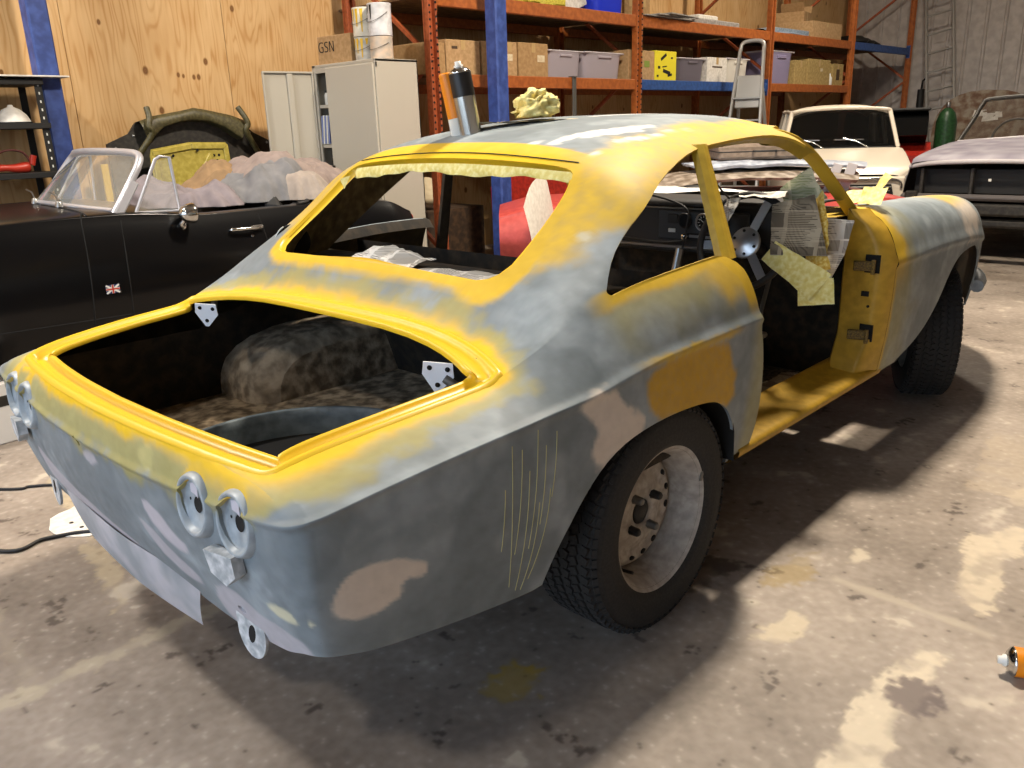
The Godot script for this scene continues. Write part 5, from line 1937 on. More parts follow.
func build_roadster() -> void:
	var t := thing("roadster", "black open two-seat roadster with bright windscreen frame beside the coupe", "car", v3(-3.20, 0, -.10), 3.10)
	var TAB := [
		[-1.95, .40, .36, .50, .50, .42, .62, .64, 2.6], [-1.78, .56, .28, .64, .50, .56, .72, .73, 3.0], [-1.3, .64, .24, .715, .50, .63, .80, .83, 3.0],
		[-.8, .66, .22, .725, .50, .65, .845, .87, 3.0], [-.3, .66, .22, .727, .50, .655, .862, .895, 3.0], [.0, .66, .22, .727, .50, .655, .858, .90, 3.0], [.12, .66, .22, .727, .50, .655, .850, .90, 3.0],
		[.5, .66, .22, .727, .50, .655, .825, .84, 3.0], [1.0, .66, .22, .727, .50, .65, .822, .84, 3.0], [1.3, .655, .24, .72, .50, .64, .825, .845, 3.0], [1.7, .62, .30, .68, .52, .60, .79, .81, 3.0], [1.93, .54, .38, .60, .54, .54, .70, .73, 3.0]]
	var f := hull(TAB)
	var mb := MB.new()
	var inn := MB.new()
	var black := func(_p: Vector3, _n: Vector3) -> Color: return Color.WHITE
	var cut := func(p: Vector3, _u: float, v: float) -> float:
		var k := 1.0
		if v < 1.3:
			k = minf(k, Vector2(p.z + 1.29, p.y - .29).length() - .33)
			k = minf(k, Vector2(p.z - .82, p.y - .29).length() - .33)
		if v > 2.0: k = minf(k, sd(Vector2(p.x, p.z), PackedVector2Array([Vector2(-.60, .20), Vector2(.60, .20), Vector2(.60, 1.02), Vector2(.45, 1.12), Vector2(-.45, 1.12), Vector2(-.60, 1.02)])))
		return k
	for s in [1.0, -1.0]:
		skin(mb, inn, span(-1.95, 1.93, .03), span(0, 1, .08) + span(1.08, 2, .08) + span(2.03, 3, .03), f, cut, black, .006, s)
	# nose and tail closed
	for e in [[-1.95, -1.99, .40, .50, .40, .62], [1.93, 1.95, .54, .60, .54, .72]]:
		var z: float = e[0]
		var ring := []
		for s in [1.0, -1.0]:
			var col := []
			for v in span(0, 3, .15):
				var p: Vector3 = f.call(z, v)
				col.append(v3(s * p.x, p.y, p.z))
			if s < 0: col.reverse()
			ring += col
		for k in ring.size():
			mb.tri(ring[k], ring[(k + 1) % ring.size()], v3(0, .5, e[1]))
			mb.tri(ring[(k + 1) % ring.size()], ring[k], v3(0, .5, e[1]))
	obj("body", mb, M.gloss_black, t)
	obj("inner_skin", inn, M.soot, t)
	mb = MB.new()
	mb.box(v3(0, .28, .1), v3(1.28, .04, 3.0), .01)
	mb.box(v3(0, .5, 1.08), v3(1.2, .5, .03), .01)
	mb.box(v3(0, .5, .08), v3(1.2, .5, .03), .01)
	obj("floor_pan", mb, M.soot, t)
	for q in [v3(-.62, .29, -1.29), v3(.62, .29, -1.29), v3(-.62, .29, .82), v3(.62, .29, .82)]:
		simple_wheel(t, q, .29, .15, M.chrome_dull)
	# shut lines on the near flank
	var lines := [[[-.19, -.185, -.17, -.15, -.13], [.25, .8, 1.4, 2.0, 2.25]], [[.0, .0, .01, .03], [.25, .8, 1.4, 1.95]], [[.80, .805, .79, .77], [.3, .8, 1.4, 1.95]], [[-1.0, -.8, -.5, -.2, .0], [.62, .60, .58, .56, .55]]]
	for q in lines:
		mb = MB.new()
		mb.tube(curve(trace(f, q[0], q[1], -1.0, -.001), 6), .004, 6)
		obj("shut_line", mb, M.black, t)
	# scuttle vent and bonnet seam across
	mb = MB.new()
	var sm := []
	for v in span(2.1, 3.0, .1): sm.append(f.call(-.12 - .02 * (v - 2.1), v) * v3(-1, 1, 1) + v3(0, .001, 0))
	mb.tube(sm, .004, 6)
	obj("bonnet_seam", mb, M.black, t)
	# windscreen frame, glass
	var wf := Node3D.new()
	wf.name = "windscreen"
	t.add_child(wf)
	var pl := [v3(-.615, .868, .02), v3(-.60, .93, .07), v3(-.575, 1.04, .155), v3(-.555, 1.10, .20), v3(-.51, 1.142, .225), v3(-.40, 1.158, .21), v3(0, 1.165, .175)]
	var full := pl.duplicate()
	for i in range(pl.size() - 2, -1, -1): full.append(pl[i] * v3(-1, 1, 1))
	mb = MB.new()
	mb.tube(curve(full, 6), .020, 10)
	obj("frame", mb, M.frame_silver, wf)
	mb = MB.new()
	var low := []
	for k in 17:
		var x := lerpf(-.615, .615, k / 16.0)
		low.append(v3(x, .885 + .025 * (1 - x * x * 2.6), .02 - .14 * (1 - x * x * 2.6)))
	mb.tube(low, .013, 8)
	obj("lower_frame", mb, M.frame_silver, wf)
	mb = MB.new()
	var top := []
	var topl := []
	for k in 17:
		var x := lerpf(-.545, .545, k / 16.0)
		topl.append(v3(x, 1.162 - .08 * x * x, .175 + .16 * x * x))
	mb.grid([PackedVector3Array(low), PackedVector3Array(topl)])
	obj("glass", mb, M.glass, wf)
	for x in [-.30, .12]:
		mb = MB.new()
		mb.lathe([Vector2(0, .03), Vector2(.016, .026), Vector2(.02, 0)], v3(x, .903, -.135), Basis.IDENTITY, 12)
		mb.tube([v3(x, .93, -.135), v3(x + .16, .955, -.10), v3(x + .30, .965, -.09)], .004, 6)
		obj("wiper", mb, M.chrome_dull, wf)
	# near pillar base cap
	mb = MB.new()
	mb.bar(v3(-.62, .865, .035), v3(-.585, 1.02, .155), .028, .05, v3(0, 0, 1), .006)
	obj("pillar_cover", mb, M.frame_silver, wf)
	# quarter lights
	for s in [-1.0, 1.0]:
		var q := Node3D.new()
		q.name = "quarter_light"
		t.add_child(q, true)
		var tri := [v3(s * .632, .865, .12), v3(s * .60, 1.12, .27), v3(s * .602, 1.135, .295), v3(s * .60, 1.13, .345), v3(s * .64, .86, .345)]
		mb = MB.new()
		mb.tube([tri[0], tri[1], tri[2], tri[3], tri[4], tri[0]], .009, 8)
		obj("frame", mb, M.frame_silver, q)
		mb = MB.new()
		mb.tri(tri[0], tri[1], tri[3]); mb.tri(tri[0], tri[3], tri[4])
		obj("pane", mb, M.glass, q)
	# door mirror, handle, badge
	var mr := Node3D.new()
	mr.name = "door_mirror"
	t.add_child(mr)
	var mp: Vector3 = (f.call(.33, 1.85) as Vector3) * v3(-1, 1, 1)
	mb = MB.new()
	mb.tube(curve([mp, mp + v3(-.02, .012, -.01), mp + v3(-.045, .035, .0), mp + v3(-.05, .05, .01)], 4), [.022, .020, .018, .016, .014, .012, .011, .010, .010, .010, .010, .010, .010], 10)
	obj("stalk", mb, M.chrome, mr)
	mb = MB.new()
	mb.lathe([Vector2(0, -.045), Vector2(.022, -.040), Vector2(.038, -.024), Vector2(.048, 0), Vector2(.052, .022), Vector2(.052, .032), Vector2(.048, .036), Vector2(0, .034)], mp + v3(-.055, .065, .015), Basis(v3(1, 0, 0), v3(0, 0, 1), v3(0, -1, 0)), 24)
	obj("shell", mb, M.chrome, mr)
	var hp: Vector3 = (f.call(.69, 1.72) as Vector3) * v3(-1, 1, 1)
	mb = MB.new()
	mb.tube(curve([hp + v3(0, 0, -.11), hp + v3(-.022, .004, -.10), hp + v3(-.03, .004, -.05), hp + v3(-.03, .004, .04), hp + v3(-.006, .003, .06)], 5), .009, 8)
	mb.box(hp + v3(-.012, .003, .05), v3(.024, .026, .07), .008)
	var hd := obj("door_handle", mb, M.chrome, t)
	mb = MB.new()
	mb.lathe([Vector2(0, .012), Vector2(.010, .010), Vector2(.014, 0)], hp + v3(-.002, -.045, .015), Basis(v3(0, 0, 1), PI / 2), 14)
	obj("lock", mb, M.chrome, hd)
	# flag badge: three crosses
	var bp: Vector3 = (f.call(-.085, 1.05) as Vector3) * v3(-1, 1, 1)
	mb = MB.new()
	mb.box(bp + v3(-.002, 0, 0), v3(.004, .042, .066), .001)
	var bd := obj("flag_badge", mb, M.flag_blue, t)
	mb = MB.new()
	for q in [[.012, .066, 0.0], [.042, .012, 0.0], [.009, .074, .56], [.009, .074, -.56]]:
		mb.box(bp + v3(-.0044 - .0002 * q[2], 0, 0), v3(.001, q[0], q[1]), 0.0, Basis(v3(1, 0, 0), q[2]))
	obj("white_crosses", mb, M.white_plastic, bd)
	mb = MB.new()
	mb.box(bp + v3(-.0054, 0, 0), v3(.001, .007, .066))
	mb.box(bp + v3(-.0054, 0, 0), v3(.001, .042, .007))
	obj("red_cross", mb, M.red_plastic, bd)
	# seats, wheel, tail lamp, bumper
	for x in [-.30, .30]:
		mb = MB.new()
		mb.box(v3(x, .40, .68), v3(.46, .16, .48), .05)
		mb.box(v3(x, .62, .95), v3(.44, .52, .12), .05, Basis(v3(1, 0, 0), .15))
		obj("seat", mb, M.black_part, t)
	for s in [-1.0, 1.0]:
		mb = MB.new()
		mb.lathe([Vector2(0, .04), Vector2(.028, .03), Vector2(.036, 0), Vector2(.038, -.02)], v3(s * .50, .66, 1.93), Basis(v3(1, 0, 0), PI / 2 - .2), 20)
		obj("tail_lamp", mb, M.lens_red, t)
		mb = MB.new()
		mb.tube(curve([v3(s * .30, .50, 2.01), v3(s * .52, .50, 1.99), v3(s * .66, .50, 1.85), v3(s * .69, .50, 1.62)], 5), .028, 10)
		obj("bumper_quarter", mb, M.chrome, t)
	mb = MB.new()
	mb.tube(curve([v3(-.62, .835, 1.05), v3(-.55, .845, 1.15), v3(0, .865, 1.20), v3(.55, .845, 1.15), v3(.62, .835, 1.05)], 6), .012, 8)
	obj("cockpit_trim", mb, M.black_part, t)

# cloths lying in heaps: a thick crumpled sheet over a hump
func cloth(called: String, label: String, at: Vector3, sx: float, sz: float, h: float, turn: float, m: Material, seed_: float, grp := "") -> void:
	var t := thing(called, label, "cloth", at, turn, grp)
	var mb := MB.new()
	var n := 44
	var rows := []
	var under := []
	for i in n + 1:
		var row := PackedVector3Array()
		var r2 := PackedVector3Array()
		for j in n + 1:
			var u := i / float(n) * 2.0 - 1.0
			var w := j / float(n) * 2.0 - 1.0
			var q := v3(u * sx * 3.2 + seed_, w * sz * 3.2, seed_)
			var edge := 1.0 - pow(clampf(sqrt(u * u + w * w), 0.0, 1.0), 3.0)
			var fold := 1.0 - absf(soft.get_noise_3dv(q * .62)) * 1.7
			var big := .62 + .55 * soft.get_noise_3dv(q * .28 + v3(4, 0, 0))
			var y := h * edge * clampf(big + .26 * fold + .06 * soft.get_noise_3dv(q * 1.7), .05, 1.3)
			var rr := 1.0 / maxf(1.0, sqrt(u * u + w * w))
			var wob := 1.0 + .18 * nz.get_noise_2d(atan2(w, u) * 1.7 + seed_, 2.0)
			row.append(v3(u * sx * .5 * rr * wob, y + .004, w * sz * .5 * rr * wob))
			r2.append(v3(u * sx * .5 * rr * wob, 0.0, w * sz * .5 * rr * wob))
		rows.append(row)
		under.append(r2)
	mb.grid(rows)
	mb.grid(under, false, false, true)
	obj("fabric", mb, m, t)

func build_left_things() -> void:
	# cloths over the roadster's cockpit and tail (points along the roadster's axis)
	var o := v3(-3.20, 0, -.10)
	var d := v3(.042, 0, -.999)
	var nn := v3(.999, 0, .042)
	var P := func(u: float, w: float, y: float) -> Vector3: return o + d * u + nn * w + v3(0, y, 0)
	cloth("dust_sheet", "mauve-grey cloth bunched behind the roadster's quarter light", P.call(.62, .05, .84), .85, .55, .20, .4, M.cloth_mauve, 2.0)
	cloth("dust_sheet", "blue-grey cloth folded high over the roadster's cockpit", P.call(1.02, .16, .845), .75, .62, .24, .9, M.cloth_blue, 7.5)
	cloth("dust_sheet", "wide taupe cloth spread on top of the roadster's tail heap", P.call(1.34, -.04, .90), .95, .70, .24, 1.3, M.cloth_taupe, 13.0)
	cloth("dust_sheet", "crumpled pale taupe cloth at the roadster's near cockpit edge", P.call(1.22, .36, .845), .55, .36, .15, .2, M.cloth_pale, 19.0)
	cloth("dust_sheet", "tan cloth showing between the grey cloths on the roadster", P.call(.88, -.12, .86), .5, .5, .20, .0, M.cloth_tan, 23.0)
	cloth("dust_sheet", "dark grey cloth trailing off the roadster's tail heap", P.call(1.62, .10, .81), .45, .6, .12, .6, M.cloth_dark, 29.0)
	# front end panel with wheel arch leaning on the plywood
	var t := thing("arched_panel", "dark arched front body section with two hinge brackets leaning on the plywood", "car panel", v3(-4.40, 0, -1.50))
	var mb := MB.new()
	var B := Basis(v3(0, 0, -1), v3(-.06, 1, 0).normalized(), v3(1, .06, 0).normalized())
	var top := [Vector2(-.431, 1.336), Vector2(-.324, 1.37), Vector2(-.109, 1.404), Vector2(-.011, 1.424), Vector2(.083, 1.409), Vector2(.278, 1.369), Vector2(.405, 1.322)]
	var low := [Vector2(-.40, 1.20), Vector2(-.268, 1.302), Vector2(-.148, 1.335), Vector2(-.048, 1.349), Vector2(.089, 1.338), Vector2(.211, 1.292), Vector2(.34, 1.205)]
	mb.prism([Vector2(-.66, .0), Vector2(-.657, 1.195), Vector2(-.493, 1.261)] + top + [Vector2(.487, 1.247), Vector2(.619, 1.183), Vector2(.686, 1.079), Vector2(.703, 1.016), Vector2(.70, .0)], .02, Transform3D(B, v3(0, 0, 0)))
	obj("bulkhead_plate", mb, M.dark_metal, t)
	mb = MB.new()
	var rows := []
	for k in 25:
		var u := k / 24.0 * 6.0
		var i0 := mini(int(u), 5)
		var a: Vector2 = top[i0].lerp(top[i0 + 1], u - i0)
		var b: Vector2 = low[i0].lerp(low[i0 + 1], u - i0)
		var row := PackedVector3Array()
		row.append(B * v3(a.x, a.y, .015)); row.append(B * v3(a.x, a.y + .004, .09)); row.append(B * v3(a.lerp(b, .3).x, a.lerp(b, .3).y, .115)); row.append(B * v3(b.x, b.y, .12)); row.append(B * v3(b.x, b.y - .012, .09)); row.append(B * v3(b.x, b.y - .012, .02))
		rows.append(row)
	mb.grid(rows)
	obj("arch_rim", mb, M.olive_metal, t)
	for e in [-1.0, 1.0]:
		mb = MB.new()
		mb.prism([Vector2(e * .545, 1.05), Vector2(e * .61, 1.05), Vector2(e * .61, 1.135), Vector2(e * .485, 1.14), Vector2(e * .48, 1.05)], .004, Transform3D(B, B * v3(0, 0, .020)))
		obj("pressed_opening", mb, M.dark_metal, t)
		mb = MB.new()
		mb.tube(curve([B * v3(e * .355 - .01, 1.43, .10), B * v3(e * .372, 1.36, .13), B * v3(e * .39, 1.30, .14), B * v3(e * .37, 1.25, .13), B * v3(e * .46, 1.12, .08), B * v3(e * .52, 1.02, .06)], 5), .022, 8)
		obj("hinge_bracket", mb, M.olive_metal, t)
		for q in [[.46, 1.245], [.60, 1.165]]:
			mb = MB.new()
			mb.lathe([Vector2(0, .006), Vector2(.008, .004), Vector2(.010, 0)], B * v3(e * q[0], q[1], .021), B * Basis(v3(1, 0, 0), PI / 2), 8)
			obj("bolt", mb, M.chrome_dull, t)
	var y := thing("yellow_bonnet", "pale yellow car bonnet seen from inside, propped in the dark arch", "car panel", v3(-4.22, 0, -1.46))
	mb = MB.new()
	mb.prism([Vector2(-.40, .0), Vector2(.24, .0), Vector2(.205, 1.16), Vector2(.185, 1.18), Vector2(-.095, 1.19), Vector2(-.385, 1.15), Vector2(-.40, 1.1)], .012, Transform3D(B, Vector3.ZERO))
	obj("panel_skin", mb, M.pale_yellow, y)
	for q in [[Vector2(-.38, 1.12), Vector2(-.09, 1.16)], [Vector2(-.09, 1.16), Vector2(.18, 1.15)], [Vector2(.18, 1.15), Vector2(.21, .2)], [Vector2(.06, 1.10), Vector2(-.12, .85)], [Vector2(-.12, .85), Vector2(-.22, .2)], [Vector2(-.37, 1.1), Vector2(-.37, .2)]]:
		mb = MB.new()
		mb.bar(B * v3(q[0].x, q[0].y, .018), B * v3(q[1].x, q[1].y, .018), .04, .016, B.z, .005)
		obj("stiffening_rib", mb, M.pale_yellow, y)
	for q in [[.08, 1.09], [.12, 1.09], [.10, 1.05], [-.05, 1.13], [-.24, 1.10]]:
		mb = MB.new()
		mb.lathe([Vector2(0, .002), Vector2(.010, .002), Vector2(.010, -.001)], B * v3(q[0], q[1], .014 if q[1] < 1.1 else .027), B * Basis(v3(1, 0, 0), PI / 2), 8)
		obj("bolt_hole", mb, M.black, y)
	var st := thing("yellow_strip", "narrow bright yellow strip standing beside the dark arched panel", "strip", v3(-4.45, 0, -.80))
	mb = MB.new()
	mb.box(v3(0, .53, 0), v3(.02, 1.06, .05), .003)
	obj("strip_body", mb, M.yellow, st)

func build_far_cars() -> void:
	# small cream saloon
	var t := thing("small_saloon", "cream small saloon with dark windscreen standing before the racking", "car", v3(-2.05, 0, -7.60), -2.618)
	t.scale = v3(.92, 1, .92)
	var TAB := [
		[-1.36, .36, .40, .52, .50, .44, .66, .69, 3.0], [-1.25, .54, .34, .66, .50, .56, .73, .755, 3.0], [-.9, .62, .28, .70, .50, .60, .80, .835, 3.0],
		[-.45, .64, .24, .705, .50, .64, .86, .89, 3.0], [-.2, .64, .22, .705, .50, .655, .885, .90, 3.0], [1.0, .64, .22, .705, .50, .655, .88, .90, 3.0], [1.6, .58, .36, .62, .55, .55, .80, .84, 3.0]]
	var f := hull(TAB)
	var mb := MB.new()
	var inn := MB.new()
	var one := func(_p: Vector3, _n: Vector3) -> Color: return Color.WHITE
	var cut := func(p: Vector3, _u: float, v: float) -> float:
		var k := 1.0
		if v < 1.3:
			k = minf(k, Vector2(p.z + .86, p.y - .26).length() - .29)
			k = minf(k, Vector2(p.z - 1.18, p.y - .26).length() - .29)
		if v > 2.0 and p.z > -.16: k = minf(k, -p.z - .16 + .02 - .001)
		return k
	for s in [1.0, -1.0]:
		skin(mb, inn, span(-1.36, 1.6, .04), span(0, 1, .1) + span(1.1, 2, .1) + span(2.05, 3, .05), f, cut, one, .006, s)
	obj("body", mb, M.cream, t)
	obj("inner_skin", inn, M.soot, t)
	for q in [v3(-.60, .26, -.86), v3(.60, .26, -.86), v3(-.60, .26, 1.18), v3(.60, .26, 1.18)]:
		simple_wheel(t, q, .255, .145, M.cream)
	# front: grille opening, moustache, bumper, lamps, badge
	mb = MB.new()
	mb.box(v3(0, .50, -1.355), v3(1.0, .34, .05), .02)
	obj("front_panel", mb, M.cream, t)
	mb = MB.new()
	mb.prism([Vector2(-.36, .60), Vector2(.36, .60), Vector2(.40, .46), Vector2(.32, .36), Vector2(-.32, .36), Vector2(-.40, .46)], .02, Transform3D(Basis(v3(1, 0, 0), v3(0, 1, 0), v3(0, 0, 1)), v3(0, 0, -1.40)))
	obj("grille", mb, M.black_part, t)
	for k in 6:
		mb = MB.new()
		mb.tube([v3(-.36 + .01 * k, .575 - k * .036, -1.405), v3(.36 - .01 * k, .575 - k * .036, -1.405)], .006, 6)
		obj("grille_bar", mb, M.chrome_dull, t)
	mb = MB.new()
	mb.tube(curve([v3(-.46, .56, -1.39), v3(-.40, .635, -1.40), v3(0, .65, -1.41), v3(.40, .635, -1.40), v3(.46, .56, -1.39)], 6), .014, 8)
	obj("grille_trim", mb, M.chrome, t)
	mb = MB.new()
	mb.tube(curve([v3(-.68, .34, -1.22), v3(-.55, .33, -1.43), v3(0, .33, -1.46), v3(.55, .33, -1.43), v3(.68, .34, -1.22)], 6), .045, 10)
	obj("bumper", mb, M.chrome, t)
	for s in [-1.0, 1.0]:
		mb = MB.new()
		mb.box(v3(s * .30, .36, -1.49), v3(.05, .16, .05), .02)
		obj("overrider", mb, M.chrome, t)
		mb = MB.new()
		mb.lathe([Vector2(0, .02), Vector2(.06, .015), Vector2(.082, -.005), Vector2(.095, -.012), Vector2(.098, -.05)], v3(s * .50, .60, -1.32), Basis(v3(1, 0, 0), -PI / 2 + .15), 24)
		var hl := obj("headlamp", mb, M.chrome_dull, t)
		mb = MB.new()
		mb.lathe([Vector2(0, .026), Vector2(.05, .022), Vector2(.078, .004)], v3(s * .50, .60, -1.322), Basis(v3(1, 0, 0), -PI / 2 + .15), 24)
		obj("lens", mb, M.lens_clear, hl)
	mb = MB.new()
	mb.prism([Vector2(-.025, .03), Vector2(.025, .03), Vector2(.02, -.02), Vector2(0, -.035), Vector2(-.02, -.02)], .008, Transform3D(Basis(v3(1, 0, 0), -.5), v3(0, .725, -1.335)))
	obj("bonnet_badge", mb, M.badge_dark, t)
	# cabin
	var roof := []
	for i in 13:
		var z := lerpf(.06, 1.35, i / 12.0)
		var row := PackedVector3Array()
		var hw := lerpf(.535, .50, i / 12.0)
		for j in 15:
			var u := j / 14.0 * 2.0 - 1.0
			var ed := pow(absf(u), 4.0)
			var ez := pow(absf(i / 12.0 * 2.0 - 1.0), 5.0)
			row.append(v3(u * (hw + .02), 1.345 - .055 * ed - .05 * ez - .02 * u * u, z))
		roof.append(row)
	mb = MB.new()
	mb.grid(roof)
	var r2 := []
	for r in roof:
		var row := PackedVector3Array()
		for p in r: row.append((p as Vector3) * v3(.97, 1, 1) + v3(0, -.02, 0))
		r2.append(row)
	mb.grid(r2, false, false, true)
	obj("roof", mb, M.cream, t)
	mb = MB.new()
	mb.tube(curve([v3(-.55, 1.275, 1.2), v3(-.555, 1.285, .5), v3(-.545, 1.275, .08), v3(-.40, 1.292, .045), v3(0, 1.305, .035), v3(.40, 1.292, .045), v3(.545, 1.275, .08), v3(.555, 1.285, .5), v3(.55, 1.275, 1.2)], 6), .018, 8)
	obj("gutter", mb, M.cream, t)
	for s in [-1.0, 1.0]:
		mb = MB.new()
		mb.bar(v3(s * .535, 1.28, .07), v3(s * .625, .885, -.15), .05, .045, v3(0, 0, 1), .012)
		obj("front_pillar", mb, M.cream, t)
		mb = MB.new()
		mb.bar(v3(s * .545, 1.28, .60), v3(s * .64, .88, .62), .05, .05, v3(0, 0, 1), .01)
		obj("centre_pillar", mb, M.cream, t)
		mb = MB.new()
		mb.bar(v3(s * .53, 1.28, 1.22), v3(s * .62, .86, 1.42), .06, .16, v3(0, 0, 1), .02)
		obj("rear_pillar", mb, M.cream, t)
		mb = MB.new()
		mb.quad(v3(s * .545, 1.27, .09), v3(s * .545, 1.27, 1.2), v3(s * .635, .88, 1.4), v3(s * .635, .88, -.12))
		obj("side_glass", mb, M.glass_dark, t)
	mb = MB.new()
	var wl := []
	var wu := []
	for k in 11:
		var u := k / 10.0 * 2.0 - 1.0
		wl.append(v3(u * .60, .90, -.16 - .10 * (1 - u * u))); wu.append(v3(u * .52, 1.285, .06 - .03 * (1 - u * u)))
	mb.grid([PackedVector3Array(wl), PackedVector3Array(wu)])
	var ws := obj("windscreen", mb, M.glass_dark, t)
	mb = MB.new()
	mb.tube(wl, .010, 6)
	obj("screen_rubber", mb, M.black_part, ws)
	for x in [-.28, .20]:
		mb = MB.new()
		mb.tube([v3(x, .905, -.30), v3(x + .10, .96, -.24), v3(x + .26, 1.0, -.205)], .006, 6)
		mb.bar(v3(x + .04, .985, -.225), v3(x + .36, .985, -.195), .012, .012)
		obj("wiper", mb, M.chrome, t)
	mb = MB.new()
	mb.box(v3(0, .62, .70), v3(1.2, .6, 1.4), .03)
	obj("interior", mb, M.black_part, t)
	mb = MB.new()
	mb.quad(v3(-.52, 1.27, 1.3), v3(.52, 1.27, 1.3), v3(.60, .86, 1.5), v3(-.60, .86, 1.5))
	obj("rear_glass", mb, M.glass_dark, t)
	# stripped tourer at the right
	t = thing("stripped_tourer", "stripped open tourer with lilac-grey bonnet and empty black front opening", "car", v3(-.02, 0, -5.95), PI + .03)
	TAB = [
		[.0, .66, .40, .745, .55, .70, .81, .86, 3.2], [.10, .70, .30, .77, .55, .72, .85, .90, 3.2], [.6, .72, .25, .78, .55, .72, .90, .96, 3.2], [1.1, .72, .24, .785, .55, .72, .92, .995, 3.2], [1.35, .72, .24, .785, .55, .72, .92, .995, 3.2], [2.6, .72, .24, .785, .55, .72, .90, .93, 3.2], [3.6, .66, .30, .72, .55, .66, .84, .86, 3.2]]
	f = hull(TAB)
	mb = MB.new()
	inn = MB.new()
	var cut2 := func(p: Vector3, _u: float, v: float) -> float:
		var k := 1.0
		if v < 1.3:
			k = minf(k, Vector2(p.z - .62, p.y - .30).length() - .34)
			k = minf(k, Vector2(p.z - 3.0, p.y - .30).length() - .34)
		if v > 2.0: k = minf(k, sd(Vector2(p.x, p.z), PackedVector2Array([Vector2(-.64, 1.55), Vector2(.64, 1.55), Vector2(.64, 2.75), Vector2(-.64, 2.75)])))
		return k
	var lil := func(p: Vector3, _n: Vector3) -> Color:
		var a := nz.get_noise_3dv(p * 5.0)
		return lin("#7d7683").lerp(lin("#a39ea6"), clampf(.5 + a, 0, 1))
	for s in [1.0, -1.0]:
		skin(mb, inn, span(0, 3.6, .04), span(0, 1, .1) + span(1.1, 2, .1) + span(2.04, 3, .04), f, cut2, lil, .006, s)
	obj("body", mb, M.primer, t)
	obj("inner_skin", inn, M.soot, t)
	mb = MB.new()
	mb.tube(curve([v3(-.72, .80, .03), v3(-.5, .835, -.01), v3(0, .848, -.02), v3(.5, .835, -.01), v3(.72, .80, .03)], 6), .018, 8)
	obj("bonnet_lip", mb, M.lip_grey, t)
	mb = MB.new()
	mb.box(v3(0, .68, .16), v3(1.40, .20, .03), .005)
	obj("radiator_panel", mb, M.black_part, t)
	for x in [-.62, -.20, .24, .62]:
		mb = MB.new()
		mb.box(v3(x, .68, .06), v3(.03, .22, .03), .006)
		obj("grille_stay", mb, M.dark_metal, t)
	mb = MB.new()
	mb.box(v3(.10, .70, .02), v3(.022, .022, .01), .003)
	obj("white_tag", mb, M.white_plastic, t)
	for q in [[.565, .05, -.03, 1.50], [.47, .10, -.01, 1.46], [.36, .07, .03, 1.36]]:
		mb = MB.new()
		mb.box(v3(0, q[0], q[2]), v3(q[3], q[1], .06), .02)
		obj("cross_member", mb, M.dark_metal if q[0] < .5 else M.lip_dark, t)
	for x in [-.45, .45]:
		mb = MB.new()
		mb.box(v3(x, .30, .06), v3(.10, .22, .10), .02)
		obj("bumper_iron", mb, M.black_part, t)
	for x in [-.66, .66]:
		mb = MB.new()
		mb.box(v3(x, .57, -.05), v3(.10, .08, .05), .012)
		obj("side_lamp_bracket", mb, M.dark_metal, t)
	for q in [v3(-.66, .29, .62), v3(.66, .29, .62), v3(-.66, .29, 3.0), v3(.66, .29, 3.0)]:
		simple_wheel(t, q, .29, .16, M.dark_metal)
	mb = MB.new()
	var sf := [v3(-.66, .95, 1.16), v3(-.60, 1.16, 1.38), v3(-.57, 1.29, 1.50), v3(-.50, 1.335, 1.53), v3(0, 1.355, 1.50), v3(.50, 1.335, 1.53), v3(.57, 1.29, 1.50), v3(.60, 1.16, 1.38), v3(.66, .95, 1.16)]
	mb.tube(curve(sf, 6), .020, 8)
	obj("screen_frame", mb, M.dark_metal, t)
	mb = MB.new()
	mb.tube([v3(-.66, .965, 1.16), v3(0, 1.01, 1.10), v3(.66, .965, 1.16)], .014, 6)
	obj("screen_sill", mb, M.lip_grey, t)
	mb = MB.new()
	mb.grid([PackedVector3Array([v3(-.64, .97, 1.16), v3(0, 1.005, 1.11), v3(.64, .97, 1.16)]), PackedVector3Array([v3(-.52, 1.33, 1.52), v3(0, 1.35, 1.49), v3(.52, 1.33, 1.52)])])
	obj("screen_glass", mb, M.glass_brown, t)
	mb = MB.new()
	mb.box(v3(0, .30, 2.0), v3(1.3, .04, 3.0), .01)
	mb.box(v3(0, .6, 1.5), v3(1.36, .6, .03), .01)
	obj("floor_pan", mb, M.soot, t)
	mb = MB.new()
	var ring := []
	for k in 32:
		var a := TAU * k / 32.0
		ring.append(v3(.33 + .19 * cos(a), .98 + .17 * sin(a), 1.80 + .08 * sin(a)))
	mb.tube(ring, .012, 8, false, true)
	obj("steering_wheel", mb, M.black_part, t)
	# red saloon half hidden past the cream one
	t = thing("red_hatchback", "dark red hatchback with black window standing behind the cream saloon", "car", v3(-2.58, 0, -10.40), 1.907)
	mb = MB.new()
	mb.prism(Array(rounded([Vector2(-1.0, .25), Vector2(1.0, .25), Vector2(1.02, .70), Vector2(.9, .84), Vector2(-1.0, .88)], 1)), 1.1, Transform3D(Basis.IDENTITY, v3(0, 0, -.55)))
	obj("body", mb, M.red_paint, t)
	mb = MB.new()
	mb.prism(Array(rounded([Vector2(-.95, .86), Vector2(.88, .84), Vector2(.62, 1.26), Vector2(-.75, 1.28)], 1)), .98, Transform3D(Basis.IDENTITY, v3(0, 0, -.49)))
	obj("glasshouse", mb, M.glass_black, t)
	mb = MB.new()
	mb.box(v3(-.08, 1.275, 0), v3(1.35, .04, 1.02), .018)
	obj("roof", mb, M.black_part, t)
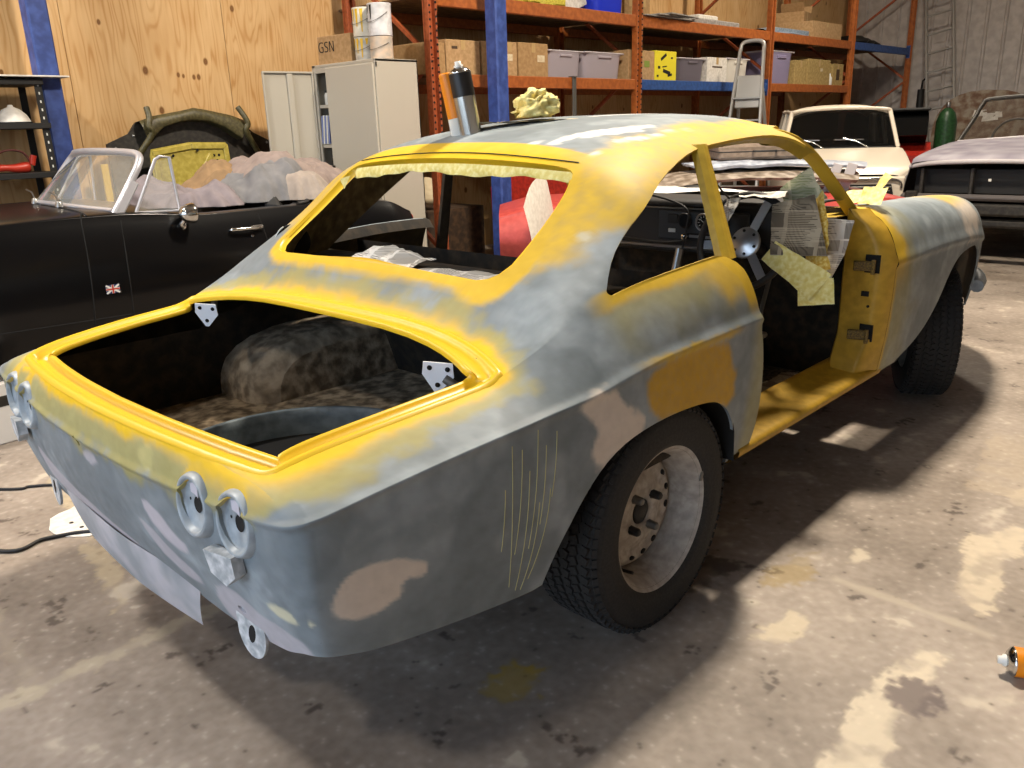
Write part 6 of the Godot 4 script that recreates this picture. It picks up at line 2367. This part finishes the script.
	for e in [-1.0, 1.0]:
		mb = MB.new()
		mb.bar(v3(.90, .85, e * .48), v3(.60, 1.27, e * .48), .05, .05, v3(0, 0, 1), .01)
		obj("pillar", mb, M.black_part, t)
		for x in [-.62, .62]:
			mb = MB.new()
			mb.lathe([Vector2(0, -.08), Vector2(.26, -.08), Vector2(.28, -.05), Vector2(.28, .05), Vector2(.26, .08), Vector2(0, .08)], v3(x, .28, e * .50), Basis(v3(1, 0, 0), PI / 2), 24)
			obj("wheel", mb, M.rubber, t)

func car_panel(called: String, label: String, at: Vector3, turn: float, tilt: float, sx: float, sz: float, dome: float, m: Material) -> Node3D:
	var t := thing(called, label, "car panel", at, turn)
	t.rotation.z = tilt
	var mb := MB.new()
	var rows := []
	var un := []
	for i in 19:
		var row := PackedVector3Array()
		var r2 := PackedVector3Array()
		for j in 15:
			var u := i / 18.0 * 2.0 - 1.0
			var w := j / 14.0 * 2.0 - 1.0
			var y := dome * (1.0 - .55 * u * u - .45 * pow(absf(w), 3.0)) + .012 * nz.get_noise_2d(u * 2.0 + sx * 9.0, w * 2.0)
			var k := 1.0 - .12 * w * w
			row.append(v3(u * sx * .5 * k, y, w * sz * .5 * (1.0 - .10 * u * u)))
			r2.append(v3(u * sx * .49 * k, y - .018, w * sz * .49 * (1.0 - .10 * u * u)))
		rows.append(row)
		un.append(r2)
	mb.grid(rows)
	mb.grid(un, false, false, true)
	for i in 18:
		for j in [0, 14]:
			mb.quad(rows[i][j], rows[i + 1][j], un[i + 1][j], un[i][j])
	for j in 14:
		for i in [0, 18]:
			mb.quad(rows[i][j], rows[i][j + 1], un[i][j + 1], un[i][j])
	obj("panel_skin", mb, m, t)
	return t

func build_heap() -> void:
	# a red car body ahead of the coupe with loose panels piled on it
	var t := thing("red_shell", "faded red car shell ahead of the coupe, loose panels piled on top", "car", v3(-1.62, 0, -4.02), -.81)
	var TAB := [[-1.5, .42, .32, .52, .46, .45, .60, .64, 3.0], [-1.2, .50, .26, .58, .46, .50, .66, .70, 3.0], [.0, .52, .24, .60, .46, .52, .68, .72, 3.0], [1.2, .50, .26, .58, .46, .50, .66, .70, 3.0], [1.5, .42, .32, .52, .46, .45, .60, .64, 3.0]]
	var f := hull(TAB)
	var mb := MB.new()
	var inn := MB.new()
	var one := func(_p: Vector3, _n: Vector3) -> Color: return Color.WHITE
	var cut := func(p: Vector3, _u: float, v: float) -> float:
		var k := 1.0
		if v < 1.3:
			k = minf(k, Vector2(p.z + .95, p.y - .28).length() - .31)
			k = minf(k, Vector2(p.z - .95, p.y - .28).length() - .31)
		return k
	for s in [1.0, -1.0]:
		skin(mb, inn, span(-1.5, 1.5, .05), span(0, 1, .1) + span(1.1, 2, .1) + span(2.05, 3, .05), f, cut, one, .006, s)
	obj("body", mb, M.red_faded, t)
	obj("inner_skin", inn, M.soot, t)
	for q in [v3(-.48, .27, -.95), v3(.48, .27, -.95), v3(-.48, .27, .95), v3(.48, .27, .95)]:
		simple_wheel(t, q, .27, .14, M.dark_metal)
	car_panel("white_bonnet", "white car bonnet lying beside the coupe's dashboard line on the red shell", v3(-1.45, .72, -3.22), .77, .0, .70, .55, .09, M.offwhite)
	car_panel("grey_bonnet", "weathered grey-brown bonnet with a dark round hole on the red shell", v3(-1.40, .775, -4.20), .77, .02, 1.75, .85, .10, M.grey_brown)
	mb = MB.new()
	var h := thing("black_ring", "black rubber ring lying under the edge of the grey bonnet", "ring", v3(-1.42, .775, -3.68), .75)
	var ring := []
	for k in 28:
		var a := TAU * k / 28.0
		ring.append(v3(.10 * cos(a), .0, .07 * sin(a)))
	mb.tube(ring, .022, 10, false, true)
	obj("ring_body", mb, M.black_part, h)
	car_panel("blue_boot_lid", "pale blue-grey curved panel with dark edge on top of the grey bonnet", v3(-1.22, .885, -4.42), .77, -.02, 1.35, .62, .05, M.panel_pale)
	var b := thing("suitcase", "brown-grey flat case lying on the pale blue panel", "case", v3(-1.35, .940, -4.42), .70)
	mb = MB.new()
	mb.box(v3(0, .055, 0), v3(.66, .11, .46), .02)
	obj("case_body", mb, M.card_dull, b)
	mb = MB.new()
	mb.box(v3(0, .058, 0), v3(.664, .008, .464), .002)
	obj("case_seam", mb, M.black_part, b)
	mb = MB.new()
	mb.tube(curve([v3(-.08, .06, .23), v3(-.07, .06, .26), v3(.07, .06, .26), v3(.08, .06, .23)], 4), .008, 6)
	obj("case_handle", mb, M.black_part, b)
	var l := thing("slotted_bracket", "pale slotted steel bracket standing behind the paper bow", "bracket", v3(-.72, .725, -4.48), .5)
	mb = MB.new()
	for e in [-.05, .05]:
		mb.box(v3(e, .08, 0), v3(.07, .20, .012), .003, Basis(v3(0, 0, 1), -.3))
	mb.box(v3(-.03, -.01, 0), v3(.18, .02, .03), .003)
	obj("bracket_body", mb, M.lip_grey, l)

func ladder(called: String, label: String, a: Vector3, b: Vector3, across: Vector3, w: float, n: int, m: Material) -> Node3D:
	var t := thing(called, label, "ladder", a)
	var up := (b - a).cross(across).normalized()
	for s in [-1.0, 1.0]:
		var mb := MB.new()
		mb.bar(across * s * w * .5, b - a + across * s * w * .5, .028, .07, up, .004)
		obj("stile", mb, m, t)
	for k in n:
		var mb := MB.new()
		var p := (b - a) * ((k + .6) / n)
		mb.tube([p - across * w * .5, p + across * w * .5], .016, 8)
		obj("rung", mb, m, t)
	return t

func build_far_things() -> void:
	ladder("extension_ladder", "long grey aluminium ladder leaning against the pale ribbed wall", v3(-2.40, 0, -12.5), v3(-3.12, 3.4, -13.50), v3(.975, .20, 0).normalized(), .40, 12, M.alu)
	# stepladder before the rack
	var t := thing("stepladder", "grey aluminium stepladder with rounded top standing before the racking", "ladder", v3(-3.10, 0, -7.55), .25)
	var mb: MB
	for s in [-1.0, 1.0]:
		mb = MB.new()
		mb.bar(v3(s * .24, 0, .45), v3(s * .13, 1.98, .02), .03, .06, v3(0, 0, 1), .005)
		obj("front_stile", mb, M.alu, t)
		mb = MB.new()
		mb.bar(v3(s * .24, 0, -.45), v3(s * .13, 1.55, -.02), .03, .05, v3(0, 0, 1), .005)
		obj("rear_stile", mb, M.alu, t)
	mb = MB.new()
	mb.tube(curve([v3(-.13, 1.96, .02), v3(-.12, 2.03, .0), v3(-.06, 2.06, -.01), v3(.06, 2.06, -.01), v3(.12, 2.03, .0), v3(.13, 1.96, .02)], 5), .022, 8)
	obj("top_hoop", mb, M.alu, t)
	mb = MB.new()
	mb.box(v3(0, 1.52, .10), v3(.28, .36, .02), .01, Basis(v3(1, 0, 0), -.2))
	obj("platform_back", mb, M.alu, t)
	for k in 6:
		var y := .25 + k * .24
		mb = MB.new()
		mb.box(v3(0, y, lerpf(.45, .02, y / 1.98)), v3(lerpf(.46, .26, y / 1.98), .02, .08), .003)
		obj("tread", mb, M.alu, t)
	# tall gas bottle, extinguisher, brown panel, all by the far wall
	t = thing("gas_bottle", "dark green gas bottle standing by the ribbed wall", "gas bottle", v3(-2.12, 0, -11.4))
	mb = MB.new()
	mb.lathe([Vector2(0, 0), Vector2(.13, 0), Vector2(.135, .05), Vector2(.135, 1.10), Vector2(.10, 1.22), Vector2(.05, 1.28), Vector2(0, 1.29)], Vector3.ZERO, Basis.IDENTITY, 24)
	obj("cylinder", mb, M.green_bottle, t)
	mb = MB.new()
	mb.lathe([Vector2(0, 1.29), Vector2(.03, 1.29), Vector2(.03, 1.36), Vector2(0, 1.36)], Vector3.ZERO, Basis.IDENTITY, 12)
	obj("valve", mb, M.chrome_dull, t)
	t = thing("hand_pump", "black hand pump hanging beside the orange end post", "pump", v3(-3.18, 1.18, -13.45))
	mb = MB.new()
	mb.tube([v3(0, 0, 0), v3(0, .42, 0)], .055, 12)
	obj("barrel", mb, M.black_part, t)
	mb = MB.new()
	mb.tube([v3(0, .42, 0), v3(.02, .55, .03), v3(.09, .60, .04)], .016, 8)
	obj("lever", mb, M.black_part, t)
	t = thing("round_panel", "large brown and grey round-cornered panel with white paper, leaning on the ribbed wall", "panel", v3(-1.98, 0, -12.75))
	mb = MB.new()
	var pts := []
	for k in 28:
		var a := TAU * k / 28.0
		pts.append(Vector2(signf(cos(a)) * pow(absf(cos(a)), .75) * .72, .78 + signf(sin(a)) * pow(absf(sin(a)), .75) * .76))
	var R := Basis(v3(.95, 0, -.3).normalized(), v3(0, 1, -.12).normalized(), v3(.3, .12, .95).normalized()).orthonormalized()
	mb.prism(pts, .03, Transform3D(R, Vector3.ZERO))
	obj("board", mb, M.brown_board, t)
	for q in [[-.18, 1.15, .20, .10], [-.05, 1.08, .22, .12], [.10, 1.12, .12, .10]]:
		mb = MB.new()
		sheet(mb, R * v3(q[0], q[1], .035), R * v3(q[0] + q[2], q[1] + .02, .04), R * v3(q[0] + q[2] * .9, q[1] + q[3], .035), R * v3(q[0] + .02, q[1] + q[3], .04), .02, 14, q[0] * 30.0, 5, 5)
		obj("torn_paper", mb, M.offwhite, t)

func spray_can(label: String, at: Vector3, b: Basis, r: float, h: float, body: Material, band: Material, cap: bool) -> void:
	var t := thing("spray_can", label, "spray can", at)
	t.basis = b
	var mb := MB.new()
	mb.lathe([Vector2(0, 0), Vector2(r * .92, .0), Vector2(r, .006), Vector2(r, h * .55)], Vector3.ZERO, Basis.IDENTITY, 32)
	obj("can_body", mb, body, t)
	mb = MB.new()
	mb.lathe([Vector2(r, h * .55), Vector2(r + .0004, h * .56), Vector2(r + .0004, h * .86), Vector2(r, h * .87)], Vector3.ZERO, Basis.IDENTITY, 32)
	obj("label_band", mb, band, t)
	mb = MB.new()
	mb.lathe([Vector2(r, h * .87), Vector2(r * 1.02, h * .88), Vector2(r * .97, h * .895), Vector2(r * .72, h * .93), Vector2(r * .50, h * .94), Vector2(r * .46, h * .95), Vector2(0, h * .95)], Vector3.ZERO, Basis.IDENTITY, 32)
	obj("dome", mb, M.chrome, t)
	if cap:
		mb = MB.new()
		mb.lathe([Vector2(r * .42, h * .945), Vector2(r * .42, h * .975), Vector2(r * .30, h * .985), Vector2(r * .28, h * 1.03), Vector2(0, h * 1.03)], Vector3.ZERO, Basis.IDENTITY, 16)
		obj("nozzle", mb, M.white_plastic, t)

func build_small() -> void:
	var mb: MB
	# on the roof of the coupe
	var ry := cabin_y(-.18, .05)
	spray_can("silver and black spray can standing on the coupe's roof", v3(-.085, ry - .006, -.20), Basis(v3(.69, 0, .72).normalized(), -.02) * Basis(v3(.69, 0, .72).normalized() * -1.0, -.17), .0325, .205, M.can_silver, M.can_black, true)
	var t := thing("sealer_cartridge", "slim orange and white tube standing behind the spray can on the roof", "tube", v3(-.125, ry - .008, -.19))
	t.basis = Basis(v3(.69, 0, .72).normalized(), .17)
	mb = MB.new()
	mb.lathe([Vector2(0, 0), Vector2(.024, 0), Vector2(.024, .055)], Vector3.ZERO, Basis.IDENTITY, 24)
	obj("white_end", mb, M.white_plastic, t)
	mb = MB.new()
	mb.lathe([Vector2(.0242, .055), Vector2(.0242, .178), Vector2(.02, .184), Vector2(0, .184)], Vector3.ZERO, Basis.IDENTITY, 24)
	obj("orange_barrel", mb, M.can_orange, t)
	t = thing("cardboard_scrap", "thin torn cardboard sheet under the yellow rag on the roof", "cardboard", v3(-.02, cabin_y(-.36, .02) + .004, -.36), -.6)
	mb = MB.new()
	sheet(mb, v3(-.05, -.004, .20), v3(.05, .0, .17), v3(.07, .003, -.20), v3(-.06, .004, -.17), .006, 20, 3, 8, 14)
	obj("sheet", mb, M.card_pale, t)
	rag(v3(-.03, cabin_y(-.42, .03) + .008, -.42))
	# orange can lying on the floor at the right
	spray_can("orange spray can lying on the concrete floor", v3(1.62, .034, -.425), Basis(v3(0, 1, 0), .45) * Basis(v3(0, 0, 1), PI / 2), .033, .20, M.can_orange, M.can_orange, true)
	# cables, paper and a white box at the left edge
	t = thing("black_cable", "thin black cable on the floor running to the white paper", "cable", v3(-1.3, 0, .9))
	mb = MB.new()
	mb.tube(curve([v3(-.9, .006, .45), v3(-.27, .006, -.02), v3(-.20, .006, -.11), v3(-.12, .006, -.19), v3(.2, .006, -.40), v3(.8, .006, -.6)], 8), .005, 6)
	obj("cord", mb, M.black_part, t)
	t = thing("black_cable", "thicker black cable on the floor under the coupe's tail", "cable", v3(-1.0, 0, 1.0))
	mb = MB.new()
	mb.tube(curve([v3(-.6, .007, .25), v3(-.03, .007, .03), v3(.0, .007, -.10), v3(.08, .007, -.24), v3(.35, .007, -.50), v3(.9, .007, -.8)], 8), .006, 6)
	obj("cord", mb, M.black_part, t)
	t = thing("paper_plate", "white speckled paper lying on the floor by the cable", "paper", v3(-1.05, .001, .72), .3)
	mb = MB.new()
	var pts := []
	for k in 22:
		var a := TAU * k / 22.0
		pts.append(Vector2(.15 * cos(a) * (1 + .08 * sin(k * 2.1)), .15 * sin(a)))
	mb.prism(pts, .002, Transform3D(Basis(v3(1, 0, 0), v3(0, 0, -1), v3(0, 1, 0)), Vector3.ZERO))
	obj("sheet", mb, M.offwhite, t)
	for k in 6:
		mb = MB.new()
		var a := k * 1.1
		mb.lathe([Vector2(0, .0035), Vector2(.007, .0035), Vector2(.007, .002)], v3(.09 * cos(a) * (.5 + .1 * k), 0, .09 * sin(a)), Basis.IDENTITY, 8)
		obj("speck", mb, M.dark_metal, t)
	t = thing("white_box", "white carton with a dark stripe on the floor beside the coupe's tail lamp", "box", v3(-2.25, 0, .66), .10)
	mb = MB.new()
	mb.box(v3(0, .13, 0), v3(.30, .26, .34), .005)
	obj("carton_body", mb, M.white_box, t)
	mb = MB.new()
	mb.box(v3(0, .185, .1705), v3(.305, .045, .002))
	mb.box(v3(.1505, .185, 0), v3(.002, .045, .345))
	obj("dark_stripe", mb, M.dark_metal, t)
	mb = MB.new()
	mb.box(v3(.0, .285, 0), v3(.28, .008, .30), .002, Basis(v3(0, 0, 1), .18))
	obj("lid_flap", mb, M.white_box, t)

func rag(at: Vector3) -> void:
	var t := thing("yellow_rag", "crumpled pale yellow cloth lying on the coupe's roof", "cloth", at, -.75)
	var mb := MB.new()
	var rows := []
	var n := 30
	for i in n + 1:
		var row := PackedVector3Array()
		for j in 40:
			var th := PI * i / n
			var ph := TAU * j / 40.0
			var d := v3(sin(th) * cos(ph), cos(th), sin(th) * sin(ph))
			var q := d * 1.15 + v3(3, 1, 2)
			var r := 1.0 + .30 * soft.get_noise_3dv(q) + .16 * soft.get_noise_3dv(q * 2.1) - .45 * absf(soft.get_noise_3dv(q * 1.25 + v3(9, 0, 0)))
			var p := v3(d.x * .125 * r, maxf(d.y * .050 * r + .030, .001) * (1.0 + .30 * d.x), d.z * .07 * r)
			row.append(p)
		rows.append(row)
	mb.grid(rows, false, true)
	obj("fabric", mb, M.rag_yellow, t)
	mb = MB.new()
	sheet(mb, v3(-.10, .004, -.03), v3(-.02, .006, .06), v3(.05, .045, .055), v3(-.02, .075, .0), .02, 22, 4, 12, 12)
	obj("loose_fold", mb, M.rag_yellow, t)

func materials() -> void:
	nz.noise_type = FastNoiseLite.TYPE_SIMPLEX_SMOOTH
	nz.frequency = 1.0
	nz.fractal_octaves = 3
	nz.seed = 11
	soft.noise_type = FastNoiseLite.TYPE_SIMPLEX_SMOOTH
	soft.frequency = 1.0
	soft.fractal_type = FastNoiseLite.FRACTAL_NONE
	soft.seed = 4
	var pm := StandardMaterial3D.new()
	pm.vertex_color_use_as_albedo = true
	pm.roughness = .56
	pm.metallic_specular = .35
	M.primer = pm
	M.yellow = mat("#dcb424", .36)
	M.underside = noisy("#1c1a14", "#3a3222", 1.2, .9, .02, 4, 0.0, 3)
	M.rusty = noisy("#6a5b48", "#c4b092", 1.6, .9, .02, 5, .3, 4)
	M.rusty2 = noisy("#6a5c4a", "#b8a68c", 1.6, .9, .02, 5, .3, 5)
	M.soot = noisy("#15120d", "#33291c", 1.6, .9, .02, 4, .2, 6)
	M.blue_grey = noisy("#5a656b", "#7b868b", 2.0, .55, .02, 4, 0.0, 7)
	M.steel_dark = mat("#6b6a66", .5, .6)
	M.primer_white = mat("#dfe3ea", .5)
	M.black = mat("#060606", .9)
	M.black_part = mat("#141312", .6)
	M.rubber = noisy("#181716", "#262422", 6.0, .82, .03, 3, 0.0, 8)
	M.yellow_mid = noisy("#ae9024", "#c4a432", 2.0, .45, .02, 3, 0.0, 31)
	M.yellow_dull = noisy("#9c8224", "#b0942c", 2.0, .5, .02, 3, 0.0, 32)
	M.ochre = noisy("#a17f20", "#b8922a", 2.0, .5, .02, 4, 0.0, 33)
	M.mask_paper = noisy("#dccb70", "#efe6a4", 3.0, .8, .03, 3, 0.0, 34)
	M.newsprint = news(["#e9e6df", "#77736c"])
	M.newsprint_grey = news(["#c6c2ba", "#5c5852"])
	M.newsprint_green = news(["#dfe0c6", "#7f9560"])
	M.print_dark = news(["#b5a992", "#3d362c"])
	M.yellow_paper = noisy("#c59a2c", "#e6d58a", 5.0, .8, .03, 3, 0.0, 39)
	M.lining_brown = noisy("#4c412c", "#85744f", 1.6, .9, .02, 4, 0.0, 45)
	M.scratch = mat("#b5ae7c", .6)
	M.white_plastic = mat("#dcdcd6", .5)
	M.dash_black = mat("#191817", .55)
	M.dash_grey = mat("#2a2c2e", .5)
	M.chrome = mat("#c9c9c7", .15, 1.0)
	M.chrome_dull = mat("#9c9c9a", .35, .9)
	M.alloy = mat("#c4c6c8", .3, .85)
	M.hinge_iron = noisy("#4a3a1c", "#7d6424", 6.0, .7, .04, 3, 0.0, 40)
	M.floor_dust = noisy("#3b3833", "#77726a", 2.5, .9, .03, 4, 0.0, 41)
	M.primer_blue = noisy("#828b91", "#a2abb1", 1.5, .4, .03, 4, 0.0, 42)
	M.primer_scuffed = noisy("#8d959a", "#cacdd0", 1.5, .45, .04, 4, 0.0, 43)
	M.primer_patchy = noisy("#858d93", "#b3b2b8", .9, .5, .012, 3, 0.0, 44)
	M.lilac = mat("#c0bcc4", .6)
	M.ply = [plywood(2), plywood(5), plywood(11)]
	M.pan = noisy("#a39b95", "#b5ada7", .5, .6, .02, 3, 0.0, 25)
	M.card = noisy("#9a7a50", "#ab8a5e", 2.0, .85, .02, 3, 0.0, 51)
	M.card2 = noisy("#a3835a", "#b5946a", 2.0, .85, .02, 3, 0.0, 52)
	M.card_y = noisy("#9c8450", "#b39a62", 2.0, .85, .02, 3, 0.0, 53)
	M.card_dull = noisy("#6d5f52", "#877769", 2.0, .85, .02, 3, 0.0, 54)
	M.card_pale = noisy("#c7b593", "#d6c8a9", 2.0, .85, .02, 3, 0.0, 55)
	M.tape = mat("#b59868", .4)
	M.print_brown = mat("#4a3826", .8)
	M.print_green = mat("#7d8f3c", .8)
	M.tub_clear = mat("#a29aa2", .35)
	M.tub_dark = mat("#67616a", .35)
	M.tub_purple = mat("#8c84a4", .35)
	M.tub_white = mat("#d4cfc4", .45)
	M.tub_lid = mat("#c3bdc0", .4)
	M.yellow_box = mat("#e3d42c", .6)
	M.yellow_pack = noisy("#a89a30", "#d8cc4a", 4.0, .6, .03, 3, 0.0, 56)
	M.blue_crate = mat("#1c34c8", .4)
	M.offwhite = noisy("#cdc7bd", "#e2ddd4", 2.0, .6, .02, 3, 0.0, 57)
	M.grey_board = noisy("#85817c", "#a29d97", 2.0, .7, .02, 3, 0.0, 58)
	M.panel_blue = noisy("#6d7c8c", "#93a2b0", 2.0, .35, .02, 3, 0.0, 59)
	M.panel_pale = noisy("#8d95a6", "#c2c8d2", 1.2, .4, .02, 3, 0.0, 60)
	M.red_paint = noisy("#8c1c14", "#b02a1c", 2.0, .4, .02, 3, 0.0, 61)
	M.red_faded = noisy("#a23832", "#b94a42", 1.5, .5, .02, 3, 0.0, 62)
	M.dark_wood = noisy("#2c1f14", "#4a3521", 1.2, .85, .02, 4, 0.0, 63)
	M.rack_orange = noisy("#934e20", "#aa5f29", 1.5, .5, .02, 4, 0.0, 64)
	M.rack_red = noisy("#8c4424", "#a8552e", 1.8, .55, .025, 4, 0.0, 65)
	M.rack_blue = noisy("#24447c", "#2f5596", 1.5, .5, .02, 3, 0.0, 66)
	M.col_blue = noisy("#2a3f7c", "#3a5296", 1.0, .5, .02, 3, 0.0, 67)
	M.board = noisy("#5a452c", "#7a6040", 1.0, .85, .02, 4, 0.0, 68)
	M.cab_grey = mat("#b3ada0", .5)
	M.cab_door = mat("#bcb6a8", .5)
	M.mag_blue = mat("#7482b4", .5)
	M.tin_a = noisy("#a09e98", "#d6d2c6", .8, .35, .03, 3, 0.0, 69)
	M.tin_b = noisy("#c8c4b4", "#e2dfd4", .8, .35, .03, 3, 0.0, 70)
	M.tin_c = noisy("#a7a29a", "#cfb9a2", .8, .35, .03, 3, 0.0, 71)
	M.tin_d = noisy("#b9b9bb", "#dcdcde", .8, .3, .03, 3, 0.0, 72)
	var gb := mat("#08080a", .30)
	gb.metallic_specular = .3
	gb.clearcoat_enabled = true
	gb.clearcoat = .25
	gb.clearcoat_roughness = .15
	M.gloss_black = gb
	M.frame_silver = mat("#b4b4ba", .35, .4)
	M.flag_blue = mat("#1e2c5c", .4)
	M.red_plastic = mat("#b8321e", .4)
	M.red_dark = mat("#5a2620", .6)
	M.lens_red = mat("#9c2414", .15)
	M.lens_clear = mat("#8f9496", .1, .3)
	M.glass = mat("#d8dcd6", .02)
	M.glass.transparency = BaseMaterial3D.TRANSPARENCY_ALPHA
	M.glass.albedo_color.a = .18
	M.glass_dark = mat("#0d0e0e", .02)
	M.glass_dark.transparency = BaseMaterial3D.TRANSPARENCY_ALPHA
	M.glass_dark.albedo_color.a = .80
	M.glass_black = mat("#0c0d0e", .06)
	M.glass_brown = mat("#4a443c", .05)
	M.glass_brown.transparency = BaseMaterial3D.TRANSPARENCY_ALPHA
	M.glass_brown.albedo_color.a = .35
	M.cloth_mauve = noisy("#746c70", "#857c80", .8, .95, .03, 3, 0.0, 73)
	M.cloth_blue = noisy("#6a6a6c", "#7b7a7c", .8, .95, .03, 3, 0.0, 74)
	M.cloth_taupe = noisy("#7e716c", "#93847d", .8, .95, .03, 3, 0.0, 75)
	M.cloth_pale = noisy("#8a8078", "#9d9288", .8, .95, .03, 3, 0.0, 76)
	M.cloth_tan = noisy("#80684c", "#967a58", .8, .95, .03, 3, 0.0, 77)
	M.cloth_dark = noisy("#3f3b3c", "#58524f", .8, .95, .03, 3, 0.0, 78)
	M.dark_metal = noisy("#1c1a17", "#34302a", 2.0, .5, .02, 4, 0.0, 79)
	M.olive_metal = noisy("#3f3a22", "#5b5434", 3.0, .5, .02, 3, 0.0, 80)
	M.pale_yellow = noisy("#a3933c", "#b9a852", 2.0, .4, .02, 3, 0.0, 81)
	M.cream = mat("#e2d6c2", .3)
	M.badge_dark = mat("#3c3026", .4)
	M.lip_grey = mat("#b4aeb0", .4)
	M.lip_dark = mat("#6c6766", .35, .4)
	M.grey_brown = noisy("#57493a", "#a3978a", 1.0, .6, .018, 4, 0.0, 82)
	M.alu = mat("#a9a7a2", .4, .5)
	M.green_bottle = noisy("#1c3a20", "#2c5430", 2.0, .4, .02, 3, 0.0, 83)
	M.brown_board = noisy("#5c3d2a", "#8f8576", .8, .8, .016, 3, 0.0, 84)
	M.can_silver = mat("#b9b9b4", .25, .9)
	M.can_black = mat("#17171a", .4)
	M.can_orange = mat("#dd8412", .4)
	M.rag_yellow = noisy("#d9c878", "#efe3a2", 4.0, .95, .03, 3, 0.0, 85)
	M.white_box = mat("#d4d1cc", .6)
	M.wheel_dust = noisy("#8d867d", "#b0a89e", 3.0, .7, .02, 4, 0.0, 9)

# printed paper: columns of short lines and a few picture blocks
func news(c: Array) -> StandardMaterial3D:
	var im := Image.create(512, 512, false, Image.FORMAT_RGB8)
	im.fill(Color(c[0]))
	var r := RandomNumberGenerator.new()
	r.seed = 5
	for col in 4:
		var y := 6
		while y < 506:
			if r.randf() < .06:
				var h := 30 + r.randi() % 60
				im.fill_rect(Rect2i(col * 128 + 6, y, 114, h), Color(c[1]).lerp(Color(c[0]), .15 + .5 * r.randf()))
				y += h + 8
			else:
				im.fill_rect(Rect2i(col * 128 + 6, y, 60 + r.randi() % 56, 3), Color(c[1]))
				y += 7
	return material_from(im, Vector3.ONE * 2.6, Vector3.ZERO, .85)

func _ready() -> void:
	rng.seed = 7
	# camera
	var cam := Camera3D.new()
	cam.name = "camera"
	cam.fov = 2.0 * rad_to_deg(atan(384.0 / 821.02))
	cam.position = v3(1.75387, 1.23172, 1.56938)
	var yaw := .766672; var pit := .304614; var rol := -.031596
	var F := v3(-sin(yaw) * cos(pit), -sin(pit), -cos(yaw) * cos(pit))
	var R := v3(cos(yaw), 0, -sin(yaw))
	var U := R.cross(F)
	var R2 := R * cos(rol) + U * sin(rol)
	var U2 := U * cos(rol) - R * sin(rol)
	cam.basis = Basis(R2, U2, -F)
	cam.near = .05
	cam.far = 100
	add_child(cam)
	cam.current = true
	# sky and exposure
	var we := WorldEnvironment.new()
	we.name = "environment"
	var env := Environment.new()
	env.background_mode = Environment.BG_SKY
	var sky := Sky.new()
	var sm := ProceduralSkyMaterial.new()
	sm.sky_top_color = Color("#8fa9c8")
	sm.sky_horizon_color = Color("#c8d2dc")
	sm.ground_bottom_color = Color("#77736c")
	sm.ground_horizon_color = Color("#b0aca4")
	sm.sky_energy_multiplier = 2.3
	sky.sky_material = sm
	env.sky = sky
	env.tonemap_mode = Environment.TONE_MAPPER_LINEAR
	env.tonemap_exposure = 1.0
	env.sdfgi_enabled = true
	env.ssao_enabled = true
	env.ssil_enabled = true
	we.environment = env
	add_child(we)
	materials()
	build_lights()
	build_room()
	build_coupe()
	build_rest()
